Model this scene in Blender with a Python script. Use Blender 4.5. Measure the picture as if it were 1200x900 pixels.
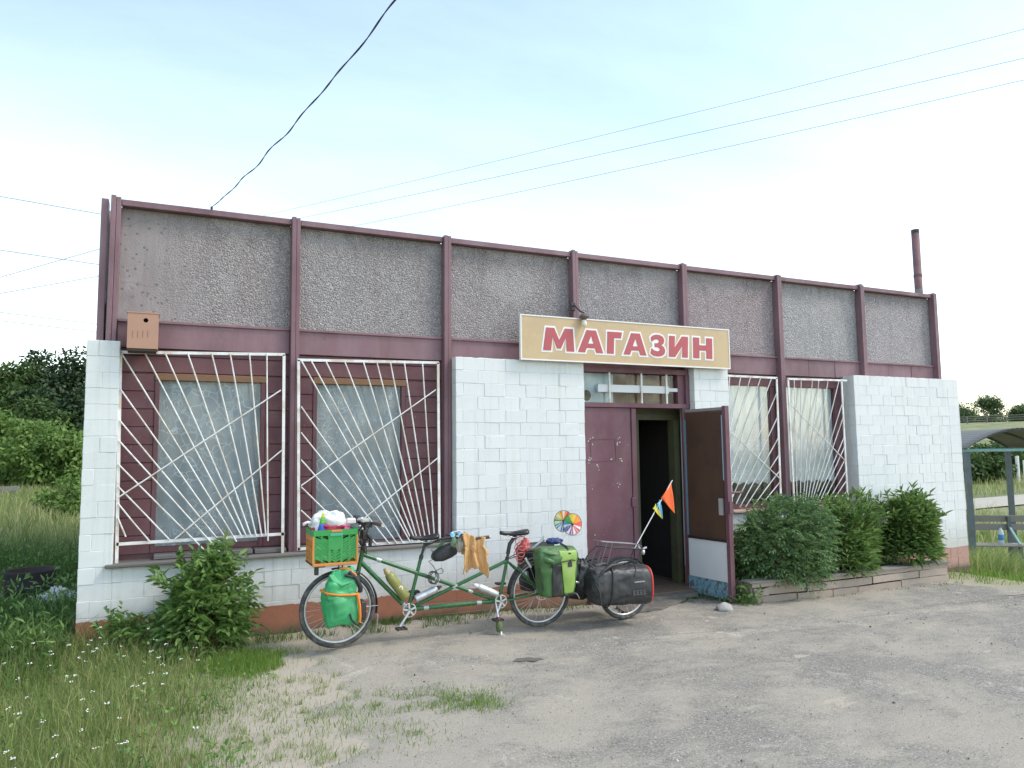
import bpy, bmesh, math, random
import numpy as np
from mathutils import Vector, Matrix
from mathutils.geometry import tessellate_polygon
from mathutils import noise as mnoise

for o in list(bpy.data.objects):
    bpy.data.objects.remove(o)
S = bpy.context.scene
C = S.collection
R = math.radians
random.seed(7)
rng = np.random.default_rng(7)

# ------------------------------------------------------------------ camera
cd = bpy.data.cameras.new('camera')
cd.sensor_width = 36.0
cd.sensor_fit = 'HORIZONTAL'
cd.lens = 868.97 / 1200 * 36
cd.clip_start = 0.05
cd.clip_end = 5000
cam = bpy.data.objects.new('camera', cd)
C.objects.link(cam)
S.camera = cam
CAM = Vector((0.48986, -7.94776, 1.72896))
yaw, pitch, roll = 0.4372146, 0.0905528, -0.0115925
fw = Vector((math.sin(yaw) * math.cos(pitch), math.cos(yaw) * math.cos(pitch), math.sin(pitch)))
ri = Vector((math.cos(yaw), -math.sin(yaw), 0))
up = ri.cross(fw)
r2 = math.cos(roll) * ri + math.sin(roll) * up
u2 = -math.sin(roll) * ri + math.cos(roll) * up
mx = Matrix((r2, u2, -fw)).transposed().to_4x4()
mx.translation = CAM
cam.matrix_world = mx

# ------------------------------------------------------------------ sky, sun, exposure
SUN_EL, SUN_AZ = R(50), R(118)          # azimuth from +y towards +x
w = bpy.data.worlds.new('World')
S.world = w
w.use_nodes = True
nt = w.node_tree
nt.nodes.clear()
out = nt.nodes.new('ShaderNodeOutputWorld')
bg = nt.nodes.new('ShaderNodeBackground')
sky = nt.nodes.new('ShaderNodeTexSky')
sky.sky_type = 'NISHITA'
sky.sun_disc = False
sky.sun_elevation = SUN_EL
sky.sun_rotation = SUN_AZ
sky.air_density = 1.3
sky.dust_density = 1.0
sky.ozone_density = 0.0
tc = nt.nodes.new('ShaderNodeTexCoord')
sep = nt.nodes.new('ShaderNodeSeparateXYZ')
nt.links.new(tc.outputs['Generated'], sep.inputs[0])


def wmath(op, a, b=None):
    n = nt.nodes.new('ShaderNodeMath')
    n.operation = op
    for i, v in enumerate((a, b)):
        if v is None:
            continue
        if isinstance(v, (int, float)):
            n.inputs[i].default_value = v
        else:
            nt.links.new(v, n.inputs[i])
    return n.outputs[0]


den = wmath('ADD', wmath('MAXIMUM', sep.outputs[2], 0.0), 0.12)
cx_ = wmath('DIVIDE', sep.outputs[0], den)
cy_ = wmath('DIVIDE', sep.outputs[1], den)
comb = nt.nodes.new('ShaderNodeCombineXYZ')
nt.links.new(cx_, comb.inputs[0])
nt.links.new(cy_, comb.inputs[1])
mp = nt.nodes.new('ShaderNodeMapping')
mp.inputs['Scale'].default_value = (0.45, 1.25, 1)
mp.inputs['Rotation'].default_value = (0, 0, R(20))
mp.inputs['Location'].default_value = (7, 3, 0)
nt.links.new(comb.outputs[0], mp.inputs[0])
nz = nt.nodes.new('ShaderNodeTexNoise')
nz.inputs['Scale'].default_value = 0.6
nz.inputs['Detail'].default_value = 9
nz.inputs['Roughness'].default_value = 0.62
nz.inputs['Distortion'].default_value = 0.25
nt.links.new(mp.outputs[0], nz.inputs['Vector'])
cr = nt.nodes.new('ShaderNodeValToRGB')
cr.color_ramp.elements[0].position = 0.34
cr.color_ramp.elements[0].color = (0.0, 0.0, 0.0, 1)
cr.color_ramp.elements[1].position = 0.80
cr.color_ramp.elements[1].color = (0.66, 0.66, 0.66, 1)
nt.links.new(nz.outputs['Fac'], cr.inputs[0])
hz = wmath('SUBTRACT', 1.0, wmath('MAXIMUM', sep.outputs[2], 0.0))
hz2 = wmath('MULTIPLY', hz, hz)
veil = wmath('ADD', wmath('MULTIPLY', cr.outputs[0], wmath('ADD', 0.35, wmath('MULTIPLY', hz2, 0.25))), wmath('ADD', 0.025, wmath('MULTIPLY', wmath('MULTIPLY', hz2, hz), 0.3)))
vcol = nt.nodes.new('ShaderNodeMix')
vcol.data_type = 'RGBA'
nt.links.new(veil, vcol.inputs['Factor'])
vcol.inputs['A'].default_value = (0, 0, 0, 1)
vcol.inputs['B'].default_value = (5.4, 6.0, 5.9, 1)      # sunlit thin cloud veil
vcol.clamp_factor = False
mixc = nt.nodes.new('ShaderNodeMix')
mixc.data_type = 'RGBA'
mixc.blend_type = 'ADD'
mixc.inputs['Factor'].default_value = 1.0
nt.links.new(sky.outputs[0], mixc.inputs['A'])
nt.links.new(vcol.outputs['Result'], mixc.inputs['B'])
nt.links.new(mixc.outputs['Result'], bg.inputs['Color'])
bg.inputs['Strength'].default_value = 0.15
nt.links.new(bg.outputs[0], out.inputs['Surface'])

sd = bpy.data.lights.new('sun', 'SUN')
sd.energy = 1.3
sd.angle = R(15)
sd.color = (1.0, 0.92, 0.80)
sun = bpy.data.objects.new('sun', sd)
C.objects.link(sun)
sdir = Vector((math.sin(SUN_AZ) * math.cos(SUN_EL), math.cos(SUN_AZ) * math.cos(SUN_EL), math.sin(SUN_EL)))
sun.rotation_euler = sdir.to_track_quat('Z', 'Y').to_euler()
sun.location = (8, -8, 12)

S.view_settings.view_transform = 'Standard'
S.view_settings.look = 'None'
S.view_settings.gamma = 1
S.view_settings.use_curve_mapping = False
S.view_settings.exposure = 0.85
S.render.engine = 'CYCLES'

# ------------------------------------------------------------------ mesh helpers


class MB:
    def __init__(self):
        self.v, self.f, self.s = [], [], []

    def add(self, vs, fs, smooth=False):
        b = len(self.v)
        self.v += [tuple(p) for p in vs]
        for q in fs:
            self.f.append(tuple(i + b for i in q))
            self.s.append(smooth)
        return self

    def box(self, a, b, c=0.0, jit=0.0):
        x0, y0, z0 = a
        x1, y1, z1 = b
        if c <= 0:
            vs = [(x, y, z) for x in (x0, x1) for y in (y0, y1) for z in (z0, z1)]
            fs = [(0, 1, 3, 2), (4, 6, 7, 5), (0, 4, 5, 1), (2, 3, 7, 6), (0, 2, 6, 4), (1, 5, 7, 3)]
            return self.add(vs, fs)
        bm = bmesh.new()
        vv = [bm.verts.new((x, y, z)) for x in (x0, x1) for y in (y0, y1) for z in (z0, z1)]
        for q in [(0, 1, 3, 2), (4, 6, 7, 5), (0, 4, 5, 1), (2, 3, 7, 6), (0, 2, 6, 4), (1, 5, 7, 3)]:
            bm.faces.new([vv[i] for i in q])
        bmesh.ops.bevel(bm, geom=bm.edges[:], offset=c, segments=1, affect='EDGES', profile=0.5)
        bm.verts.index_update()
        vs = [Vector(p.co) for p in bm.verts]
        if jit:
            vs = [p + Vector((random.uniform(-jit, jit), random.uniform(-jit, jit) * 0.6, random.uniform(-jit, jit))) for p in vs]
        fs = [[p.index for p in f.verts] for f in bm.faces]
        bm.free()
        return self.add(vs, fs)

    def obox(self, cen, ax, ay, az, c=0.0):
        """box from centre and three half axes"""
        cen, ax, ay, az = map(Vector, (cen, ax, ay, az))
        m = MB().box((-1, -1, -1), (1, 1, 1))
        return self.add([cen + ax * p[0] + ay * p[1] + az * p[2] for p in m.v], m.f)

    def bar(self, a, b, wx, wy, upv=(0, 1, 0)):
        """rectangular bar a->b; wy = half size along upv, wx = half size across"""
        a, b, upv = Vector(a), Vector(b), Vector(upv)
        d = (b - a)
        t = d.normalized()
        n = (upv - t * upv.dot(t)).normalized()
        s = t.cross(n)
        return self.obox((a + b) / 2, d / 2, n * wy, s * wx)

    def tube(self, pts, r, n=8, cap=True, smooth=True):
        pts = [Vector(p) for p in pts]
        k = len(pts)
        rs = r if isinstance(r, (list, tuple)) else [r] * k
        t0 = (pts[1] - pts[0]).normalized()
        nrm = t0.orthogonal().normalized()
        vs, fs = [], []
        for i in range(k):
            t = (pts[min(i + 1, k - 1)] - pts[max(i - 1, 0)]).normalized()
            nrm = (nrm - t * nrm.dot(t))
            nrm = nrm.normalized() if nrm.length > 1e-6 else t.orthogonal().normalized()
            b = t.cross(nrm)
            for j in range(n):
                a = 2 * math.pi * j / n
                vs.append(pts[i] + (nrm * math.cos(a) + b * math.sin(a)) * rs[i])
        for i in range(k - 1):
            for j in range(n):
                fs.append((i * n + j, i * n + (j + 1) % n, (i + 1) * n + (j + 1) % n, (i + 1) * n + j))
        self.add(vs, fs, smooth)
        if cap:
            self.add([vs[j] for j in range(n)], [tuple(reversed(range(n)))])
            self.add([vs[(k - 1) * n + j] for j in range(n)], [tuple(range(n))])
        return self

    def torus(self, c, R_, r, axis=(0, 1, 0), n=48, m=10, sq=1.0):
        c, axis = Vector(c), Vector(axis).normalized()
        e1 = axis.orthogonal().normalized()
        e2 = axis.cross(e1)
        vs, fs = [], []
        for i in range(n):
            a = 2 * math.pi * i / n
            d = e1 * math.cos(a) + e2 * math.sin(a)
            for j in range(m):
                b = 2 * math.pi * j / m
                vs.append(c + d * (R_ + r * math.cos(b)) + axis * (r * sq * math.sin(b)))
        for i in range(n):
            for j in range(m):
                fs.append((i * m + j, ((i + 1) % n) * m + j, ((i + 1) % n) * m + (j + 1) % m, i * m + (j + 1) % m))
        return self.add(vs, fs, True)

    def lathe(self, prof, c, axis=(0, 0, 1), n=20, smooth=True):
        """prof = [(r, h)], revolved round axis through c"""
        c, axis = Vector(c), Vector(axis).normalized()
        e1 = axis.orthogonal().normalized()
        e2 = axis.cross(e1)
        vs, fs = [], []
        for (r, h) in prof:
            for j in range(n):
                a = 2 * math.pi * j / n
                vs.append(c + axis * h + (e1 * math.cos(a) + e2 * math.sin(a)) * max(r, 1e-4))
        for i in range(len(prof) - 1):
            for j in range(n):
                fs.append((i * n + j, i * n + (j + 1) % n, (i + 1) * n + (j + 1) % n, (i + 1) * n + j))
        return self.add(vs, fs, smooth)

    def loft(self, rings, smooth=True, cap=True):
        n = len(rings[0])
        vs = [p for r in rings for p in r]
        fs = []
        for i in range(len(rings) - 1):
            for j in range(n):
                fs.append((i * n + j, i * n + (j + 1) % n, (i + 1) * n + (j + 1) % n, (i + 1) * n + j))
        if cap:
            fs.append(tuple(reversed(range(n))))
            fs.append(tuple((len(rings) - 1) * n + j for j in range(n)))
        return self.add(vs, fs, smooth)

    def grid(self, fn, nu, nv, smooth=True):
        vs = [fn(i / nu, j / nv) for i in range(nu + 1) for j in range(nv + 1)]
        fs = [(i * (nv + 1) + j, (i + 1) * (nv + 1) + j, (i + 1) * (nv + 1) + j + 1, i * (nv + 1) + j + 1)
              for i in range(nu) for j in range(nv)]
        return self.add(vs, fs, smooth)

    def prism(self, loops, fr, d0, d1):
        """loops of 2-D points (first outer, then holes), fr(u,v,d) -> 3-D"""
        flat = [p for l in loops for p in l]
        tris = tessellate_polygon([[Vector((p[0], p[1], 0)) for p in l] for l in loops])
        n = len(flat)
        vs = [fr(u, v, d0) for u, v in flat] + [fr(u, v, d1) for u, v in flat]
        fs = [tuple(t) for t in tris] + [tuple(i + n for i in reversed(t)) for t in tris]
        b = 0
        for l in loops:
            k = len(l)
            for i in range(k):
                fs.append((b + i, b + (i + 1) % k, n + b + (i + 1) % k, n + b + i))
            b += k
        return self.add(vs, fs)

    def build(self, name, mat, parent=None):
        me = bpy.data.meshes.new(name)
        me.from_pydata(self.v, [], self.f)
        me.polygons.foreach_set('use_smooth', self.s)
        bm = bmesh.new()
        bm.from_mesh(me)
        bmesh.ops.recalc_face_normals(bm, faces=bm.faces[:])
        bm.to_mesh(me)
        bm.free()
        me.materials.append(mat)
        o = bpy.data.objects.new(name, me)
        C.objects.link(o)
        if parent is not None:
            o.parent = parent
        return o


def crumple(m, amp, sc, seed=0, stretch=(1, 1, 1), ridge=True):
    """push the points of a soft thing in and out along sharp-ish creases"""
    off = Vector((seed * 3.7, seed * 1.3, seed * 2.1))
    st = Vector(stretch)
    cen = sum((Vector(p) for p in m.v), Vector()) / len(m.v)
    out_ = []
    for p in m.v:
        p = Vector(p)
        q_ = Vector((p.x * st.x, p.y * st.y, p.z * st.z)) * sc + off
        n1 = mnoise.noise(q_)
        n2 = mnoise.noise(q_ * 2.3 + Vector((5, 1, 2)))
        k = (abs(n1) * 1.6 - 0.4 + (abs(n2) - 0.25) * 0.8) if ridge else n1 + 0.5 * n2
        d = (p - cen).normalized()
        out_.append(tuple(p + d * amp * k))
    m.v = out_
    return m


def dense(prof, n):
    """resample a profile given as rows of numbers"""
    a = np.array(prof, float)
    t = np.linspace(0, len(a) - 1, n)
    return [tuple(np.interp(t_, range(len(a)), a[:, c]) for c in range(a.shape[1])) for t_ in t]


def raw(name, verts, faces_flat, sizes, mat, parent=None, smooth=False):
    """fast numpy mesh: verts (n,3), faces_flat index array, sizes = loop totals"""
    me = bpy.data.meshes.new(name)
    nf = len(sizes)
    me.vertices.add(len(verts))
    me.vertices.foreach_set('co', np.asarray(verts, np.float32).ravel())
    me.loops.add(len(faces_flat))
    me.loops.foreach_set('vertex_index', np.asarray(faces_flat, np.int32))
    me.polygons.add(nf)
    st = np.zeros(nf, np.int32)
    st[1:] = np.cumsum(sizes)[:-1]
    me.polygons.foreach_set('loop_start', st)
    me.polygons.foreach_set('loop_total', np.asarray(sizes, np.int32))
    if smooth:
        me.polygons.foreach_set('use_smooth', np.ones(nf, bool))
    me.update(calc_edges=True)
    me.materials.append(mat)
    o = bpy.data.objects.new(name, me)
    C.objects.link(o)
    if parent is not None:
        o.parent = parent
    return o


def tag(o, label=None, cat=None, group=None, kind=None):
    if label:
        o['label'] = label
    if cat:
        o['category'] = cat
    if group:
        o['group'] = group
    if kind:
        o['kind'] = kind
    return o


def thing(name, label, cat, group=None):
    o = bpy.data.objects.new(name, None)
    o.empty_display_size = 0.1
    C.objects.link(o)
    return tag(o, label, cat, group)


def inst(src, name, parent, loc, rot=None):
    o = bpy.data.objects.new(name, src)
    C.objects.link(o)
    o.parent = parent
    o.location = loc
    if rot:
        o.rotation_euler = rot
    return o


# ------------------------------------------------------------------ material helpers


class Mat:
    def __init__(self, name, rough=0.6, metal=0.0):
        self.m = bpy.data.materials.new(name)
        self.m.use_nodes = True
        self.t = self.m.node_tree
        self.b = self.t.nodes['Principled BSDF']
        self.b.inputs['Roughness'].default_value = rough
        self.b.inputs['Metallic'].default_value = metal
        g = self.t.nodes.new('ShaderNodeNewGeometry')
        self.pos = g.outputs['Position']
        self.isl = g.outputs['Random Per Island']
        self.geo = g

    def node(self, ty, **kw):
        n = self.t.nodes.new(ty)
        for k, v in kw.items():
            if k in n.inputs:
                self.put(n.inputs[k], v)
            else:
                setattr(n, k, v)
        return n

    def put(self, sock, v):
        if hasattr(v, 'is_output') or isinstance(v, bpy.types.NodeSocket):
            self.t.links.new(v, sock)
        elif isinstance(v, tuple) and len(v) == 3 and sock.type == 'RGBA':
            sock.default_value = (*v, 1)
        else:
            sock.default_value = v

    def noise(self, scale, detail=4, rough=0.55, dist=0.0, vec=None, stretch=None):
        v = vec or self.pos
        if stretch:
            mpn = self.node('ShaderNodeMapping', Vector=v, Scale=stretch)
            v = mpn.outputs[0]
        n = self.node('ShaderNodeTexNoise', Vector=v, Scale=scale, Detail=detail, Roughness=rough, Distortion=dist)
        return n.outputs['Fac']

    def vor(self, scale, feature='F1', vec=None, out='Distance', rnd=1.0):
        n = self.node('ShaderNodeTexVoronoi', Vector=vec or self.pos, Scale=scale, Randomness=rnd)
        n.feature = feature
        return n.outputs[out]

    def ramp(self, fac, *stops):
        n = self.t.nodes.new('ShaderNodeValToRGB')
        el = n.color_ramp.elements
        while len(el) < len(stops):
            el.new(0.5)
        for e, (p, c) in zip(el, stops):
            e.position = p
            e.color = (c, c, c, 1) if isinstance(c, (int, float)) else (*c, 1)
        self.t.links.new(fac, n.inputs[0])
        return n.outputs[0]

    def mix(self, fac, a, b, blend='MIX'):
        n = self.t.nodes.new('ShaderNodeMix')
        n.data_type = 'RGBA'
        n.blend_type = blend
        self.put(n.inputs['Factor'], fac)
        self.put(n.inputs['A'], a)
        self.put(n.inputs['B'], b)
        return n.outputs['Result']

    def math(self, op, a, b=None):
        n = self.t.nodes.new('ShaderNodeMath')
        n.operation = op
        self.put(n.inputs[0], a)
        if b is not None:
            self.put(n.inputs[1], b)
        return n.outputs[0]

    def bump(self, h, strength=0.3, dist=0.01):
        n = self.node('ShaderNodeBump', Height=h, Strength=strength, Distance=dist)
        self.t.links.new(n.outputs[0], self.b.inputs['Normal'])

    def color(self, c):
        self.put(self.b.inputs['Base Color'], c)

    def rough(self, r):
        self.put(self.b.inputs['Roughness'], r)


def simple(name, c, rough=0.6, metal=0.0, var=0.18, scale=14.0, bump=0.12, bscale=90.0, dirt=None):
    m = Mat(name, rough, metal)
    lo = tuple(x * (1 - var) for x in c)
    hi = tuple(min(1, x * (1 + var)) for x in c)
    col = m.mix(m.noise(scale, 5), lo, hi)
    if dirt:
        dc, amt = dirt
        col = m.mix(m.math('MULTIPLY', m.ramp(m.noise(scale * 0.6, 6, 0.65), (0.47, 0.0), (0.60, 1.0)), amt), col, dc)
    m.color(col)
    rg = m.node('ShaderNodeMapRange', Value=m.noise(scale * 2, 3))
    rg.inputs['To Min'].default_value = max(0.03, rough - 0.1)
    rg.inputs['To Max'].default_value = min(1, rough + 0.12)
    m.rough(rg.outputs[0])
    if bump:
        m.bump(m.noise(bscale, 3), bump, 0.004)
    return m.m


def leafmat(name, c1, c2, trans=0.3, rough=0.5, hue=None):
    m = Mat(name, rough)
    big = m.noise(1.6, 3)
    f = m.math('ADD', m.math('MULTIPLY', m.isl, 0.75), m.math('MULTIPLY', big, 0.35))
    col = m.ramp(f, (0.05, c1), (0.95, c2)) if not hue else m.ramp(f, (0.05, c1), (0.70, c2), (0.95, hue))
    m.color(col)
    m.b.inputs['Specular IOR Level'].default_value = 0.35
    tr = m.node('ShaderNodeBsdfTranslucent', Color=col)
    mixs = m.node('ShaderNodeMixShader')
    mixs.inputs[0].default_value = trans
    m.t.links.new(m.b.outputs[0], mixs.inputs[1])
    m.t.links.new(tr.outputs[0], mixs.inputs[2])
    m.t.links.new(mixs.outputs[0], m.t.nodes['Material Output'].inputs['Surface'])
    return m.m


# ---- painted brickwork: white paint above, red-brown plinth paint below an uneven line
def brickmat():
    m = Mat('painted_brick', 0.75)
    oi = m.node('ShaderNodeObjectInfo')
    n1 = m.noise(3.0, 5)
    n2 = m.noise(28, 5, 0.7)
    white = m.mix(n1, (0.73, 0.745, 0.735), (0.66, 0.68, 0.67))
    white = m.mix(m.math('MULTIPLY', oi.outputs['Random'], 0.45), white, (0.62, 0.65, 0.65))
    grime = m.ramp(m.noise(7, 8, 0.75), (0.55, 0.0), (0.78, 0.45))
    white = m.mix(grime, white, (0.50, 0.50, 0.47))
    drip = m.ramp(m.noise(6, 6, 0.6, stretch=(3.0, 1, 0.10)), (0.52, 0.0), (0.76, 0.42))
    white = m.mix(drip, white, (0.47, 0.46, 0.41))
    chip = m.ramp(m.noise(19, 6, 0.7), (0.70, 0.0), (0.72, 0.85))
    white = m.mix(chip, white, (0.42, 0.38, 0.35))
    sp = m.node('ShaderNodeSeparateXYZ', Vector=m.pos)
    x, z = sp.outputs[0], sp.outputs[2]
    sz = m.node('ShaderNodeMapRange', Value=m.math('ADD', z, m.math('MULTIPLY', m.noise(3.5, 7, 0.7), -0.7)))
    sz.inputs['From Min'].default_value = 0.25
    sz.inputs['From Max'].default_value = -0.15
    white = m.mix(m.math('MULTIPLY', sz.outputs[0], 0.55), white, (0.40, 0.37, 0.32))
    red = m.mix(n2, (0.36, 0.145, 0.085), (0.29, 0.115, 0.07))
    pink = m.mix(n2, (0.50, 0.30, 0.24), (0.36, 0.21, 0.17))
    xr = m.node('ShaderNodeMapRange', Value=x)
    xr.inputs['From Min'].default_value = 3.5
    xr.inputs['From Max'].default_value = 9.0
    red = m.mix(xr.outputs[0], red, pink)
    red = m.mix(m.ramp(m.noise(9, 7, 0.7), (0.52, 0.0), (0.8, 0.6)), red, (0.17, 0.10, 0.075))
    # mud splash near the soil
    zz = m.math('ADD', z, m.math('MULTIPLY', x, 0.0173))
    zr = m.node('ShaderNodeMapRange', Value=m.math('ADD', zz, m.math('MULTIPLY', m.noise(5, 5), -0.16)))
    zr.inputs['From Min'].default_value = 0.06
    zr.inputs['From Max'].default_value = -0.07
    red = m.mix(zr.outputs[0], red, (0.11, 0.085, 0.06))
    lim = m.math('ADD', m.math('SUBTRACT', 0.262, m.math('MULTIPLY', x, 0.008)),
                 m.math('MULTIPLY', m.math('SUBTRACT', m.noise(6, 6, 0.65), 0.5), 0.09))
    below = m.math('LESS_THAN', z, lim)
    m.color(m.mix(below, white, red))
    m.bump(m.math('ADD', m.math('MULTIPLY', n2, 0.7), m.noise(120, 3)), 0.35, 0.004)
    return m.m


def burgundy(name, c, chalk=0.35, streak=True):
    m = Mat(name, 0.55)
    lo = tuple(v * 0.75 for v in c)
    hi = tuple(v * 1.2 for v in c)
    col = m.mix(m.noise(4, 6, 0.6), lo, hi)
    ch = m.ramp(m.noise(3.2, 7, 0.66, stretch=(1, 1, 0.25) if streak else None), (0.42, 0.0), (0.75, chalk))
    col = m.mix(ch, col, (0.34, 0.25, 0.27))
    fade = m.ramp(m.noise(0.9, 6, 0.62), (0.42, 0.0), (0.66, 0.55))
    col = m.mix(fade, col, tuple(min(1, v * 1.55 + 0.03) for v in c))
    rust = m.ramp(m.noise(4.5, 7, 0.7, stretch=(2.2, 2.2, 0.22)), (0.58, 0.0), (0.72, 0.65))
    col = m.mix(rust, col, (0.16, 0.075, 0.05))
    dk = m.ramp(m.noise(11, 6, 0.7), (0.60, 0.0), (0.78, 0.5))
    col = m.mix(dk, col, (0.06, 0.035, 0.035))
    chip = m.ramp(m.noise(34, 4, 0.6), (0.70, 0.0), (0.72, 0.75))
    col = m.mix(chip, col, (0.36, 0.33, 0.31))
    m.color(col)
    m.rough(m.ramp(m.noise(8, 3), (0.3, 0.42), (0.7, 0.72)))
    m.bump(m.noise(60, 5, 0.6), 0.2, 0.004)
    return m.m


def pebblemat():
    m = Mat('pebble_dash', 0.9)
    oi = m.node('ShaderNodeObjectInfo')
    cells = m.vor(92, out='Color')
    sepc = m.node('ShaderNodeSeparateColor', Color=cells)
    f = sepc.outputs[0]
    col = m.ramp(f, (0.0, (0.20, 0.195, 0.193)), (0.35, (0.325, 0.32, 0.315)), (0.7, (0.41, 0.405, 0.40)), (1.0, (0.60, 0.595, 0.59)))
    edge = m.ramp(m.vor(92, 'DISTANCE_TO_EDGE'), (0.02, 0.0), (0.12, 1.0))
    col = m.mix(edge, (0.21, 0.20, 0.20), col)
    col = m.mix(m.ramp(m.noise(2.2, 6, 0.6), (0.35, 0.0), (0.7, 0.35)), col, (0.26, 0.235, 0.23))
    # the first panel has lost its chippings on the left: bare render with dark pits
    sp = m.node('ShaderNodeSeparateXYZ', Vector=m.pos)
    bare = m.node('ShaderNodeMapRange', Value=m.math('ADD', sp.outputs[0], m.math('MULTIPLY', m.noise(3, 5), 0.55)))
    bare.inputs['From Min'].default_value = 1.25
    bare.inputs['From Max'].default_value = 0.55
    pits = m.ramp(m.vor(17, rnd=1.0), (0.17, 1.0), (0.25, 0.0))
    pits2 = m.ramp(m.vor(38, rnd=1.0), (0.10, 0.7), (0.16, 0.0))
    pits = m.math('MULTIPLY', m.math('MAXIMUM', pits, pits2), m.ramp(m.noise(5, 4), (0.34, 0.0), (0.44, 1.0)))
    bc = m.mix(m.noise(5, 6), (0.27, 0.255, 0.25), (0.345, 0.33, 0.325))
    bc = m.mix(m.math('MULTIPLY', pits, m.noise(13, 3)), bc, (0.03, 0.028, 0.028))
    col = m.mix(bare.outputs[0], col, bc)
    col = m.mix(1.0, col, oi.outputs['Color'], 'MULTIPLY')
    streak = m.ramp(m.noise(5, 6, 0.65, stretch=(1.6, 1, 0.16)), (0.5, 0.0), (0.8, 0.5))
    col = m.mix(streak, col, (0.17, 0.12, 0.125))
    zr = m.node('ShaderNodeMapRange', Value=m.math('ADD', sp.outputs[2], m.math('MULTIPLY', m.noise(4, 6, 0.65, stretch=(2.5, 1, 0.3)), 0.7)))
    zr.inputs['From Min'].default_value = 4.15
    zr.inputs['From Max'].default_value = 4.55
    col = m.mix(m.math('MULTIPLY', zr.outputs[0], 0.6), col, (0.13, 0.115, 0.11))
    patch = m.ramp(m.noise(1.3, 5, 0.6, 0.4), (0.52, 0.0), (0.60, 0.4))
    col = m.mix(patch, col, (0.40, 0.37, 0.365))
    crk = m.ramp(m.vor(1.1, 'DISTANCE_TO_EDGE', vec=m.mix(0.12, m.pos, m.node('ShaderNodeTexNoise', Vector=m.pos, Scale=5.0).outputs['Color'], 'ADD')), (0.002, 0.22), (0.006, 0.0))
    col = m.mix(crk, col, (0.08, 0.07, 0.07))
    m.color(col)
    h = m.math('MULTIPLY', m.math('SUBTRACT', 1.0, m.vor(60)), m.math('SUBTRACT', 1.15, bare.outputs[0]))
    m.bump(h, 0.9, 0.012)
    return m.m


def yardmat():
    m = Mat('worn_asphalt', 0.93)
    sp = m.node('ShaderNodeSeparateXYZ', Vector=m.pos)
    x, y = sp.outputs[0], sp.outputs[1]
    grit = m.vor(110, out='Color')
    g = m.node('ShaderNodeSeparateColor', Color=grit).outputs[0]
    asph = m.ramp(g, (0.0, (0.16, 0.147, 0.122)), (0.3, (0.235, 0.216, 0.182)), (0.75, (0.285, 0.264, 0.225)), (0.95, (0.36, 0.335, 0.288)), (1.0, (0.50, 0.47, 0.415)))
    sand = m.mix(m.noise(40, 5, 0.7), (0.36, 0.318, 0.25), (0.47, 0.42, 0.338))
    big = m.noise(0.75, 9, 0.66, 0.35)
    mid = m.noise(3.2, 9, 0.72, 0.3, stretch=(0.8, 1.5, 1))
    f = m.math('ADD', m.math('MULTIPLY', big, 0.62), m.math('MULTIPLY', mid, 0.38))
    # more blown sand near the grass on the left
    xr = m.node('ShaderNodeMapRange', Value=x)
    xr.inputs['From Min'].default_value = 3.4
    xr.inputs['From Max'].default_value = 1.2
    f = m.math('ADD', f, m.math('MULTIPLY', xr.outputs[0], 0.13))
    col = m.mix(m.ramp(f, (0.46, 0.0), (0.57, 0.72)), asph, sand)
    pale = m.ramp(m.noise(2.1, 9, 0.72, 0.8), (0.60, 0.0), (0.70, 0.75))
    col = m.mix(pale, col, (0.56, 0.51, 0.425))
    dark = m.ramp(m.noise(1.7, 8, 0.7, 0.5, vec=m.node('ShaderNodeMapping', Vector=m.pos, Location=(7, 3, 0)).outputs[0]), (0.60, 0.0), (0.74, 0.3))
    col = m.mix(dark, col, (0.18, 0.17, 0.15))
    speck = m.ramp(m.vor(36), (0.13, 1.0), (0.19, 0.0))
    speck = m.math('MULTIPLY', speck, m.ramp(m.noise(6, 3), (0.44, 0.0), (0.52, 0.85)))
    col = m.mix(speck, col, (0.11, 0.105, 0.095))
    m.color(col)
    h = m.math('ADD', m.math('MULTIPLY', g, 0.35), m.math('ADD', m.noise(70, 5, 0.7), m.math('MULTIPLY', mid, 1.4)))
    m.bump(h, 0.7, 0.014)
    return m.m


def soilmat():
    m = Mat('grassy_soil', 0.95)
    n = m.noise(0.35, 7, 0.6)
    n2 = m.noise(9, 6, 0.7)
    green = m.mix(n2, (0.10, 0.13, 0.035), (0.17, 0.20, 0.07))
    dry = m.mix(n2, (0.24, 0.22, 0.10), (0.34, 0.31, 0.16))
    col = m.mix(m.ramp(n, (0.42, 0.0), (0.62, 0.85)), green, dry)
    # trodden earth round the yard's left border
    sp = m.node('ShaderNodeSeparateXYZ', Vector=m.pos)
    x, y = sp.outputs[0], sp.outputs[1]
    a = m.node('ShaderNodeMapRange', Value=m.math('ADD', x, m.math('MULTIPLY', m.noise(2.5, 6), 1.3)))
    a.inputs['From Min'].default_value = 0.9
    a.inputs['From Max'].default_value = 1.7
    b = m.node('ShaderNodeMapRange', Value=y)
    b.inputs['From Min'].default_value = 0.0
    b.inputs['From Max'].default_value = -0.6
    e = m.node('ShaderNodeMapRange', Value=x)
    e.inputs['From Min'].default_value = 12.0
    e.inputs['From Max'].default_value = 10.0
    earth = m.mix(m.noise(30, 5, 0.7), (0.36, 0.31, 0.24), (0.48, 0.42, 0.335))
    fac = m.math('MULTIPLY', m.math('MULTIPLY', a.outputs[0], b.outputs[0]), e.outputs[0])
    col = m.mix(fac, col, earth)
    m.color(col)
    m.bump(m.noise(25, 6, 0.7), 0.6, 0.03)
    return m.m


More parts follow.
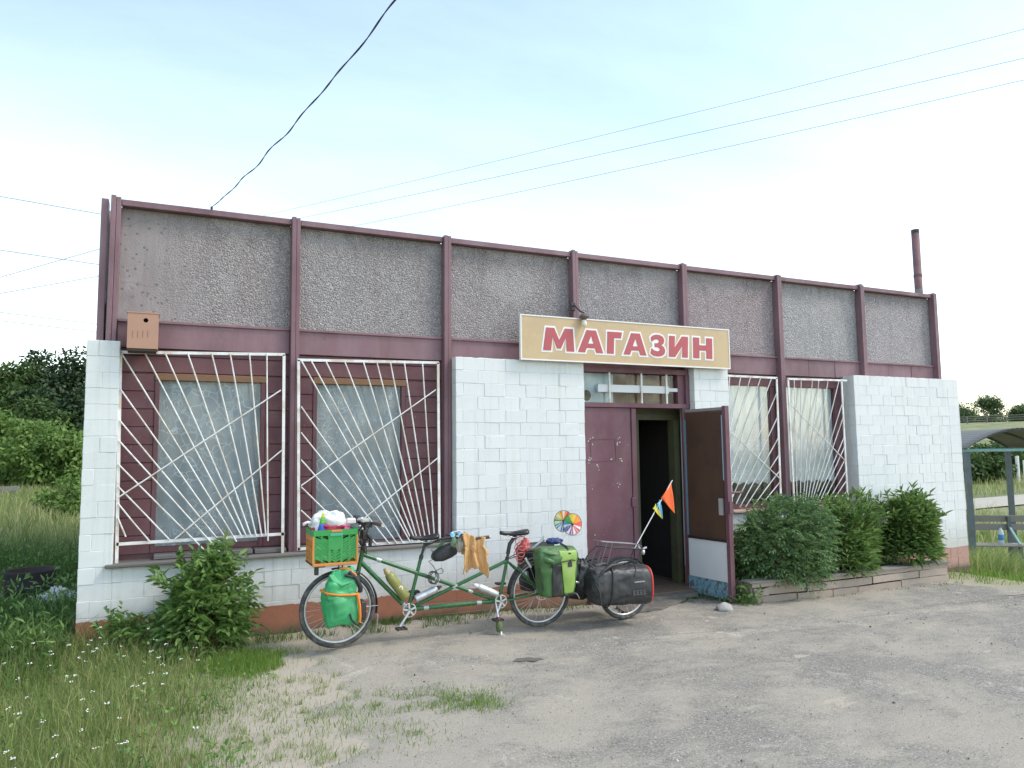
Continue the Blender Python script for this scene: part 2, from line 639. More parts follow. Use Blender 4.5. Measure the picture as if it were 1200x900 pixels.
def glassmat(name, tint=(0.9, 0.95, 0.96), refl=0.04):
    m = Mat(name)
    tr = m.node('ShaderNodeBsdfTransparent', Color=tint)
    gl = m.node('ShaderNodeBsdfGlossy', Roughness=0.12)
    fr = m.node('ShaderNodeFresnel', IOR=1.5)
    mixs = m.node('ShaderNodeMixShader')
    m.t.links.new(m.math('ADD', m.math('MULTIPLY', fr.outputs[0], 0.22), m.math('MULTIPLY', m.ramp(m.noise(3, 6), (0.4, 0.0), (0.7, 1.0)), refl)), mixs.inputs[0])
    m.t.links.new(tr.outputs[0], mixs.inputs[1])
    m.t.links.new(gl.outputs[0], mixs.inputs[2])
    m.t.links.new(mixs.outputs[0], m.t.nodes['Material Output'].inputs['Surface'])
    return m.m


def lacemat(name, base, pale, floral=True):
    m = Mat(name, 0.85)
    wv = m.noise(9, 2)
    dist = m.mix(0.10, m.pos, m.node('ShaderNodeTexNoise', Vector=m.pos, Scale=6.0).outputs['Color'], 'ADD')
    if floral:
        v1 = m.vor(6.5, vec=dist)
        rings = m.ramp(m.math('SINE', m.math('MULTIPLY', v1, 75.0)), (0.70, 0.0), (0.95, 1.0))
        zone = m.ramp(m.noise(2.6, 3), (0.47, 0.0), (0.56, 1.0))
        stems_ = m.ramp(m.vor(9.0, 'DISTANCE_TO_EDGE', vec=dist), (0.010, 1.0), (0.030, 0.0))
        zone2 = m.ramp(m.noise(2.3, 2, vec=m.node('ShaderNodeMapping', Vector=m.pos, Location=(3, 1, 2)).outputs[0]), (0.48, 0.0), (0.55, 1.0))
        leafy = m.ramp(m.noise(24, 3, 0.6), (0.60, 0.0), (0.66, 1.0))
        f = m.math('MAXIMUM', m.math('MULTIPLY', m.math('MAXIMUM', rings, leafy), zone), m.math('MULTIPLY', stems_, zone2))
        f = m.math('MULTIPLY', f, 0.5)
    else:
        sp = m.node('ShaderNodeSeparateXYZ', Vector=m.pos)
        z = sp.outputs[2]
        band = m.math('LESS_THAN', z, 1.95)
        v1 = m.vor(13, vec=m.pos, rnd=0.15)
        rings = m.ramp(m.math('SINE', m.math('MULTIPLY', v1, 40.0)), (0.45, 0.0), (0.8, 1.0))
        rows = m.ramp(m.math('SINE', m.math('MULTIPLY', z, 15.0)), (0.35, 0.0), (0.5, 1.0))
        f = m.math('MULTIPLY', m.math('MULTIPLY', rings, band), m.math('MULTIPLY', rows, 0.7))
    fine = m.math('MULTIPLY', m.vor(240), 0.12)
    base2 = m.mix(m.noise(2.0, 4), base, tuple(v * 0.72 for v in base))
    m.color(m.mix(m.math('ADD', f, fine), base2, pale))
    m.bump(wv, 0.2, 0.02)
    return m.m


def woodmat(name, c1, c2, along=(1, 12, 12), rough=0.85):
    m = Mat(name, rough)
    oi = m.node('ShaderNodeObjectInfo')
    g = m.noise(5, 7, 0.7, 0.6, stretch=along)
    col = m.mix(g, c1, c2)
    col = m.mix(m.math('MULTIPLY', oi.outputs['Random'], 0.35), col, tuple(v * 0.6 for v in c1))
    col = m.mix(m.ramp(m.noise(7, 6, 0.7), (0.55, 0.0), (0.8, 0.5)), col, (0.16, 0.15, 0.14))
    m.color(col)
    m.bump(g, 0.5, 0.006)
    return m.m


M_BRICK = brickmat()
M_TRIM = burgundy('weathered_burgundy_trim', (0.165, 0.085, 0.100), 0.45)
M_SIDE = burgundy('burgundy_siding_paint', (0.105, 0.036, 0.044), 0.14, False)
M_DOOR = burgundy('burgundy_door_paint', (0.125, 0.048, 0.066), 0.22)
M_PEB = pebblemat()
M_YARD = yardmat()
M_SOIL = soilmat()
M_GLASS = glassmat('window_glass', (0.96, 0.975, 0.975))
M_LACE1 = lacemat('grey_floral_lace', (0.275, 0.315, 0.345), (0.66, 0.70, 0.73))
M_LACE2 = lacemat('white_banded_lace', (0.50, 0.56, 0.59), (0.78, 0.83, 0.85), False)
M_GRILLE = simple('white_grille_paint', (0.74, 0.74, 0.72), 0.5, dirt=((0.42, 0.30, 0.18), 0.5), scale=9)
M_OCHRE = woodmat('bare_ochre_wood', (0.17, 0.095, 0.055), (0.27, 0.15, 0.085))
M_SILL = woodmat('grey_sill_wood', (0.11, 0.10, 0.095), (0.22, 0.205, 0.19))
M_PLANK = woodmat('weathered_planter_wood', (0.30, 0.24, 0.195), (0.43, 0.36, 0.30))
M_GREYWOOD = woodmat('silvered_wood', (0.20, 0.185, 0.165), (0.34, 0.32, 0.29))
M_BROWNP = simple('brown_stained_board', (0.085, 0.043, 0.026), 0.55, var=0.22, scale=5, dirt=((0.06, 0.032, 0.022), 0.6))
M_GREENP = simple('olive_green_paint', (0.095, 0.10, 0.05), 0.6, dirt=((0.07, 0.06, 0.04), 0.5), scale=6)
M_BLUEP = simple('flaking_blue_paint', (0.16, 0.34, 0.42), 0.75, dirt=((0.13, 0.10, 0.085), 1.0), scale=26)
M_WHITEP = simple('white_panel', (0.66, 0.68, 0.68), 0.5, var=0.06, scale=4)
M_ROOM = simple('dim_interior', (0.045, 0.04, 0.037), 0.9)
M_ROOF = simple('tar_roof', (0.06, 0.06, 0.06), 0.9)
M_FLOORB = woodmat('worn_floor_boards', (0.15, 0.095, 0.065), (0.24, 0.16, 0.11))
M_BLACK = simple('black_plastic', (0.024, 0.024, 0.026), 0.5, dirt=((0.07, 0.065, 0.06), 0.4))
M_RUBBER = simple('tyre_rubber', (0.055, 0.057, 0.06), 0.85, dirt=((0.19, 0.17, 0.14), 0.6), scale=30)
M_STEEL = simple('brushed_steel', (0.55, 0.56, 0.57), 0.35, 0.9, bump=0.05)
M_ALU = simple('dull_aluminium', (0.62, 0.63, 0.64), 0.42, 0.7, bump=0.05)
M_FRAME = simple('green_frame_enamel', (0.028, 0.125, 0.042), 0.25, 0.0, var=0.12, bump=0.0)
M_CHROME = simple('bright_band', (0.40, 0.42, 0.41), 0.35, 0.3)

# ------------------------------------------------------------------ terrain


def sst(t):
    t = np.clip(t, 0, 1)
    return t * t * (3 - 2 * t)


def hgt(x, y):
    x = np.asarray(x, float)
    y = np.asarray(y, float)
    z = -0.0173 * np.clip(x, -4, 11)
    z = z - 0.45 * sst((x - 11.3) / 2.6) * sst((y + 9) / 6)
    r = np.hypot(x - 0.5, y + 8)
    az = np.degrees(np.arctan2(x - 0.5, y + 8))
    wgt = sst((az - 25) / 25) * sst((140 - az) / 40)
    z = z + 7.2 * wgt * sst((r - 38) / 150)
    z = z + 0.25 * sst((-0.6 - x) / 3.0) * sst((y + 1) / 6)
    return z


def H(x, y):
    return float(hgt(x, y))


rad = np.concatenate([np.linspace(0, 16, 41), 16 * (1400 / 16) ** np.linspace(0.04, 1, 46)])
na = 144
ang = np.linspace(0, 2 * np.pi, na, endpoint=False)
gx = 4 + np.outer(rad, np.sin(ang))
gy = 0 + np.outer(rad, np.cos(ang))
gz = hgt(gx, gy)
gv = np.stack([gx, gy, gz], -1).reshape(-1, 3)
ii, jj = np.meshgrid(np.arange(len(rad) - 1), np.arange(na), indexing='ij')
q = np.stack([ii * na + jj, ii * na + (jj + 1) % na, (ii + 1) * na + (jj + 1) % na, (ii + 1) * na + jj], -1).reshape(-1, 4)
gnd = raw('ground', gv, q[:, ::-1].ravel(), np.full(len(q), 4), M_SOIL, smooth=True)
tag(gnd, 'grassy soil and field running out to the horizon', 'ground', kind='structure')

# yard: worn asphalt sheet
ys = np.concatenate([np.linspace(-16, -5, 24), np.linspace(-4.9, -0.05, 60)])


def yl(y):
    base = np.interp(y, [-16, -5, -3.6, -2.7, -1.85, -1.1, -0.4, 0], [0.2, 0.6, 1.15, 1.35, 1.45, 1.5, 1.62, 1.7])
    return base + 0.14 * np.sin(y * 5.1) + 0.09 * np.sin(y * 13.0 + 1)


def yr(y):
    return np.interp(y, [-16, -2.4, -1.9, -1.5, -0.95, -0.5, 0], [30, 30, 11.6, 10.86, 10.62, 10.55, 10.5]) + 0.05 * np.sin(y * 17)


nu = 150
U = np.linspace(0, 1, nu + 1) ** 1.25
YX = np.array([yl(y) + (yr(y) - yl(y)) * U for y in ys])
YY = np.repeat(ys[:, None], nu + 1, 1)
bump = 0.010 * np.sin(YX * 2.3 + YY * 1.7) * np.sin(YY * 3.1 - YX) + 0.006 * np.sin(YX * 6.1 - YY * 4.7) + 0.004 * rng.standard_normal(YX.shape)
edge = np.minimum(sst((YX - np.array([yl(y) for y in ys])[:, None]) / 0.5), sst((np.array([yr(y) for y in ys])[:, None] - YX) / 0.3 + 0.05))
YZ = hgt(YX, YY) - 0.02 + edge * (0.034 + bump) + (edge > 0.01) * 0.004
yv = np.stack([YX, YY, YZ], -1).reshape(-1, 3)
ii, jj = np.meshgrid(np.arange(len(ys) - 1), np.arange(nu), indexing='ij')
q = np.stack([ii * (nu + 1) + jj, ii * (nu + 1) + jj + 1, (ii + 1) * (nu + 1) + jj + 1, (ii + 1) * (nu + 1) + jj], -1).reshape(-1, 4)
tag(raw('yard', yv, q.ravel(), np.full(len(q), 4), M_YARD, smooth=True), 'worn sandy asphalt yard in front of the shop', 'yard', kind='structure')
YARD = 0.018          # mean height of the yard above hgt()

# far dirt road on the right
road = MB()
rp = [(20 + i * 2.2, 10.0 + 0.33 * i * 1.0 + 0.35 * math.sin(i * 0.5)) for i in range(30)]


def rdf(u, v):
    i = u * 29
    k = min(int(i), 28)
    f = i - k
    x = rp[k][0] * (1 - f) + rp[k + 1][0] * f
    y = rp[k][1] * (1 - f) + rp[k + 1][1] * f + (v - 0.5) * 3.0
    return (x, y, H(x, y) + 0.05 + 0.06 * math.sin(v * math.pi))


road.grid(rdf, 58, 4)
M_DIRT = simple('pale_dirt_road', (0.40, 0.36, 0.29), 0.95, scale=2)
tag(road.build('dirt_road', M_DIRT), 'pale dirt road crossing the meadow behind the bus shelter', 'road', kind='structure')

# ------------------------------------------------------------------ SHOP BUILDING
shop = thing('shop_building', 'single-storey white brick shop with burgundy trim and pebble-dashed parapet', 'building')
W = -0.225
BAY = 1.68
COURSE = 0.147
BL = 0.262
brick_cache = {}
BRICK_PARTS = 0


def brick_mesh(l, d, var):
    k = (round(l, 3), round(d, 3), var)
    if k not in brick_cache:
        random.seed(hash(k) % 9999 + 3)
        m = MB().box((-l / 2 + 0.0008, 0, -COURSE / 2 + 0.0008), (l / 2 - 0.0008, d, COURSE / 2 - 0.0008), 0.0032, 0.0024)
        me = bpy.data.meshes.new('brick')
        me.from_pydata(m.v, [], m.f)
        me.materials.append(M_BRICK)
        brick_cache[k] = me
    return brick_cache[k]


def section(name, x0, x1, z0, ztop, part_ok, label=None, pattern='bond', ends=(True, True), back=0.10, revL=False, xsplit=None, plain=False):
    """brick wall slab: recessed core + single bricks; bricks that hardly show are joined"""
    global BRICK_PARTS
    core = MB().box((x0 + 0.007 if ends[0] else x0, W + 0.0045, z0 - 0.12), (x1 - 0.004 if ends[1] else x1, back, ztop - 0.004))
    co = core.build(name, M_BRICK, shop)
    if label:
        co['label'] = label
    if plain:
        MB().box((x0 + 0.0005, W - 0.003, z0 - 0.2), (x1 - 0.0005, W + 0.05, 0.288), 0.002).build('plinth', M_BRICK, co)
    rest = MB()
    n = int(round((ztop - z0) / COURSE))
    for k in range(n):
        zc = ztop - (k + 0.5) * COURSE
        cuts = []
        if pattern == 'pier':
            cuts = [x0, x1] if k % 2 == 1 or k in (4,) else [x0, x0 + (0.5 if k % 4 else 0.36) * (x1 - x0), x1]
        else:
            xe = x1 if xsplit is None else xsplit
            cuts = [x0]
            x = x0 + (BL * 0.32 if k % 2 == 0 else BL)
            while x < xe - 0.05:
                cuts.append(x + random.uniform(-0.006, 0.006))
                x += BL
            cuts.append(xe)
            if xsplit is not None:
                cuts.append(x1)
        for a, b in zip(cuts[:-1], cuts[1:]):
            l = b - a
            lq = BL if abs(l - BL) < 0.02 else round(l, 2)
            d = 0.225 if (a == x0 and revL and k % 2 == 0) else 0.118
            me = brick_mesh(lq, d, random.randint(0, 3))
            sx = l / lq
            loc = ((a + b) / 2, W + random.uniform(-0.0025, 0.0025), zc + random.uniform(-0.0022, 0.0022))
            rot = (random.uniform(-0.006, 0.006), random.uniform(-0.004, 0.004), random.uniform(-0.006, 0.006))
            if plain and zc < 0.29:
                continue
            if part_ok((a + b) / 2, zc):
                o = inst(me, 'brick', co, loc, rot)
                o.scale = (sx, 1, 1)
                BRICK_PARTS += 1
            else:
                rest.add([(loc[0] + v.co.x * sx, loc[1] + v.co.y, loc[2] + v.co.z) for v in me.vertices],
                         [tuple(p.vertices) for p in me.polygons])
            if a == x0 and revL and k % 2 == 1:      # second brick seen on the reveal
                me2 = brick_mesh(0.12, 0.105, random.randint(0, 3))
                lo2 = (a + 0.06, W + 0.122, zc)
                rest.add([(lo2[0] + v.co.x, lo2[1] + v.co.y, lo2[2] + v.co.z) for v in me2.vertices],
                         [tuple(p.vertices) for p in me2.polygons])
    if rest.v:
        r = rest.build('brick_remainder', M_BRICK, co)
        r['kind'] = 'stuff'
    return co


ZT = 2.79
section('brick_pier', -0.184, 0.086, ZT - 19 * COURSE, ZT, lambda x, z: True, 'narrow white brick pier at the left end of the facade', 'pier', plain=True)
section('window_apron', 0.086, 3.408, ZT - 19 * COURSE, ZT - 14 * COURSE, lambda x, z: z > 0.29, 'low white brick apron with red-brown plinth under the left windows', ends=(False, False), back=0.1, plain=True)
section('brick_wall', 3.408, 5.062, ZT - 19 * COURSE, ZT, lambda x, z: z > 0.72, 'white brick wall left of the entrance', revL=True, plain=True)
section('brick_pier', 6.723, 7.292, ZT - 20 * COURSE, ZT, lambda x, z: z > 2.2, 'short white brick pier behind the open door leaf', revL=True)
section('window_apron', 7.292, 9.655, ZT - 20 * COURSE, ZT - 13 * COURSE, lambda x, z: z > 0.76, 'brick apron behind the planter shrubs', ends=(False, False))
section('brick_wall', 9.655, 12.003, ZT - 20 * COURSE, ZT, lambda x, z: z > 0.85 or x > 11.5, 'large white brick wall at the right end of the facade', revL=True, xsplit=11.742)

# mortar lips / ragged caps on the piers
for x0, x1 in ((-0.18, 0.08), (3.42, 5.0), (9.66, 11.99)):
    cap = MB()
    nn = int((x1 - x0) / 0.06)
    tops = [random.uniform(0.003, 0.012) for _ in range(nn + 1)]
    cap.grid(lambda u, v: (x0 + (x1 - x0) * u, W + 0.004 + v * 0.2, ZT - 0.003 + (tops[int(u * nn)] if 0.01 < v < 0.99 else -0.004)), nn, 6)
    cap.build('mortar_cap', M_BRICK, shop)

# parapet: posts, panels, rails, fascia
TOP = 4.215
for t in range(8):
    x = BAY * t
    zb = 0.74 if t in (1, 2) else (0.6 if t == 5 else 2.62)
    if t in (3, 4):
        zb = 2.7
    m = MB().box((x - 0.042, -0.11, zb), (x + 0.002, -0.002, TOP - 0.004 * (t % 3)), 0.004)
    m.box((x + 0.004, -0.104, zb), (x + 0.044, -0.004, TOP - 0.012), 0.004)
    wy = random.uniform(-0.004, 0.004)
    m.v = [(p_[0] + wy * (p_[2] - 2.7) + 0.003 * math.sin(p_[2] * 2 + t), p_[1], p_[2]) for p_ in m.v]
    m.build('post', M_TRIM, shop)
MB().box((-0.125, -0.06, 2.62), (-0.065, 0.12, TOP - 0.03), 0.004).build('post', M_TRIM, shop)
tints = [(0.97, 0.90, 0.90), (0.99, 0.94, 0.94), (0.97, 0.91, 0.92), (1.0, 0.96, 0.98), (1.04, 0.90, 0.92), (1.14, 1.14, 1.15), (1.14, 1.08, 1.11)]
for t in range(7):
    x0, x1 = BAY * t + 0.047, BAY * (t + 1) - 0.045
    p = MB().box((BAY * t + 0.001, 0.002, 3.032), (BAY * (t + 1) - 0.001, 0.07, 4.128)).build('parapet_panel', M_PEB, shop)
    p.color = (*tints[t], 1)
    MB().box((x0, -0.075, 4.132), (x1, 0.07, 4.192), 0.004).build('top_rail', M_TRIM, shop)
    # fascia: one board, or short boards with joints
    if t in (5, 6):
        k = 3
        for i in range(k):
            a = x0 + (x1 - x0) * i / k
            b = x0 + (x1 - x0) * (i + 1) / k
            MB().box((a + 0.003, -0.03 + 0.004 * (i % 2), 2.765), (b - 0.003, 0.06, 3.028), 0.003).build('fascia_board', M_TRIM, shop)
    else:
        MB().box((x0, -0.03, 2.765), (x1, 0.06, 3.028), 0.003).build('fascia_board', M_TRIM, shop)
    MB().box((x0, -0.052, 3.006), (x1, 0.0, 3.032), 0.003).build('ledge_strip', M_TRIM, shop)

# body behind the facade
bd = MB()
bd.box((-0.14, 0.12, -0.3), (-0.02, 9.0, 4.12))
bd.box((11.86, 0.12, -0.5), (11.98, 9.0, 4.12))
bd.box((-0.02, 8.88, -0.5), (11.86, 9.0, 4.12))
bd.build('rear_walls', M_BRICK, shop)
MB().box((-0.02, 0.075, 3.05), (11.86, 8.88, 3.2)).build('roof_slab', M_ROOF, shop)
MB().box((-0.02, 0.075, 2.9), (11.86, 8.88, 3.0)).build('ceiling', M_ROOM, shop)
MB().box((-0.02, 0.12, -0.3), (11.86, 8.88, -0.02)).build('shop_floor', M_FLOORB, shop)
# light-tight inner partition along the windows, vestibule walls
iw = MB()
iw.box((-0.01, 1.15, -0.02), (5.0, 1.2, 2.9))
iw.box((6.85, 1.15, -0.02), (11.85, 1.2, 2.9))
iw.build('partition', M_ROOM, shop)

# ---- left windows
for wi, (bx0, bx1, wx0, wx1, wz0, wz1) in enumerate(((0.092, 1.628, 0.405, 1.39, 0.86, 2.455), (1.73, 3.306, 1.91, 2.875, 0.80, 2.462))):
    sd_ = MB().box((bx0 - 0.03, 0.03, 0.70), (wx0, 0.06, 2.77))
    sd_.box((wx1, 0.03, 0.70), (bx1 + 0.06, 0.06, 2.77))
    sd_.box((wx0, 0.03, wz1), (wx1, 0.06, 2.77))
    sd_.box((wx0, 0.03, 0.70), (wx1, 0.06, wz0))
    sg = sd_.build('siding', M_SIDE, shop)
    z = 0.80
    k = 0
    while z < 2.76:
        z2 = min(z + 0.172, 2.763)
        for (a, b) in ((bx0 - 0.02, wx0 - 0.02), (wx1 + 0.02, bx1 + 0.05)):
            if z > wz1 - 0.03:
                continue
            if z2 > wz1 + 0.09:
                continue
            o = MB().box((a, 0.006 + random.uniform(0, 0.006), z + 0.003), (b, 0.030, z2 - 0.003), 0.004).build('board', M_SIDE, sg)
        if z2 > wz1 + 0.09:
            MB().box((bx0 - 0.02, 0.004, max(z, wz1 + 0.075) + 0.003), (bx1 + 0.05, 0.030, z2 - 0.003), 0.004).build('board', M_SIDE, sg)
        z = z2
    win = MB()
    win.box((wx0 - 0.018, 0.002, wz0 - 0.05), (wx0 + 0.022, 0.10, wz1))
    win.box((wx1 - 0.022, 0.002, wz0 - 0.05), (wx1 + 0.018, 0.10, wz1))
    win.box((wx0 + 0.022, 0.012, wz0 - 0.05), (wx1 - 0.022, 0.10, wz0 - 0.005))
    wo = win.build('window', M_SIDE if wi else M_SIDE, shop)
    MB().box((wx0 - 0.02, -0.004, wz1 + 0.002), (wx1 + 0.03, 0.09, wz1 + 0.07), 0.004).build('lintel', M_OCHRE, wo)
    MB().box((wx0 + 0.022, 0.030, wz0 - 0.005), (wx1 - 0.022, 0.034, wz1)).build('pane', M_GLASS, wo)

    def cur(u, v):
        x = wx0 + 0.02 + (wx1 - wx0 - 0.04) * u
        return (x, 0.062 + 0.004 * math.sin(u * 34 + 1.7 * math.sin(v * 3)) + 0.008 * math.sin(u * 11 + v * 2), wz0 - 0.03 + (wz1 - wz0 + 0.03) * v)
    MB().grid(cur, 90, 20).build('curtain', M_LACE1, wo)
# outer sill of the left windows: two worn timbers
MB().box((0.03, W - 0.055, 0.722), (1.10, 0.03, 0.752), 0.006).build('sill', M_SILL, shop)
MB().box((1.106, W - 0.045, 0.716), (3.40, 0.03, 0.746), 0.006).build('sill', M_SILL, shop)
MB().box((0.42, -0.14, 0.756), (1.30, 0.02, 0.80), 0.006).build('sill_timber', M_SILL, shop)
MB().box((1.32, -0.13, 0.750), (1.62, 0.02, 0.792), 0.006).build('sill_timber', M_SILL, shop)
MB().box((1.76, -0.13, 0.750), (3.36, 0.02, 0.788), 0.006).build('sill_timber', M_SILL, shop)

# ---- right windows
for (bx0, bx1, wx0, wx1) in ((7.292, 8.35, 7.30, 8.25), (8.45, 9.66, 8.46, 9.50)):
    wz0, wz1 = 0.97, 2.60
    sg = MB().box((wx1, 0.03, 0.86), (bx1, 0.06, 2.77)).box((bx0, 0.03, wz1), (wx1, 0.06, 2.77)).build('siding', M_SIDE, shop)
    nb = 2
    for i in range(nb):
        a = wx1 + 0.045 + (bx1 - wx1 - 0.05) * i / nb
        b = wx1 + 0.045 + (bx1 - wx1 - 0.05) * (i + 1) / nb
        MB().box((a + 0.002, 0.004 + 0.004 * (i % 2), 0.88), (b - 0.003, 0.030, 2.60), 0.004).build('board', M_SIDE, sg)
    MB().box((bx0 + 0.003, 0.002, 2.605), (bx1 - 0.004, 0.030, 2.762), 0.004).build('board', M_SIDE, sg)
    wo = MB().box((wx1 - 0.015, -0.004, wz0), (wx1 + 0.04, 0.10, wz1)).box((bx0, -0.002, wz0 - 0.08), (wx1 - 0.018, 0.10, wz0)).build('window', M_SIDE, shop)
    MB().box((bx0 + 0.002, 0.022, wz0), (wx1 - 0.016, 0.026, wz1 + 0.002)).build('pane', M_GLASS, wo)

    def cur(u, v):
        x = wx0 + 0.01 + (wx1 - wx0 - 0.02) * u
        zlo = 1.23 + 0.035 * abs(math.sin(u * 17))
        return (x, 0.052 + 0.006 * math.sin(u * 40 + math.sin(v * 2)) + 0.008 * math.sin(u * 13 + v * 3), zlo + (wz1 - zlo) * v)
    MB().grid(cur, 110, 12).build('curtain', M_LACE2, wo)
MB().box((7.296, W - 0.03, 0.882), (9.652, 0.03, 0.91), 0.005).build('sill', simple('pink_sill', (0.45, 0.30, 0.25), 0.8), shop)

# ---- window grilles: flat frame + single bars fanning out of the lower corner
GY = -0.15
G1 = [(1.396, 2.742, 1.439, 0.873), (1.229, 2.735, 1.418, 0.926), (1.048, 2.726, 1.378, 0.929), (0.879, 2.719, 1.327, 0.931), (0.664, 2.709, 1.277, 0.934), (0.467, 2.7, 1.232, 0.937), (0.29, 2.7, 1.188, 0.939), (0.093, 2.69, 1.146, 0.884), (0.099, 2.347, 1.076, 0.881), (0.1, 2.059, 1.038, 0.836), (0.1, 1.871, 0.993, 0.798), (0.101, 1.654, 0.872, 0.806), (0.108, 1.448, 0.553, 0.936), (0.113, 1.292, 0.381, 0.937), (0.113, 1.166, 0.185, 0.987)]
X1 = [(0.104, 1.341, 1.537, 2.373), (0.599, 0.944, 1.557, 1.768)]
G2 = [(3.04, 2.707, 3.174, 0.80), (2.834, 2.7, 3.123, 0.80), (2.677, 2.7, 3.072, 0.79), (2.527, 2.7, 3.025, 0.79), (2.38, 2.7, 2.983, 0.785), (2.183, 2.69, 2.956, 0.785), (1.985, 2.69, 2.923, 0.776), (1.834, 2.69, 2.901, 0.77), (1.739, 2.68, 2.819, 0.77), (1.741, 2.21, 2.751, 0.77), (1.744, 1.945, 2.67, 0.77), (1.748, 1.669, 2.537, 0.77), (1.752, 1.395, 2.36, 0.77), (1.755, 1.16, 2.15, 0.77)]
X2 = [(1.752, 1.408, 3.189, 2.418), (2.36, 1.02, 3.21, 1.666)]
st3 = [(7.372, 2.701), (7.569, 2.712), (7.74, 2.709), (7.922, 2.708), (8.119, 2.703), (8.212, 2.513), (8.2, 2.164), (8.205, 1.884), (8.206, 1.65), (8.202, 1.428), (8.199, 1.273), (8.203, 1.096)]
en3 = [(7.33, 2.35), (7.33, 1.95), (7.33, 1.72), (7.335, 1.45), (7.34, 1.25), (7.345, 1.09), (7.40, 1.0), (7.46, 0.95), (7.56, 0.95), (7.70, 0.96), (7.84, 0.97), (7.98, 0.98)]
G3 = [(*a, *b) for a, b in zip(st3, en3)]
X3 = [(7.35, 1.951, 8.2, 1.295)]
st4 = [(8.541, 2.704), (8.673, 2.701), (8.892, 2.704), (9.018, 2.696), (9.201, 2.701), (9.419, 2.7), (9.453, 2.353), (9.466, 2.164), (9.468, 1.881), (9.475, 1.752), (9.47, 1.565), (9.483, 1.401), (9.482, 1.261), (9.477, 1.099), (9.47, 0.99)]
en4 = [(8.49, 0.95), (8.55, 0.95), (8.60, 0.95), (8.64, 0.95), (8.68, 0.95), (8.72, 0.95), (8.755, 0.95), (8.80, 0.95), (8.85, 0.95), (8.91, 0.95), (8.98, 0.95), (9.06, 0.95), (9.15, 0.95), (9.25, 0.95), (9.36, 0.95)]
G4 = [(*a, *b) for a, b in zip(st4, en4)]
X4 = [(8.413, 2.359, 9.444, 1.542)]


def grille(frame, bars, cross, label):
    g = MB()
    for (a, b, c, d) in frame:
        g.bar((a, GY, b), (c, GY, d), 0.014, 0.007)
    go = g.build('window_grille', M_GRILLE, shop)
    go['label'] = label
    for (a, b, c, d) in bars:
        MB().tube([(a, GY - 0.014, b), ((a + c) / 2 + random.uniform(-.004, .004), GY - 0.014, (b + d) / 2), (c, GY - 0.014, d)], 0.0075, 6).build('bar', M_GRILLE, go)
    for (a, b, c, d) in cross:
        MB().tube([(a, GY - 0.028, b), (c, GY - 0.028, d)], 0.0072, 6).build('cross_bar', M_GRILLE, go)
    return go


grille([(0.085, 2.698, 1.575, 2.742), (1.566, 2.74, 1.583, 0.745), (0.088, 2.70, 0.117, 0.745), (0.11, 0.922, 1.60, 0.932)], G1, X1, 'white fan-shaped bar grille over the leftmost window')
grille([(1.70, 2.692, 3.235, 2.724), (3.226, 2.724, 3.237, 0.76), (1.712, 2.692, 1.738, 0.76), (1.73, 0.772, 3.24, 0.774)], G2, X2, 'white fan-shaped bar grille behind the bicycle handlebar')
grille([(7.31, 2.713, 8.235, 2.709), (8.225, 2.709, 8.205, 0.93), (7.315, 2.71, 7.325, 0.93)], G3, X3, 'white bar grille right of the open door')
grille([(8.43, 2.703, 9.60, 2.715), (8.44, 2.70, 8.45, 0.93), (9.49, 2.71, 9.49, 0.93)], G4, X4, 'white bar grille beside the right brick wall')

# ---- entrance
DY = -0.10
fr = MB()
fr.box((5.064, DY - 0.02, 2.70), (6.72, 0.06, 2.765))
fr.box((5.064, DY - 0.03, 2.262), (6.72, 0.06, 2.318))
fr.box((5.064, DY + 0.0, 2.318), (5.10, 0.06, 2.70))
fr.box((6.60, DY - 0.02, -0.06), (6.72, DY + 0.012, 2.262))
fr.box((6.56, DY + 0.01, 2.318), (6.66, 0.06, 2.70))
fr.box((6.662, DY - 0.03, 2.318), (6.718, 0.06, 2.70))
fr.build('door_frame', M_DOOR, shop)
trn = MB().box((5.10, DY + 0.058, 2.318), (6.56, DY + 0.062, 2.70)).build('transom_pane', M_GLASS, shop)
MB().box((5.34, DY + 0.01, 2.452), (6.42, DY + 0.035, 2.548), 0.003).build('transom_board', M_WHITEP, shop)
MB().box((6.42, DY + 0.012, 2.478), (6.56, DY + 0.03, 2.526), 0.003).build('transom_board', M_WHITEP, shop)
for x in (5.50, 5.98, 6.37):
    MB().box((x - 0.012, DY - 0.012, 2.318), (x + 0.012, DY + 0.004, 2.70), 0.002).build('transom_bar', M_GRILLE, shop)
# what shows behind the transom: a pale blue board with a vent hole and brown panels
tb = MB()
ring = [(5.285 + 0.062 * math.cos(a), 2.42 + 0.07 * math.sin(a)) for a in [2 * math.pi * i / 20 for i in range(20)]]
tb.prism([[(5.10, 2.22), (5.675, 2.22), (5.675, 2.74), (5.10, 2.74)], ring], lambda u, v, d: (u, d, v), 0.09, 0.105)
tb.build('vent_board', simple('pale_blue_board', (0.50, 0.64, 0.70), 0.6), shop)
for i, (a, b, za, zb_) in enumerate(((5.69, 5.87, 2.24, 2.74), (5.88, 6.15, 2.24, 2.74), (6.16, 6.75, 2.36, 2.74), (6.16, 6.75, 2.24, 2.355))):
    MB().box((a, 0.10 + 0.01 * i, za), (b, 0.12 + 0.01 * i, zb_), 0.003).build('transom_lining', M_OCHRE if i != 3 else M_GREENP, shop)
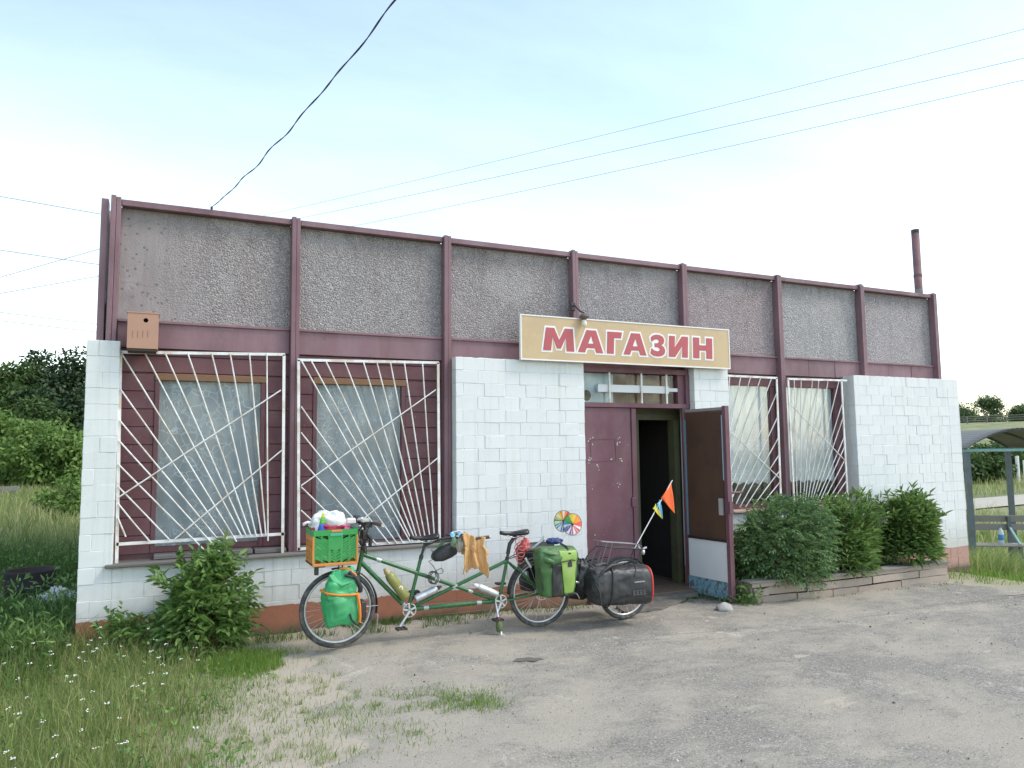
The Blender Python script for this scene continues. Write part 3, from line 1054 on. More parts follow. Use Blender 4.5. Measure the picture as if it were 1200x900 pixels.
# closed leaf
lf = MB().box((5.105, DY - 0.005, 0.005), (5.80, DY + 0.035, 2.258), 0.004).build('door_leaf', M_DOOR, shop)
lf['label'] = 'closed left leaf of the burgundy metal shop door'
MB().box((5.805, DY - 0.018, 0.0), (5.875, DY + 0.03, 2.25), 0.004).build('edge_strip', M_DOOR, lf)
MB().box((5.78, DY - 0.03, 1.02), (5.84, DY - 0.006, 1.14), 0.004).build('lock_plate', M_DOOR, lf)
chips = MB()
rr = random.Random(5)
M_CHIP = simple('bared_plaster_filler', (0.55, 0.52, 0.50), 0.8)
for (cx, cz, s, k) in ((5.20, 1.60, 0.02, 7), (5.21, 1.84, 0.025, 5), (5.60, 1.84, 0.025, 6), (5.30, 1.52, 0.02, 6), (5.64, 1.62, 0.02, 4), (5.22, 1.28, 0.012, 3), (5.60, 1.30, 0.016, 3), (5.25, 0.72, 0.01, 2), (5.50, 1.62, 0.01, 3)):
    for _ in range(k):
        x, z = cx + rr.uniform(-1, 1) * s * 1.3, cz + rr.uniform(-1, 1) * s * 2
        pts = [(x + math.cos(a) * rr.uniform(.003, .011), z + math.sin(a) * rr.uniform(.003, .014)) for a in [i * 2 * math.pi / 7 for i in range(7)]]
        chips.prism([pts], lambda u, v, d: (u, d, v), DY - 0.0075, DY - 0.004)
ch = chips.build('paint_chips', M_CHIP, lf)
ch['kind'] = 'stuff'
scar = MB()
for a, b in (((5.20, 1.86), (5.56, 1.87)), ((5.56, 1.87), (5.57, 1.60)), ((5.57, 1.60), (5.21, 1.59)), ((5.21, 1.59), (5.20, 1.86))):
    scar.bar((a[0], DY - 0.006, a[1]), (b[0], DY - 0.006, b[1]), 0.003, 0.0025)
scar.build('notice_scar', M_SIDE, lf)

# open leaf, swung outwards about its hinge
HX, HYY = 6.60, -0.155
OX, OYY = 6.655, -0.905
dl = Vector((OX - HX, OYY - HYY, 0))
LW = dl.length
du = dl.normalized()
dn = Vector((-du.y, du.x, 0))
if dn.x > 0:
    dn = -dn                        # towards -x: the inner face the camera sees
Z0, Z1 = -0.075, 2.235


def leafbox(u0, u1, z0, z1, t0, t1):
    c_ = Vector((HX, HYY, 0)) + du * (u0 + u1) / 2 + dn * (t0 + t1) / 2 + Vector((0, 0, (z0 + z1) / 2))
    return MB().obox(c_, du * (u1 - u0) / 2, dn * (t1 - t0) / 2, Vector((0, 0, (z1 - z0) / 2)))


ol = leafbox(0.0, LW - 0.055, Z0, Z1, -0.02, 0.008).build('door_leaf', M_DOOR, shop)
ol['label'] = 'open right door leaf with brown board above white panel'
leafbox(0.045, LW - 0.085, 0.64, Z1 - 0.05, 0.0085, 0.016).build('upper_board', M_BROWNP, ol)
leafbox(0.02, LW - 0.065, 0.135, 0.605, 0.0085, 0.014).build('lower_panel', M_WHITEP, ol)
leafbox(0.02, LW - 0.065, 0.607, 0.636, 0.0085, 0.026).build('cross_rail', simple('dark_rail', (0.03, 0.02, 0.02), 0.6), ol)
leafbox(0.0, LW - 0.06, Z0 + 0.005, 0.133, 0.0085, 0.012).build('flaking_base', M_BLUEP, ol)
leafbox(LW - 0.082, LW - 0.066, 1.35, 2.14, 0.0085, 0.022).build('blue_strip', simple('light_blue_strip', (0.30, 0.50, 0.58), 0.6), ol)
leafbox(0.004, 0.030, 0.64, Z1 - 0.12, 0.0085, 0.014).build('blue_strip', simple('faded_blue_strip', (0.12, 0.25, 0.34), 0.7), ol)
leafbox(LW - 0.053, LW, Z0 - 0.02, Z1 + 0.015, -0.03, 0.034).build('edge_post', M_DOOR, ol)
leafbox(0.03, LW - 0.06, Z1 - 0.032, Z1 + 0.004, 0.0085, 0.02).build('top_trim', M_GREYWOOD, ol)
leafbox(LW - 0.16, LW - 0.09, 0.93, 1.13, 0.0165, 0.036).build('lock_case', M_ALU, ol)
leafbox(LW + 0.001, LW + 0.02, 0.96, 1.10, -0.026, 0.03).build('lock_plate', M_DOOR, ol)
p0 = Vector((HX, HYY, 1.20)) + du * (LW - 0.02) - dn * 0.03
MB().tube([p0, p0 - dn * 0.12, p0 - dn * 0.20], 0.014, 8).build('latch_bar', M_DOOR, ol)

# vestibule and inner green frame
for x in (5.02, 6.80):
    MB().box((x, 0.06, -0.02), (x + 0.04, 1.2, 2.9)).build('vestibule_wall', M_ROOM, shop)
gf = MB()
gf.box((5.94, 0.16, -0.02), (6.10, 0.24, 2.12))
gf.box((6.625, 0.10, -0.02), (6.70, 0.24, 2.12))
gf.box((5.94, 0.158, 2.121), (6.70, 0.24, 2.20))
gf.build('inner_door_frame', M_GREENP, shop)
MB().box((5.07, 0.17, -0.018), (5.935, 0.22, 2.7)).build('inner_leaf', M_GREENP, shop)
MB().box((5.94, 0.17, 2.203), (6.79, 0.22, 2.7)).build('over_door_panel', M_GREENP, shop)
MB().box((6.705, 0.17, -0.018), (6.795, 0.22, 2.2)).build('inner_jamb', M_GREENP, shop)
MB().box((5.05, -0.30, -0.14), (6.72, 0.119, -0.02), 0.008).build('threshold', M_FLOORB, shop)
# a shelf and counter deep inside, barely seen
sh = MB()
sh.box((5.6, 3.6, 0), (7.6, 3.9, 0.95))
for z in (1.1, 1.5, 1.9):
    sh.box((5.3, 4.8, z), (8.0, 5.1, z + 0.03))
sh.build('shop_shelf', M_ROOM, shop)
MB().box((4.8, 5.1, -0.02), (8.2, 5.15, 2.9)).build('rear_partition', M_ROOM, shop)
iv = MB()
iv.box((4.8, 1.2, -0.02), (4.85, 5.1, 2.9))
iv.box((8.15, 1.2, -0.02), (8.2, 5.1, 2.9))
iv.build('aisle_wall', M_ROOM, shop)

# ------------------------------------------------------------------ SHOP SIGN
sign = thing('shop_sign', 'long tan signboard with red white-edged letters above the entrance', 'sign')
M_TAN = simple('tan_sign_face', (0.56, 0.41, 0.235), 0.5, var=0.05, scale=5, bump=0.04, dirt=((0.36, 0.28, 0.18), 0.25))
M_RED = simple('faded_red_vinyl', (0.44, 0.085, 0.095), 0.45, var=0.10, bump=0.0)
M_SWHITE = simple('white_vinyl', (0.80, 0.79, 0.77), 0.45, var=0.04, bump=0.0)
SX0, SX1, SZ0, SZ1, SY = 4.178, 7.268, 2.782, 3.315, -0.302
MB().box((SX0 + 0.012, SY, SZ0 + 0.012), (SX1 - 0.012, SY + 0.03, SZ1 - 0.012)).build('board', M_TAN, sign)
bo = MB()
bo.box((SX0, SY - 0.006, SZ0), (SX1, SY + 0.034, SZ0 + 0.014))
bo.box((SX0, SY - 0.006, SZ1 - 0.014), (SX1, SY + 0.034, SZ1))
bo.box((SX0, SY - 0.005, SZ0 + 0.014), (SX0 + 0.014, SY + 0.034, SZ1 - 0.014))
bo.box((SX1 - 0.014, SY - 0.005, SZ0 + 0.014), (SX1, SY + 0.034, SZ1 - 0.014))
bo.build('edge_trim', M_SWHITE, sign)
for x in (5.04, 6.72):
    MB().box((x - 0.02, SY + 0.035, 2.83), (x + 0.02, -0.112, 3.25)).build('bracket', M_TRIM, sign)
LET = {
    'M': [[(0, 0), (.07, 1), (.33, 1), (.50, .48), (.67, 1), (.93, 1), (1, 0), (.75, 0), (.715, .60), (.56, .10), (.44, .10), (.285, .60), (.25, 0)]],
    'A': [[(0, 0), (.31, 1), (.69, 1), (1, 0), (.72, 0), (.665, .2), (.335, .2), (.28, 0)], [(.39, .40), (.61, .40), (.50, .76)]],
    'G': [[(0, 0), (0, 1), (1, 1), (.93, .72), (.46, .72), (.46, 0)]],
    'Z': [[(.0, .84), (.12, .95), (.35, 1.01), (.62, 1.0), (.85, .92), (.94, .76), (.88, .60), (.72, .52), (.92, .44), (1, .28), (.94, .12), (.74, .01), (.42, -.02), (.15, .02), (-.02, .12), (.05, .36), (.22, .27), (.42, .23), (.57, .25), (.63, .32), (.57, .39), (.42, .42), (.27, .42), (.27, .60), (.42, .60), (.53, .64), (.57, .71), (.51, .77), (.38, .79), (.22, .75), (.07, .66)]],
    'I': [[(0, 0), (0, 1), (.30, 1), (.30, .46), (.67, 1), (1, 1), (1, 0), (.70, 0), (.70, .54), (.33, 0)]],
    'N': [[(0, 0), (0, 1), (.32, 1), (.32, .64), (.68, .64), (.68, 1), (1, 1), (1, 0), (.68, 0), (.68, .38), (.32, .38), (.32, 0)]],
}


def offset(poly, d):
    n = len(poly)
    ar = sum(poly[i][0] * poly[(i + 1) % n][1] - poly[(i + 1) % n][0] * poly[i][1] for i in range(n))
    sg = 1 if ar > 0 else -1
    outp = []
    for i in range(n):
        p0, p1, p2 = Vector(poly[i - 1]), Vector(poly[i]), Vector(poly[(i + 1) % n])
        a, b = (p1 - p0).normalized(), (p2 - p1).normalized()
        na_, nb_ = Vector((a.y, -a.x)) * sg, Vector((b.y, -b.x)) * sg
        mvec = na_ + nb_
        k = mvec.length_squared
        s = min(2.0 / max(k, 1e-3), 1.7)
        outp.append(tuple(p1 + mvec * d * s))
    return outp


LZ0, LH = 2.905, 0.272
for ch_, a, b in (('M', 4.475, 4.895), ('A', 4.945, 5.298), ('G', 5.352, 5.565), ('A', 5.592, 5.934), ('Z', 5.995, 6.218), ('I', 6.276, 6.575), ('N', 6.660, 6.972)):
    sh_ = 0.05 if ch_ in 'MAGI' else 0.02
    pol = [[(a + (b - a) * u + (v - 0.5) * LH * sh_, LZ0 + LH * v) for u, v in l] for l in LET[ch_]]
    oc_ = pol[0]
    if ch_ == 'Z':
        oc_ = [(a + (b - a) * u, LZ0 + LH * v) for u, v in LET['Z'][0][:15] + [(0.03, .30), (.16, .34), (.22, .50), (.16, .68), (.03, .72)]]
    MB().prism([offset(oc_, 0.022)], lambda u, v, d: (u, d, v), SY - 0.003, SY - 0.0005).build('letter_outline', M_SWHITE, sign)
    MB().prism(pol, lambda u, v, d: (u, d, v), SY - 0.007, SY - 0.0035).build('letter', M_RED, sign)

# lamp above the sign
lamp = thing('sign_lamp', 'small bulb lamp on a bracket above the signboard', 'lamp')
MB().tube([(4.985, -0.115, 3.50), (4.985, -0.16, 3.50), (4.985, -0.30, 3.40), (5.0, -0.36, 3.38), (5.0, -0.36, 3.345)], 0.009, 6).build('bracket', M_BLACK, lamp)
MB().box((4.955, -0.135, 3.44), (5.015, -0.112, 3.54), 0.004).build('wall_plate', M_BLACK, lamp)
MB().lathe([(0.0, 0.03), (0.03, 0.028), (0.055, 0.0), (0.058, -0.02), (0.03, -0.03), (0.028, -0.05)], (5.0, -0.36, 3.335)).build('socket', simple('rusty_socket', (0.13, 0.10, 0.085), 0.7), lamp)
MB().lathe([(0.022, 0.0), (0.028, -0.03), (0.034, -0.055), (0.026, -0.085), (0.0, -0.098)], (5.0, -0.36, 3.295)).build('bulb', simple('frosted_bulb', (0.75, 0.72, 0.62), 0.25), lamp)

# birdhouse
bh = thing('birdhouse', 'pale brown wooden birdhouse fixed at the left end of the fascia', 'birdhouse')
M_BH = simple('primed_brown_board', (0.43, 0.245, 0.175), 0.75, var=0.08, scale=6)
bx0, bx1, bz0, bz1, by0 = 0.145, 0.402, 2.715, 3.042, -0.355
hole = [(0.296 + 0.021 * math.cos(a), 2.979 + 0.021 * math.sin(a)) for a in [2 * math.pi * i / 18 for i in range(18)]]
MB().prism([[(bx0, bz0), (bx1, bz0), (bx1, bz1), (bx0, bz1)], hole], lambda u, v, d: (u, d, v), by0, by0 + 0.016).build('front_board', M_BH, bh)
MB().box((bx0, by0 + 0.018, bz0), (bx0 + 0.016, -0.12, bz1)).build('side_board', M_BH, bh)
MB().box((bx1 - 0.016, by0 + 0.018, bz0), (bx1, -0.12, bz1)).build('side_board', M_BH, bh)
MB().box((bx0 + 0.017, -0.14, bz0), (bx1 - 0.017, -0.125, bz1)).build('back_board', M_BH, bh)
MB().box((bx0 - 0.006, by0 - 0.004, bz1 + 0.001), (bx1 + 0.006, -0.11, bz1 + 0.014)).build('lid', M_BH, bh)
MB().box((bx0 + 0.005, by0 + 0.01, bz0 - 0.022), (bx1 - 0.012, -0.12, bz0 - 0.002)).build('bottom_board', simple('dark_bottom', (0.07, 0.05, 0.04), 0.8), bh)
MB().box((0.2, -0.122, 2.80), (0.34, -0.034, 2.95)).build('wall_batten', M_TRIM, bh)
gr = MB()
for i in range(4):
    gr.bar((0.19 + i * 0.042, by0 - 0.001, 2.81 + 0.004 * i), (0.19 + i * 0.042, by0 - 0.001, 2.875 + 0.004 * i), 0.0022, 0.0016)
gr.build('grooves', simple('groove_shadow_wood', (0.29, 0.16, 0.12), 0.8), bh)

# stove pipe
pipe = thing('chimney_pipe', 'thin rusty brown stove pipe rising behind the right end of the parapet', 'chimney')
PX, PY_ = 12.075, 0.40
M_RUSTP = simple('rusty_collar', (0.16, 0.10, 0.09), 0.8)
MB().lathe([(0.064, -0.4), (0.064, 5.44), (0.057, 5.44), (0.057, 4.9)], (PX, PY_, 0), n=20).build('pipe', simple('rust_brown_pipe', (0.20, 0.105, 0.11), 0.75, scale=5, dirt=((0.07, 0.04, 0.035), 0.7)), pipe)
MB().lathe([(0.069, 4.62), (0.069, 4.66)], (PX, PY_, 0), n=20).build('joint_collar', M_RUSTP, pipe)
MB().lathe([(0.0655, 4.33), (0.0655, 4.40)], (PX, PY_, 0), n=20).build('sleeve', M_GREYWOOD, pipe)
MB().lathe([(0.0655, 5.38), (0.0655, 5.441)], (PX, PY_, 0), n=20).build('sooty_rim', M_BLACK, pipe)

# ------------------------------------------------------------------ planter, board, stone
planter = thing('plank_planter', 'low weathered plank planter bed in front of the right windows', 'planter')


def prow(x):
    return -1.00 + 0.19 * sst((x - 8.0) / 2.7).item()          # front line of the planter


def pbox(x0, x1, z0, z1, name='plank', dy=0.0, th=0.028, top=False):
    nsub = 3
    m = MB()
    rings = []
    for i in range(nsub + 1):
        x = x0 + (x1 - x0) * i / nsub
        g = H(x, prow(x)) + YARD
        y = prow(x) + dy
        wob = random.uniform(-0.003, 0.003)
        rings.append([(x, y - th / 2, g + z0 + wob), (x, y + th / 2, g + z0 + wob), (x, y + th / 2, g + z1 + wob), (x, y - th / 2, g + z1 + wob)])
    m.loft(rings, smooth=False)
    return m.build(name, M_PLANK, planter)


random.seed(21)
for row, (z0, z1, cuts) in enumerate(((-0.06, 0.075, (6.88, 7.55, 8.15, 8.62, 9.55, 10.62)), (0.082, 0.175, (6.86, 7.10, 7.72, 8.05, 8.95, 9.98, 10.60)), (0.182, 0.235, (6.84, 7.75, 8.75, 9.45, 10.63)))):
    for a, b in zip(cuts[:-1], cuts[1:]):
        pbox(a + 0.006, b - 0.008, z0 + random.uniform(-.004, .006), z1 + random.uniform(-.006, .004), dy=random.uniform(-0.012, 0.012) + row * 0.006)
for a, b in ((6.80, 7.62), (7.63, 8.30), (8.31, 9.10), (9.105, 9.75), (9.755, 10.68)):
    nsub = 3
    rings = []
    for i in range(nsub + 1):
        x = a + (b - a - 0.006) * i / nsub
        g = H(x, prow(x)) + YARD + 0.238
        rings.append([(x, prow(x) - 0.03, g), (x, prow(x) + 0.13, g + 0.004), (x, prow(x) + 0.13, g + 0.026), (x, prow(x) - 0.035, g + 0.022)])
    MB().loft(rings, smooth=False).build('coping_plank', M_GREYWOOD, planter)
for z0, z1 in ((-0.06, 0.08), (0.085, 0.235)):
    MB().box((10.62, -0.80, -0.17 + z0), (10.65, -0.24, -0.17 + z1)).build('end_plank', M_PLANK, planter)
    MB().box((6.84, -0.985, -0.10 + z0), (6.87, -0.24, -0.10 + z1)).build('end_plank', M_PLANK, planter)
sp_ = MB()


def soilf(u, v):
    x = 6.88 + 3.72 * u
    y = prow(x) + 0.02 + (-0.24 - prow(x) - 0.02) * v
    return (x, y, H(x, y) + 0.20 + 0.025 * math.sin(x * 7) * math.sin(y * 9 + x))


sp_.grid(soilf, 40, 8)
sp_.build('planter_soil', simple('dark_soil', (0.06, 0.045, 0.03), 0.95, scale=20), planter)

M_MAT = simple('worn_rubber_mat', (0.12, 0.11, 0.095), 0.9, dirt=((0.20, 0.18, 0.15), 0.7))


def slab(name, pts, th, mat, label, cat, tilt=0.0, off=0.012):
    zt = [H(x, y) + YARD + off + tilt * i for i, (x, y) in enumerate(pts)]
    m = MB()
    n = len(pts)
    vs = [(x, y, z) for (x, y), z in zip(pts, zt)] + [(x, y, z + th) for (x, y), z in zip(pts, zt)]
    fs = [tuple(reversed(range(n))), tuple(range(n, 2 * n))] + [(i, (i + 1) % n, n + (i + 1) % n, n + i) for i in range(n)]
    m.add(vs, fs)
    return tag(m.build(name, mat), label, cat)


slab('step_board', [(5.10, -0.93), (5.60, -0.92), (6.22, -0.56), (6.24, -0.36), (5.75, -0.35), (5.2, -0.60)], 0.022, M_MAT, 'flat worn dark board lying on the ground before the doorway', 'board')
slab('door_mat', [(5.55, -0.52), (6.50, -0.44), (6.52, -0.31), (5.55, -0.33)], 0.045, M_MAT, 'dark strip mat along the door threshold', 'mat')


def stone(name, c, r, label, seed):
    rr_ = random.Random(seed)
    bm = bmesh.new()
    bmesh.ops.create_icosphere(bm, subdivisions=3, radius=1)
    ph = [rr_.uniform(0, 6) for _ in range(9)]
    vs = []
    for v in bm.verts:
        p = v.co
        k = 1 + 0.10 * math.sin(3 * p.x + ph[0]) + 0.09 * math.sin(4 * p.y + ph[1]) + 0.08 * math.sin(5 * p.z + 3 * p.x + ph[2])
        # planar chops
        for nx, ny, nz, d in ((0.3, -0.5, 0.8, 0.72), (-0.7, -0.4, 0.5, 0.78), (0.8, -0.5, 0.2, 0.8)):
            t = (p.x * nx + p.y * ny + p.z * nz) * k
            if t > d:
                k *= d / t * 1.0
        vs.append((c[0] + p.x * k * r[0], c[1] + p.y * k * r[1], c[2] + p.z * k * r[2]))
    fs = [[v.index for v in f.verts] for f in bm.faces]
    bm.free()
    m = MB()
    m.add(vs, fs, True)
    return tag(m.build(name, simple('grey_fieldstone', (0.34, 0.335, 0.31), 0.9, scale=9, bump=0.5, bscale=45)), label, 'stone')


stone('stone', (6.30, -1.15, -0.075), (0.115, 0.085, 0.065), 'grey angular stone propping the open door leaf', 3)

# ------------------------------------------------------------------ TANDEM BICYCLE
BY = -1.05
ZG = lambda x: H(x, BY) + YARD
bike = thing('tandem_bicycle', 'green tandem touring bicycle parked along the shop front', 'bicycle')
FW = Vector((1.948, BY, ZG(1.948) + 0.345))
RW = Vector((4.002, BY, ZG(4.002) + 0.345))


def wheel(c, R_, parent, spokes=32, disc=True, seed=1):
    tw = MB().torus(c, R_ - 0.022, 0.022, n=72, m=12, sq=1.05).build('wheel', M_RUBBER, parent)
    MB().torus(c, R_ - 0.05, 0.011, n=72, m=8, sq=1.0).build('rim', M_ALU, tw)
    MB().torus(c, R_ - 0.024, 0.0232, n=72, m=4, sq=0.95).build('sidewall_band', simple('reflective_band', (0.34, 0.35, 0.36), 0.5), tw) if False else None
    MB().lathe([(0.0, -0.055), (0.014, -0.055), (0.014, -0.045), (0.032, -0.04), (0.032, -0.034), (0.016, -0.03), (0.016, 0.03), (0.032, 0.034), (0.032, 0.04), (0.014, 0.045), (0.014, 0.055), (0, 0.055)], c, (0, 1, 0), 16).build('hub', M_ALU, tw)
    sp = MB()
    for i in range(spokes):
        a = 2 * math.pi * i / spokes
        s = 1 if i % 2 else -1
        off = (1 if (i // 2) % 2 else -1) * 0.9
        p = c + Vector((math.cos(a) * (R_ - 0.055), 0, math.sin(a) * (R_ - 0.055)))
        h = c + Vector((math.cos(a + off) * 0.03, s * 0.037, math.sin(a + off) * 0.03))
        sp.tube([h, p], 0.0021, 4, cap=False)
    sp.build('spokes', M_STEEL, tw)
    if disc:
        dm = MB().torus(c + Vector((0, -0.048, 0)), 0.07, 0.008, n=32, m=6, sq=0.15)
        for i in range(5):
            a = i * 2 * math.pi / 5
            dm.bar(c + Vector((0.02 * math.cos(a), -0.048, 0.02 * math.sin(a))), c + Vector((0.066 * math.cos(a + .4), -0.048, 0.066 * math.sin(a + .4))), 0.004, 0.001)
        dm.build('brake_disc', M_STEEL, tw)
    return tw


wheel(FW, 0.345, bike)
wheel(RW, 0.345, bike)

P = lambda x, z, y=0.0: Vector((x, BY + y, z))
fm = MB()
HT, HB = P(2.172, 0.835), P(2.125, 0.615)
BB1, BB2 = P(2.606, 0.258), P(3.545, 0.250)
SC1, SC2 = P(2.735, 0.735), P(3.634, 0.636)
fm.tube([HT, HB], 0.021, 12)
fm.tube([P(2.165, 0.800), P(3.49, 0.268)], 0.0185, 12)          # long tube head -> rear bracket
fm.tube([P(2.150, 0.735), BB1], 0.022, 12)                      # down tube
fm.tube([BB1, BB2], 0.022, 12)                                  # bottom tube
fm.tube([P(2.63, 0.268), SC2], 0.0175, 12)                      # rising rear tube
fm.tube([BB1, SC1 + (SC1 - BB1).normalized() * 0.02], 0.017, 12)
fm.tube([BB2, SC2 + (SC2 - BB2).normalized() * 0.02], 0.017, 12)
for s in (-1, 1):
    fm.tube([SC2 + Vector((0, s * 0.012, 0)), P(3.72, 0.56, s * 0.05), RW + Vector((0, s * 0.065, 0.012))], 0.0085, 8)
    fm.tube([BB2 + Vector((0, s * 0.02, 0)), P(3.66, 0.257, s * 0.05), RW + Vector((0, s * 0.065, 0))], 0.011, 8)
fm.tube([BB1 + Vector((0, -0.04, 0)), BB1 + Vector((0, 0.04, 0))], 0.026, 14)
fm.tube([BB2 + Vector((0, -0.04, 0)), BB2 + Vector((0, 0.04, 0))], 0.026, 14)
fm.build('frame', M_FRAME, bike)
for a, b, ts in ((P(2.165, 0.80), P(3.49, 0.268), (0.10, 0.53, 0.79)), (BB1, BB2, (0.16, 0.74)), (P(2.63, 0.268), SC2, (0.42,)), (P(2.150, 0.735), BB1, (0.88, 0.94))):
    for t in ts:
        d = (b - a)
        MB().tube([a + d * t, a + d * (t + 0.05 / d.length)], 0.0226 if a in (BB1,) or abs(a.z - 0.735) < 1e-6 else 0.0192, 12).build('silver_band', M_CHROME, bike)
# fork
fk = MB()
for s in (-1, 1):
    fk.tube([HB + Vector((0, s * 0.045, -0.02)), P(2.06, 0.46, s * 0.052), FW + Vector((0.02, s * 0.055, 0.05)), FW + Vector((0, s * 0.055, 0))], [0.013, 0.012, 0.009, 0.008], 8)
fk.tube([HB + Vector((0, -0.05, -0.015)), HB + Vector((0, 0.05, -0.015))], 0.015, 8)
fk.tube([HB, HB + Vector((-0.004, 0, -0.03))], 0.017, 8)
fk.build('fork', M_FRAME, bike)


def fender(c, R_, a0, a1, name='fender', mat=M_BLACK, parent=bike, wd=0.03):
    def f(u, v):
        a = R(a0 + (a1 - a0) * u)
        k = (v - 0.5) * 2
        rr_ = R_ - 0.010 * k * k
        return (c.x + math.cos(a) * rr_, c.y + wd * k, c.z + math.sin(a) * rr_)
    m = MB().grid(f, 36, 6)
    o = m.build(name, mat, parent)
    md = o.modifiers.new('thick', 'SOLIDIFY')
    md.thickness = 0.003
    return o


fender(FW, 0.368, -12, 100)
fender(RW, 0.368, 20, 178)
fl = MB().grid(lambda u, v: (FW.x + 0.362 + 0.012 * u - 0.03 * u * u, BY + 0.03 * (v - 0.5) * 2, FW.z - 0.08 - 0.16 * u), 6, 3).build('mud_flap', M_ALU, bike)
fl.modifiers.new('thick', 'SOLIDIFY').thickness = 0.003
st = MB()
for s in (-1, 1):
    st.tube([FW + Vector((0, s * 0.06, 0)), FW + Vector((0.36, s * 0.03, 0.0))], 0.0025, 5)
    st.tube([RW + Vector((0, s * 0.07, 0)), RW + Vector((0.12, s * 0.03, 0.345))], 0.0025, 5)
    st.tube([RW + Vector((0, s * 0.07, 0)), RW + Vector((-0.25, s * 0.03, 0.27))], 0.0025, 5)
st.build('fender_stays', M_STEEL, bike)

# saddles
M_SADDLE = simple('black_saddle', (0.02, 0.02, 0.022), 0.32)


def saddle(nose, tail, parent):
    d = Vector(tail) - Vector(nose)
    L = d.length
    t = d.normalized()
    n = Vector((0, 1, 0))
    u = n.cross(t)
    if u.z < 0:
        u = -u
    rings = []
    for i in range(15):
        s = i / 14
        wd = 0.020 + 0.055 * sst(np.array((s - 0.42) / 0.42)).item()
        if i == 0:
            wd = 0.010
        if i == 14:
            wd *= 0.82
        hg = 0.020 + 0.012 * s
        dz = 0.012 * math.sin(s * math.pi * 1.1 + 3.4) + 0.010 * s * s
        c_ = Vector(nose) + t * L * s + u * dz
        ring = []
        for j in range(12):
            a = 2 * math.pi * j / 12
            ca, sa = math.cos(a), math.sin(a)
            ring.append(c_ + n * wd * ca + u * (hg * sa if sa > 0 else hg * 0.9 * sa))
        rings.append(ring)
    sadd = MB().loft(rings).build('saddle', M_SADDLE, parent)
    m = MB()
    for s in (-1, 1):
        m.tube([Vector(nose) + t * 0.05 + n * s * 0.008 - u * 0.015, Vector(nose) + t * L * 0.45 + n * s * 0.022 - u * 0.045, Vector(nose) + t * L * 0.75 + n * s * 0.024 - u * 0.042, Vector(nose) + t * L * 0.93 + n * s * 0.04 - u * 0.01], 0.0035, 6)
    m.build('saddle_rails', M_STEEL, sadd)


saddle(P(2.625, 0.928), P(2.900, 0.905), bike)
saddle(P(3.560, 0.920), P(3.860, 0.893), bike)
sp1 = MB().tube([SC1, P(2.775, 0.862)], 0.0135, 10)
sp1.tube([P(2.765, 0.862), P(2.795, 0.878)], 0.012, 8)
sp1.build('seatpost', M_BLACK, bike)
sp2 = MB().tube([SC2, P(3.650, 0.72)], 0.0135, 10).tube([P(3.645, 0.70), P(3.668, 0.80), P(3.715, 0.855), P(3.74, 0.872)], 0.020, 10)
sp2.build('seatpost', M_BLACK, bike)
MB().tube([SC1 - Vector((0.004, 0, 0.02)), SC1 + Vector((0.006, 0, 0.018))], 0.0205, 12).build('seat_clamp', M_BLACK, bike)
MB().tube([SC2 - Vector((0.003, 0, 0.0)), SC2 + Vector((0.008, 0, 0.035))], 0.0205, 12).build('seat_clamp', M_BLACK, bike)

# front cockpit
stm = MB().tube([HT, P(2.185, 0.90), P(2.205, 1.02)], 0.017, 10).tube([P(2.20, 1.0), P(2.19, 1.07), P(2.165, 1.085)], 0.019, 10)
stm.tube([P(2.172, 0.836), P(2.176, 0.858)], 0.024, 12)
stm.build('stem', M_BLACK, bike)
hb = MB().tube([P(2.27, 1.085, -0.33), P(2.22, 1.095, -0.20), P(2.17, 1.085, -0.06), P(2.165, 1.085, 0.0), P(2.17, 1.085, 0.06), P(2.20, 1.095, 0.2), P(2.24, 1.085, 0.30)], 0.0125, 8).build('handlebar', M_BLACK, bike)
M_GRIP = simple('brown_cork_grip', (0.10, 0.06, 0.045), 0.8)
MB().tube([P(2.228, 1.094, -0.215), P(2.268, 1.085, -0.325)], 0.0165, 10).build('grip', M_GRIP, hb)
MB().tube([P(2.269, 1.085, -0.327), P(2.273, 1.084, -0.339)], 0.0172, 10).build('grip_plug', M_ALU, hb)
MB().tube([P(2.205, 1.094, 0.21), P(2.236, 1.085, 0.29)], 0.0165, 10).build('grip', M_GRIP, hb)
lv = MB()
for s in (-1, 1):
    lv.tube([P(2.20, 1.085, s * 0.17), P(2.155, 1.07, s * 0.185), P(2.13, 1.05, s * 0.27)], 0.006, 6)
    lv.box((2.165, BY + s * 0.15 - 0.025, 1.055), (2.215, BY + s * 0.15 + 0.025, 1.10))
lv.build('brake_lever', M_BLACK, hb)
cb = MB()
for i, (dx, dy) in enumerate(((0.0, -0.03), (0.015, 0.03), (-0.02, -0.07), (0.01, 0.08), (0.03, -0.11))):
    cb.tube([P(2.18 + dx, 1.07, dy), P(2.11 + dx, 1.04 - 0.03 * i, dy * 1.1), P(2.15 + dx, 0.90, dy * 0.8), P(2.20, 0.80, dy * 0.3)], 0.004, 5)
cb.build('brake_cables', M_BLACK, bike)
bl = MB().lathe([(0, -0.02), (0.03, -0.02), (0.034, 0.0), (0.026, 0.016), (0, 0.022)], P(2.14, 1.125, -0.05), (0, 0, 1), 16)
bl.box((2.13, BY - 0.14, 1.10), (2.20, BY - 0.085, 1.135), 0.006)
bl.build('bell', M_STEEL, bike)
MB().box((2.105, BY + 0.03, 1.09), (2.16, BY + 0.12, 1.15), 0.008).build('cycle_computer', M_BLACK, bike)
MB().tube([P(2.20, 0.99, -0.04), P(2.235, 0.94, -0.06), P(2.225, 0.88, -0.05)], 0.018, 8).build('cable_guide', M_BLACK, bike)
MB().box((2.155, BY - 0.05, 0.93), (2.215, BY + 0.05, 1.02), 0.01).build('bag_mount', M_BLACK, bike)
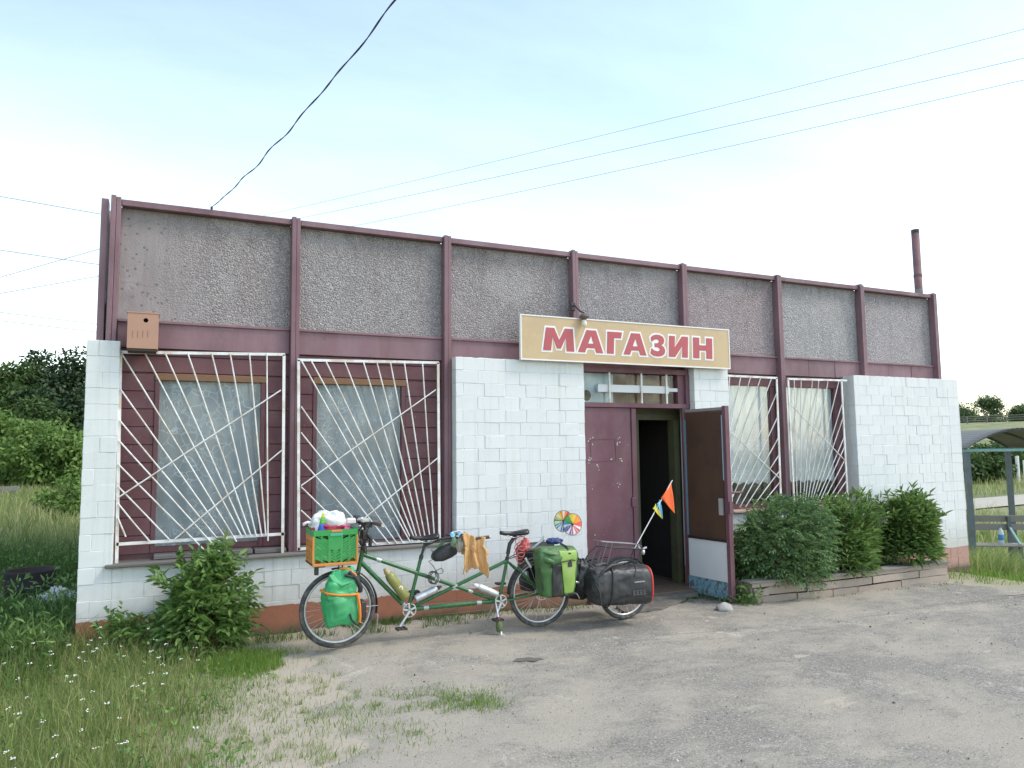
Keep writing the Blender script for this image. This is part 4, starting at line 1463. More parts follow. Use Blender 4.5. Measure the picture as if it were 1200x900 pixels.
MB().box((2.03, BY + 0.02, 1.075), (2.115, BY + 0.10, 1.13), 0.012).build('front_light', M_SWHITE, bike)

# stoker bar
sb = MB().tube([SC1 + Vector((0.03, 0, 0.10)), P(2.90, 0.885), P(3.06, 0.905)], 0.013, 8)
sb.tube([P(3.06, 0.905, 0.18), P(3.06, 0.905, -0.10), P(3.13, 0.90, -0.2), P(3.27, 0.905, -0.24)], 0.0125, 8)
sb.tube([P(3.06, 0.905, 0.17), P(3.13, 0.90, 0.22), P(3.27, 0.905, 0.24)], 0.0125, 8)
sbo = sb.build('stoker_bar', M_BLACK, bike)
MB().tube([P(3.20, 0.902, -0.225), P(3.335, 0.912, -0.25)], 0.0165, 10).build('grip', M_GRIP, sbo)
MB().tube([P(3.336, 0.912, -0.25), P(3.346, 0.913, -0.252)], 0.0172, 10).build('grip_plug', M_ALU, sbo)

# drivetrain


def crank(bb, foot, name='crank'):
    d = (Vector(foot) - bb)
    m = MB().tube([bb + Vector((0, -0.058, 0)), bb + d * 0.5 + Vector((0, -0.062, 0)), Vector(foot) + Vector((0, -0.066, 0))], [0.017, 0.011, 0.012], 8)
    c_ = m.build(name, M_ALU, bike)
    ring = MB().torus(bb + Vector((0, -0.046, 0)), 0.062, 0.005, n=40, m=6, sq=0.4)
    for i in range(5):
        a = i * 2 * math.pi / 5 + 0.4
        ring.bar(bb + Vector((0, -0.05, 0)), bb + Vector((0.06 * math.cos(a), -0.05, 0.06 * math.sin(a))), 0.008, 0.003)
    ring.build('chainring', M_ALU, c_)
    pd = MB()
    f = Vector(foot) + Vector((0, -0.12, 0))
    pd.tube([Vector(foot) + Vector((0, -0.066, 0)), f + Vector((0, -0.03, 0))], 0.007, 6)
    for sx in (-1, 1):
        pd.obox(f + Vector((sx * 0.04, 0, -0.002)), (0.006, 0, 0), (0, 0.045, 0), (0, 0, 0.010))
    for sy in (-1, 1):
        pd.obox(f + Vector((0, sy * 0.042, 0)), (0.046, 0, 0), (0, 0.005, 0), (0, 0, 0.007))
    pd.build('pedal', M_BLACK, c_)
    # far-side arm
    m2 = MB().tube([bb + Vector((0, 0.058, 0)), bb - d * 0.97 + Vector((0, 0.066, 0))], [0.015, 0.011], 8)
    f2 = bb - d * 0.97 + Vector((0, 0.12, 0))
    m2.box((f2.x - 0.045, f2.y - 0.04, f2.z - 0.01), (f2.x + 0.045, f2.y + 0.04, f2.z + 0.01))
    m2.build(name, M_BLACK, bike)


crank(BB1, P(2.505, 0.118))
crank(BB2, P(3.475, 0.100))
chn = MB()
for dz in (0.062, -0.062):
    a, b = BB1 + Vector((0, -0.046, dz)), BB2 + Vector((0, -0.046, dz))
    chn.tube([a, (a + b) / 2 + Vector((0, 0, -0.008)), b], 0.0035, 5)
chn.tube([BB2 + Vector((0, 0.05, 0.06)), RW + Vector((0, 0.05, 0.035))], 0.0035, 5)
chn.tube([BB2 + Vector((0, 0.05, -0.06)), RW + Vector((-0.03, 0.05, -0.08))], 0.0035, 5)
chn.build('chain', simple('oily_chain', (0.12, 0.10, 0.08), 0.5, 0.6), bike)
ks = MB().tube([P(3.50, 0.245, -0.02), P(3.49, 0.10, -0.10), P(3.478, ZG(3.478) + 0.012 - 0.0, -0.20)], 0.010, 8).tube([P(3.50, 0.245, 0.02), P(3.49, ZG(3.49) + 0.012, 0.22)], 0.010, 8)
ks.box((3.452, BY - 0.235, ZG(3.478) + 0.001), (3.505, BY - 0.17, ZG(3.478) + 0.018))
kso = ks.build('kickstand', M_ALU, bike)
MB().lathe([(0.012, 0), (0.03, 0.01), (0.035, 0.06), (0.03, 0.095), (0.018, 0.11)], P(3.474, ZG(3.47) + 0.03, -0.17), (0.05, 0.3, 1), 10).build('stand_sleeve', simple('olive_rubber_sleeve', (0.10, 0.13, 0.05), 0.7), kso)
MB().lathe([(0.02, 0), (0.028, 0.012), (0.02, 0.03)], P(3.478, ZG(3.47) + 0.135, -0.13), (0.05, 0.3, 1), 10).build('stand_collar', simple('maroon_rubber_collar', (0.16, 0.03, 0.05), 0.6), kso)
rk = MB()
for s in (-1, 1):
    rk.tube([RW + Vector((0, s * 0.075, 0.02)), P(4.10, 0.70, s * 0.075)], 0.005, 6)
    rk.tube([RW + Vector((0, s * 0.075, 0.02)), P(3.88, 0.70, s * 0.075)], 0.005, 6)
    rk.tube([SC2 + Vector((0.02, s * 0.02, 0.02)), P(3.82, 0.705, s * 0.06), P(4.30, 0.705, s * 0.06)], 0.005, 6)
for x in (3.84, 3.98, 4.12, 4.28):
    rk.tube([P(x, 0.705, -0.075), P(x, 0.705, 0.075)], 0.005, 6)
rk.build('rear_rack', M_BLACK, bike)
fr_ = MB()
for s in (-1, 1):
    fr_.tube([FW + Vector((0, s * 0.065, 0)), P(1.97, 0.725, s * 0.07)], 0.006, 6)
    fr_.tube([P(1.74, 0.735, s * 0.09), P(2.08, 0.735, s * 0.09)], 0.006, 6)
for x in (1.76, 1.9, 2.06):
    fr_.tube([P(x, 0.735, -0.1), P(x, 0.735, 0.1)], 0.006, 6)
fr_.box((1.72, BY - 0.16, 0.728), (1.80, BY - 0.10, 0.752))
fr_.box((1.715, BY - 0.13, 0.66), (1.75, BY - 0.09, 0.73), 0.004)
fr_.build('front_rack', M_BLACK, bike)
loop = MB()
pts = []
for i in range(40):
    a = i * 2 * math.pi / 14
    pts.append(P(2.83 + 0.045 * math.cos(a) + 0.0006 * i, 0.54 + 0.058 * math.sin(a), -0.03 - 0.0012 * i))
loop.tube(pts, 0.0045, 6)
pts = [P(2.86, 0.60, -0.05), P(2.92, 0.625, -0.06), P(2.94, 0.60, -0.05), P(2.93, 0.575, -0.05), P(2.89, 0.57, -0.04), P(2.84, 0.65, -0.04), P(2.80, 0.69, -0.03), P(2.86, 0.72, -0.04), P(2.83, 0.80, -0.03)]
loop.tube(pts, 0.004, 6)
loop.build('cable_lock', M_BLACK, bike)


# bottles carried on the frame
def bottle(a, b, r, mat, label, capmat, group=None):
    a, b = Vector(a), Vector(b)
    d = b - a
    L = d.length
    o = thing('bottle', label, 'bottle')
    MB().lathe([(0, 0), (r * 0.92, 0), (r, 0.008), (r, L * 0.35), (r * 0.94, L * 0.38), (r * 0.94, L * 0.42), (r, L * 0.45), (r, L * 0.72), (r * 0.75, L * 0.82), (r * 0.55, L * 0.84)], a, d, 16).build('body', mat, o)
    MB().lathe([(r * 0.57, L * 0.835), (r * 0.57, L * 0.92), (r * 0.4, L * 0.94), (r * 0.35, L), (0, L)], a, d, 16).build('cap', capmat, o)
    return o


yb = bottle(P(2.575, 0.375, -0.03), P(2.37, 0.655, -0.03), 0.048, simple('green_yellow_plastic', (0.24, 0.24, 0.07), 0.4, var=0.5, scale=9), 'yellow-green plastic bottle on the tandem down tube', simple('tan_cap', (0.40, 0.30, 0.13), 0.5))
MB().torus(P(2.515, 0.475, -0.075), 0.014, 0.006, n=20, m=6, sq=0.3).build('label_ring', M_SWHITE, yb)
bottle(P(2.670, 0.350, -0.02), P(2.93, 0.447, -0.02), 0.034, M_ALU, 'silver metal bottle with black cap between the tandem tubes', M_BLACK)
bottle(P(3.52, 0.315, -0.02), P(3.265, 0.435, -0.02), 0.034, M_ALU, 'silver metal bottle with white cap near the rear crank', M_SWHITE)

# ------------------------------------------------------------------ luggage
crate = thing('plastic_crate', 'green and orange folding plastic crate on the tandem front rack', 'crate')
M_CGREEN = simple('bright_green_plastic', (0.030, 0.30, 0.065), 0.45, var=0.12, dirt=((0.10, 0.30, 0.12), 0.3))
M_CORANGE = simple('orange_plastic', (0.64, 0.24, 0.045), 0.45, var=0.14, dirt=((0.42, 0.22, 0.09), 0.4))
cx0, cx1, cy0, cy1, cz0, cz1 = 1.695, 2.083, -1.205, -0.86, 0.745, 1.052


def crate_side(x0, x1, y, mat, slot=True):
    """panel in xz plane: rails, stiles and slanting slats with open slots"""
    m = MB()
    t = 0.006
    zl, zh = cz0 + 0.022, cz1 - 0.05
    m.box((x0, y - t, zh), (x1, y + t, cz1))                       # rim
    w3 = (x1 - x0)
    sx = [x0, x0 + 0.018, x0 + 0.13 * w3 / 0.388, x0 + 0.155 * w3 / 0.388, x0 + 0.235 * w3 / 0.388, x0 + 0.26 * w3 / 0.388, x1 - 0.018, x1]
    for i in (0, 2, 4, 6):
        m.box((sx[i], y - t + 0.001, zl), (sx[i + 1], y + t - 0.001, zh))
    for k, (a, b, sg) in enumerate(((sx[1], sx[2], 1), (sx[3], sx[4], 0), (sx[5], sx[6], -1))):
        if sg == 0:
            m.box((a, y - t + 0.002, zl + 0.10), (b, y + t - 0.002, zh))
            n, zz0, zz1 = 4, zl, zl + 0.10
            for i in range(n):
                z = zz0 + (i + 0.4) * (zz1 - zz0) / n
                mid = (a + b) / 2
                m.bar((a, y, z + 0.022), (mid - 0.004, y, z), 0.008, t - 0.002)
                m.bar((mid + 0.004, y, z), (b, y, z + 0.022), 0.008, t - 0.002)
            m.box((mid - 0.006, y - t + 0.003, zz0), (mid + 0.006, y + t - 0.003, zz1))
        else:
            n = 10
            hh = zh - zl
            for i in range(n):
                z = zl + (i + 0.5) * hh / n
                dz = 0.035 * sg
                m.bar((a, y, min(max(z + dz, zl), zh)), (b, y, min(max(z - dz, zl), zh)), 0.0078, t - 0.002)
            m.bar(((a + b) / 2, y, zl), ((a + b) / 2, y, zh), 0.006, t - 0.001)
    return m


crate_side(cx0, cx1, cy0, M_CGREEN).build('long_side', M_CGREEN, crate)
crate_side(cx0, cx1, cy1, M_CGREEN).build('long_side', M_CGREEN, crate)
for x in (cx0, cx1):
    m = MB()
    t = 0.006
    m.box((x - t, cy0 + 0.007, cz0), (x + t, cy1 - 0.007, cz0 + 0.03))
    m.box((x - t, cy0 + 0.007, cz1 - 0.10), (x + t, cy1 - 0.007, cz1 - 0.052))
    m.box((x - t, cy0 + 0.007, cz0 + 0.12), (x + t, cy1 - 0.007, cz0 + 0.15))
    for y in (cy0 + 0.007, cy0 + 0.10, cy0 + 0.19, cy1 - 0.04):
        m.box((x - t + 0.001, y, cz0 + 0.03), (x + t - 0.001, y + 0.033, cz1 - 0.10))
    for i in range(3):
        y = cy0 + 0.045 + i * 0.095
        m.bar((x, y, cz0 + 0.04), (x, y + 0.06, cz0 + 0.115), 0.008, 0.003, (1, 0, 0))
        m.bar((x, y + 0.06, cz0 + 0.155), (x, y, cz0 + 0.20), 0.008, 0.003, (1, 0, 0))
    m.build('short_side', M_CORANGE, crate)
    MB().box((x - 0.008, cy0 + 0.007, cz1 - 0.05), (x + 0.008, cy1 - 0.007, cz1 - 0.002)).build('rim_bar', M_CGREEN, crate)
ba = MB().box((cx0 - 0.006, cy0 - 0.008, cz0 - 0.008), (cx1 + 0.006, cy1 + 0.008, cz0 + 0.018), 0.004)
for x in (cx0, cx1):
    ba.box((x - 0.008, cy0 - 0.009, cz0 + 0.0185), (x + 0.008, cy0 + 0.006, cz1 - 0.052))
ba.build('base_frame', M_CORANGE, crate)
MB().box((1.85, cy0 - 0.012, cz1 - 0.022), (1.945, cy0 - 0.006, cz1 - 0.003), 0.002).build('handle', M_CORANGE, crate)
MB().box((1.84, cy0 - 0.011, cz1 - 0.055), (1.95, cy0 - 0.006, cz1 - 0.03), 0.002).build('handle_grip', simple('teal_plastic', (0.06, 0.42, 0.25), 0.4), crate)


def blob(fn, nu, nv):
    """closed surface of revolution-like blob: fn(theta, phi) -> point"""
    m = MB()
    m.grid(lambda u, v: fn(2 * math.pi * u, math.pi * (v - 0.5)), nu, nv)
    return m


def sack(c, r, seed, p=0.7, wr=0.06):
    rr_ = random.Random(seed)
    ph = [rr_.uniform(0, 6.28) for _ in range(6)]

    def f(t, ph_):
        ct, st_ = math.cos(t), math.sin(t)
        cp, sp__ = math.cos(ph_), math.sin(ph_)
        pw = lambda v: math.copysign(abs(v) ** p, v)
        k = 1 + wr * math.sin(5 * t + ph[0] + 3 * ph_) + wr * 0.8 * math.sin(9 * t + ph[1] - 4 * ph_) + wr * 0.6 * math.sin(7 * ph_ + ph[2] + 2 * t)
        return (c[0] + r[0] * pw(ct) * pw(cp) * k, c[1] + r[1] * pw(st_) * pw(cp) * k, c[2] + r[2] * pw(sp__) * k)
    return crumple(crumple(blob(f, 80, 44), 0.30 * min(r), 0.55 / min(r), seed), 0.05 * min(r), 1.5 / min(r), seed + 3)


pbag = tag(sack((1.845, -1.03, 1.10), (0.145, 0.12, 0.10), 4, 0.8).build('plastic_bag', simple('white_carrier_bag', (0.66, 0.67, 0.66), 0.45, var=0.06)), 'crumpled white plastic bag sticking out of the green crate', 'bag')
tag(sack((1.85, -1.05, 1.045), (0.135, 0.125, 0.055), 9, 0.7, 0.09).build('cloth_bundle', simple('crimson_cloth', (0.30, 0.020, 0.055), 0.8)), 'crimson cloth bundle in the green crate beneath the white bag', 'cloth')
tag(sack((2.0, -1.0, 1.035), (0.06, 0.10, 0.045), 12, 0.8, 0.08).build('pink_package', simple('pink_wrapper', (0.45, 0.10, 0.19), 0.5)), 'pink wrapped package at the right side of the green crate', 'package')
knot = MB().tube([(1.70, -1.04, 1.105), (1.665, -1.05, 1.115), (1.635, -1.06, 1.10), (1.63, -1.06, 1.085)], [0.02, 0.012, 0.016, 0.004], 8)
knot.build('knotted_tail', simple('white_knot', (0.68, 0.68, 0.67), 0.5), pbag)
pn = thing('pennant', 'small pennant of green and blue stripes stuck in the crate', 'pennant')
MB().tube([(1.77, -1.16, 0.98), (1.785, -1.16, 1.21)], 0.003, 5).build('stick', M_SWHITE, pn)
for a, b, c_ in (((0.0, 0.14), (0.045, 0.035), (0.22, 0.40, 0.06)), ((0.0, 0.055), (0.05, 0.012), (0.03, 0.06, 0.40)), ):
    pass
stripes = [((0.43, 0.55, 0.05), 0.0, 0.3), ((0.10, 0.38, 0.06), 0.3, 0.62), ((0.05, 0.09, 0.45), 0.62, 1.0)]
for cc, s0, s1 in stripes:
    m = MB()

    def pf(u, v):
        s = s0 + (s1 - s0) * v
        hw = 0.006 + 0.05 * s
        return (1.782 - 0.01 * s + (u - 0.5) * 2 * hw * 0.9 + 0.012 * s, -1.172 - 0.015 * math.sin(u * 5) * s, 1.205 - 0.165 * s)
    m.grid(pf, 8, 4)
    o = m.build('stripe', simple('pennant_stripe', cc, 0.7, bump=0), pn)
    o.modifiers.new('thick', 'SOLIDIFY').thickness = 0.002


def se_ring(cx, cy, z, hx, hy, n=28, p=0.55, amp=0.0, ph=0.0, kx=0.0):
    r_ = []
    for j in range(n):
        a = 2 * math.pi * j / n
        ca, sa = math.cos(a), math.sin(a)
        k = 1 + amp * math.sin(5 * a + ph) + amp * 0.7 * math.sin(9 * a - 2 * ph)
        r_.append((cx + kx * z + hx * math.copysign(abs(ca) ** p, ca) * k, cy + hy * math.copysign(abs(sa) ** p, sa) * k, z))
    return r_


# front pannier (dry bag)
fp = thing('dry_bag', 'mint green roll-top dry bag strapped beside the front wheel', 'bag')
M_MINT = simple('mint_green_tarpaulin', (0.045, 0.35, 0.13), 0.42, var=0.2, scale=6, bump=0.4, bscale=16, dirt=((0.16, 0.36, 0.20), 0.35))
rings = []
prof = [(0.222, 0.120, 0.050), (0.232, 0.142, 0.080), (0.26, 0.158, 0.095), (0.35, 0.160, 0.100), (0.44, 0.155, 0.100), (0.485, 0.148, 0.092), (0.50, 0.140, 0.084), (0.52, 0.142, 0.086), (0.58, 0.132, 0.082), (0.63, 0.120, 0.062), (0.665, 0.110, 0.045), (0.69, 0.095, 0.030), (0.70, 0.080, 0.018)]
for i, (z, hx, hy) in enumerate(dense(prof, 52)):
    rings.append(se_ring(1.935 + 0.015 * math.sin(i * 0.17), -1.225 + 0.02 * sst(np.array((i - 34) / 12)).item(), z, hx, hy, 80, 0.6, 0.006, i * 0.2))
crumple(crumple(MB().loft(rings), 0.034, 6, 2, (1, 1, 0.6)), 0.011, 17, 5).build('body', M_MINT, fp)
for sx in (-0.03, 0.05):
    pass
fold = MB().tube([(1.83, -1.255, 0.665), (1.86, -1.28, 0.61), (1.93, -1.30, 0.575), (2.02, -1.29, 0.60)], [0.012, 0.02, 0.018, 0.008], 8)
fold.build('roll_fold', M_MINT, fp)
ostrap = MB()
ostrap.tube([(1.765, -1.19, 0.535), (1.80, -1.305, 0.515), (1.90, -1.33, 0.498), (2.0, -1.328, 0.492), (2.075, -1.30, 0.488), (2.10, -1.22, 0.488)], 0.010, 6)
ostrap.tube([(2.062, -1.318, 0.49), (2.078, -1.33, 0.40), (2.085, -1.325, 0.30), (2.082, -1.31, 0.25)], 0.013, 6)
ostrap.tube([(1.93, -1.20, 0.705), (1.98, -1.27, 0.715), (2.05, -1.29, 0.66), (2.085, -1.28, 0.58)], 0.009, 6)
ostrap.build('orange_strap', simple('orange_webbing', (0.75, 0.22, 0.02), 0.7), fp)
bp = MB().tube([(1.995, -1.325, 0.33), (2.01, -1.335, 0.28), (2.045, -1.335, 0.24), (2.07, -1.325, 0.225)], 0.009, 6)
bp.box((2.095, -1.30, 0.26), (2.15, -1.16, 0.42), 0.012)
bp.tube([(2.0, -1.27, 0.685), (2.06, -1.29, 0.62), (2.10, -1.27, 0.54), (2.10, -1.26, 0.50)], 0.022, 8)
bp.tube([(1.96, -1.27, 0.66), (2.02, -1.29, 0.64), (2.09, -1.26, 0.68)], 0.014, 8)
bp.build('black_strap', M_BLACK, fp)

# rear pannier
rp_ = thing('rear_pannier', 'dark green and lime roll-top pannier on the tandem rear rack', 'bag')
M_DG = simple('dark_green_tarpaulin', (0.055, 0.14, 0.04), 0.45, var=0.2, scale=7, bump=0.35, bscale=16, dirt=((0.12, 0.17, 0.09), 0.4))
M_LIME = simple('lime_tarpaulin', (0.26, 0.41, 0.085), 0.45, var=0.14, scale=7, bump=0.2, bscale=18, dirt=((0.30, 0.36, 0.16), 0.4))
prof = [(0.285, 0.145, 0.075), (0.30, 0.175, 0.098), (0.36, 0.190, 0.105), (0.50, 0.205, 0.108), (0.60, 0.215, 0.110), (0.66, 0.225, 0.112), (0.70, 0.228, 0.105), (0.74, 0.215, 0.085), (0.765, 0.19, 0.05), (0.772, 0.16, 0.02)]
rings = [se_ring(4.085, -1.245, z, hx, hy, 80, 0.42, 0.003, i * 0.2) for i, (z, hx, hy) in enumerate(dense(prof, 46))]
crumple(MB().loft(rings), 0.010, 9, 7).build('body', M_DG, rp_)


def pface(u0, u1, z0, z1, d, name, mat, taper=0.0):
    def f(u, v):
        z = z0 + (z1 - z0) * v
        hy = np.interp(z, [p_[0] for p_ in prof], [p_[2] for p_ in prof])
        x = u0 + (u1 - u0) * u + taper * (v - 0.5) * (u - 0.5) * 2
        wv = 0.004 * math.sin(v * 9 + u * 2) + 0.003 * math.sin(u * 7 - v * 13)
        return (x, -1.245 - hy - d - 0.004 + 0.006 * (2 * u - 1) ** 2 + wv, z)
    o = MB().grid(f, 16, 30).build(name, mat, rp_)
    md = o.modifiers.new('thick', 'SOLIDIFY')
    md.thickness = 0.006
    return o


pface(4.095, 4.245, 0.315, 0.735, 0.012, 'lime_panel', M_LIME, 0.05)
pface(3.985, 4.085, 0.295, 0.60, 0.012, 'black_pocket', M_BLACK)
pface(4.105, 4.245, 0.290, 0.312, 0.012, 'black_hem', M_BLACK)
MB().tube([(3.90, -1.30, 0.69), (3.93, -1.365, 0.655), (3.985, -1.375, 0.635), (4.0, -1.36, 0.60)], [0.02, 0.03, 0.024, 0.006], 8).build('side_fold', M_DG, rp_)
MB().tube([(3.91, -1.32, 0.73), (3.96, -1.365, 0.715), (4.03, -1.37, 0.705)], [0.01, 0.018, 0.006], 8).build('side_fold', M_DG, rp_)
stp = MB().tube([(3.96, -1.36, 0.585), (4.08, -1.375, 0.63), (4.2, -1.375, 0.645), (4.31, -1.34, 0.62)], 0.006, 6)
stp.box((4.165, -1.368, 0.60), (4.198, -1.352, 0.715), 0.004)
stp.box((4.155, -1.372, 0.575), (4.205, -1.356, 0.625), 0.004)
stp.tube([(4.18, -1.35, 0.715), (4.18, -1.31, 0.765), (4.17, -1.2, 0.785)], 0.012, 6)
stp.tube([(3.862, -1.30, 0.58), (3.868, -1.33, 0.48), (3.90, -1.33, 0.36)], 0.006, 6)
stp.build('strap', M_BLACK, rp_)
# far-side pannier, only its top shows
fpn = thing('far_pannier', 'dark pannier hanging on the wall side of the tandem rear wheel', 'bag')
rings = [se_ring(4.06, -0.86, z, hx * 0.92, hy * 0.9, 60, 0.42) for (z, hx, hy) in dense(prof, 30)]
crumple(MB().loft(rings), 0.012, 8, 9).build('body', M_BLACK, fpn)
MB().tube([(3.88, -0.97, 0.50), (3.88, -0.98, 0.44)], 0.03, 10).build('reflector', M_ALU, fpn)

# things tied on the rear rack
tp = thing('pole_bundle', 'bundle of silver tent poles lying on the tandem rear rack', 'poles')
for i in range(4):
    MB().tube([(3.93 + 0.03 * i, -1.03 + 0.02 * i, 0.735 + 0.012 * (i % 2)), (4.04 + 0.014 * i, -1.06 + 0.015 * i, 0.815 + 0.02 * (i % 3))], 0.0085, 7).build('pole', M_ALU, tp)
tag(sack((4.17, -1.06, 0.80), (0.085, 0.06, 0.030), 17, 0.8).build('blue_pouch', simple('navy_print_pouch', (0.035, 0.06, 0.17), 0.7, var=0.6, scale=40)), 'small navy blue pouch on top of the rear rack', 'pouch')
hel = []
for i in range(90):
    a = i * 2 * math.pi / 15
    hel.append((3.775 + 0.002 * math.sin(i) + 0.050 * math.cos(a) - 0.0003 * i, -1.10 + 0.03 * math.sin(a * 0.5), 0.835 - 0.0021 * i + 0.045 * math.sin(a)))
tag(MB().tube(hel, 0.0045, 6).build('coil_lock', simple('red_coil_cable', (0.55, 0.10, 0.10), 0.35)), 'red spiral cable lock hanging under the rear saddle', 'lock')
tag(sack((3.83, -1.07, 0.775), (0.045, 0.045, 0.06), 23, 0.9).build('red_light_bag', simple('salmon_red_fabric', (0.55, 0.13, 0.12), 0.6)), 'small salmon red pouch under the rear saddle', 'pouch')
pmp = MB().tube([P(3.80, 0.66, -0.08), P(3.855, 0.565, -0.10)], 0.013, 8)
tag(pmp.build('hand_pump', M_ALU), 'short silver pump clipped behind the rear seat tube', 'pump')

# black bag behind front saddle, towel, sunglasses
sbag = thing('saddle_bag', 'black wedge-shaped bag hanging behind the front saddle', 'bag')
rings = []
for i, (x, zc, hz, hy) in enumerate(((2.84, 0.73, 0.02, 0.04), (2.865, 0.735, 0.048, 0.06), (2.94, 0.755, 0.07, 0.075), (3.02, 0.78, 0.068, 0.075), (3.075, 0.795, 0.055, 0.06), (3.09, 0.80, 0.03, 0.04))):
    rings.append([(x, BY - 0.02 + hy * math.copysign(abs(math.cos(a)) ** 0.6, math.cos(a)), zc + hz * math.copysign(abs(math.sin(a)) ** 0.6, math.sin(a))) for a in [2 * math.pi * j / 24 for j in range(24)]])
MB().loft(rings).build('body', M_BLACK, sbag)
MB().tube([P(2.88, 0.81, -0.03), P(2.96, 0.87, -0.03)], 0.012, 6).build('strap', M_FRAME, sbag)
sg_ = thing('sunglasses', 'light blue mirrored sunglasses hung over the stoker handlebar', 'sunglasses')
for dx in (0.0, 0.075):
    m = MB().lathe([(0, 0.004), (0.024, 0.003), (0.030, 0.0), (0.024, -0.004), (0, -0.005)], P(2.985 + dx, 0.948 + dx * 0.12, -0.19), (0.1, -1, 0.35), 16)
    m.build('lens', simple('mirror_blue_lens', (0.16, 0.36, 0.48), 0.15, 0.5, bump=0), sg_)
MB().tube([P(2.96, 0.945, -0.185), P(3.0, 0.975, -0.19), P(3.06, 0.98, -0.19), P(3.10, 0.955, -0.185), P(3.12, 0.95, -0.06)], 0.004, 6).build('sunglass_frame', M_SWHITE, sg_)
gl_ = MB().tube([P(2.995, 0.93, -0.18), P(3.01, 0.89, -0.17), P(3.0, 0.85, -0.14), P(3.03, 0.82, -0.10)], [0.014, 0.026, 0.02, 0.01], 8)
tag(gl_.build('green_glove', simple('pale_green_fabric', (0.20, 0.34, 0.20), 0.8)), 'pale green glove dangling from the stoker bar', 'glove')
gl2 = sack((3.07, BY - 0.16, 0.845), (0.035, 0.04, 0.065), 31, 0.9, 0.08)
tag(gl2.build('beige_glove', simple('beige_fabric', (0.42, 0.38, 0.30), 0.85)), 'beige glove stuffed beside the orange towel', 'glove')

M_TOWEL = simple('orange_towel', (0.58, 0.34, 0.145), 0.9, var=0.12, scale=9, bump=0.35, bscale=220)


def towel(u, v):
    # v: 0 = front hem ... 0.62 = over the bar ... 1 = back hem ; u along the bar
    x = 3.075 + 0.215 * u
    top = 0.945 + 0.01 * math.sin(u * 9) - 0.045 * u
    fold_ = 0.020 * math.sin(u * 15 + 0.5) + 0.012 * math.sin(u * 27 + 1)
    ybar = BY - 0.19 - 0.03 * u
    if v < 0.62:
        s = (0.62 - v) / 0.62
        tip = 0.36 * (0.72 + 0.28 * abs(math.cos(u * math.pi * 1.0)) ** 0.8)
        if u > 0.6:
            tip += 0.05 * (u - 0.6)
        z = top - tip * s
        y = ybar - 0.035 - fold_ * (0.5 + s) - 0.02 * s
        x += 0.035 * s * (u - 0.2) + 0.02 * math.sin(s * 4 + u * 6) * s
    else:
        s = (v - 0.62) / 0.38
        z = top - 0.20 * s
        y = ybar + 0.03 + 0.8 * fold_ * s
    if abs(v - 0.62) < 0.06:
        z += 0.012 * (1 - abs(v - 0.62) / 0.06)
    return (x, y, z)


tw_ = crumple(crumple(MB().grid(towel, 60, 60), 0.035, 11, 6, (1.5, 1, 0.5)), 0.012, 26, 2).build('towel', M_TOWEL)
tw_.modifiers.new('thick', 'SOLIDIFY').thickness = 0.006
tag(tw_, 'ochre orange towel draped over the stoker handlebar', 'towel')

# pinwheel
pw = thing('pinwheel', 'rainbow double pinwheel on a stick behind the rear pannier', 'pinwheel')
MB().tube([(4.275, -1.02, 0.70), (4.375, -1.0, 0.96)], 0.005, 6).build('stick', M_SWHITE, pw)
cols = [(0.75, 0.05, 0.04), (0.80, 0.30, 0.03), (0.85, 0.60, 0.08), (0.10, 0.40, 0.12), (0.08, 0.30, 0.55), (0.20, 0.12, 0.42), (0.70, 0.10, 0.20)]
for (cx, cz, cy, rr_, off) in ((4.325, 0.988, -0.985, 0.112, 0), (4.408, 0.955, -1.03, 0.112, 3)):
    n = 22
    dsk = MB().torus((cx, cy, cz), rr_, 0.003, n=36, m=5)
    do = dsk.build('disc_rim', M_BLACK, pw)
    for i in range(n):
        a0, a1 = 2 * math.pi * i / n, 2 * math.pi * (i + 0.86) / n
        col = cols[((i + off) * 7 // n) % 7]
        mt = bpy.data.materials.get('vane_%d' % (((i + off) * 7 // n) % 7)) or simple('vane_%d' % (((i + off) * 7 // n) % 7), col, 0.5, var=0.1, bump=0)
        if i % 3 == 2 and not (off == 3 and i < 9):
            mt = M_SWHITE
        v = MB()
        pts = [(0.012, a0), (rr_ - 0.004, a0), (rr_ - 0.004, a1 if not (off == 3 and i < 9) else 2 * math.pi * (i + 0.98) / n), (0.012, a1)]
        vs = [(cx + r_ * math.cos(a), cy + (0.006 if k in (2, 3) else -0.006), cz + r_ * math.sin(a)) for k, (r_, a) in enumerate(pts)]
        vs2 = [(x, y + 0.0015, z) for x, y, z in vs]
        v.add(vs + vs2, [(0, 1, 2, 3), (7, 6, 5, 4), (0, 4, 5, 1), (1, 5, 6, 2), (2, 6, 7, 3), (3, 7, 4, 0)])
        v.build('vane', mt, do)
    MB().lathe([(0, -0.012), (0.01, -0.01), (0.012, 0.0), (0.01, 0.012), (0, 0.014)], (cx, cy, cz), (0, 1, 0), 10).build('hub', M_BLACK, do)

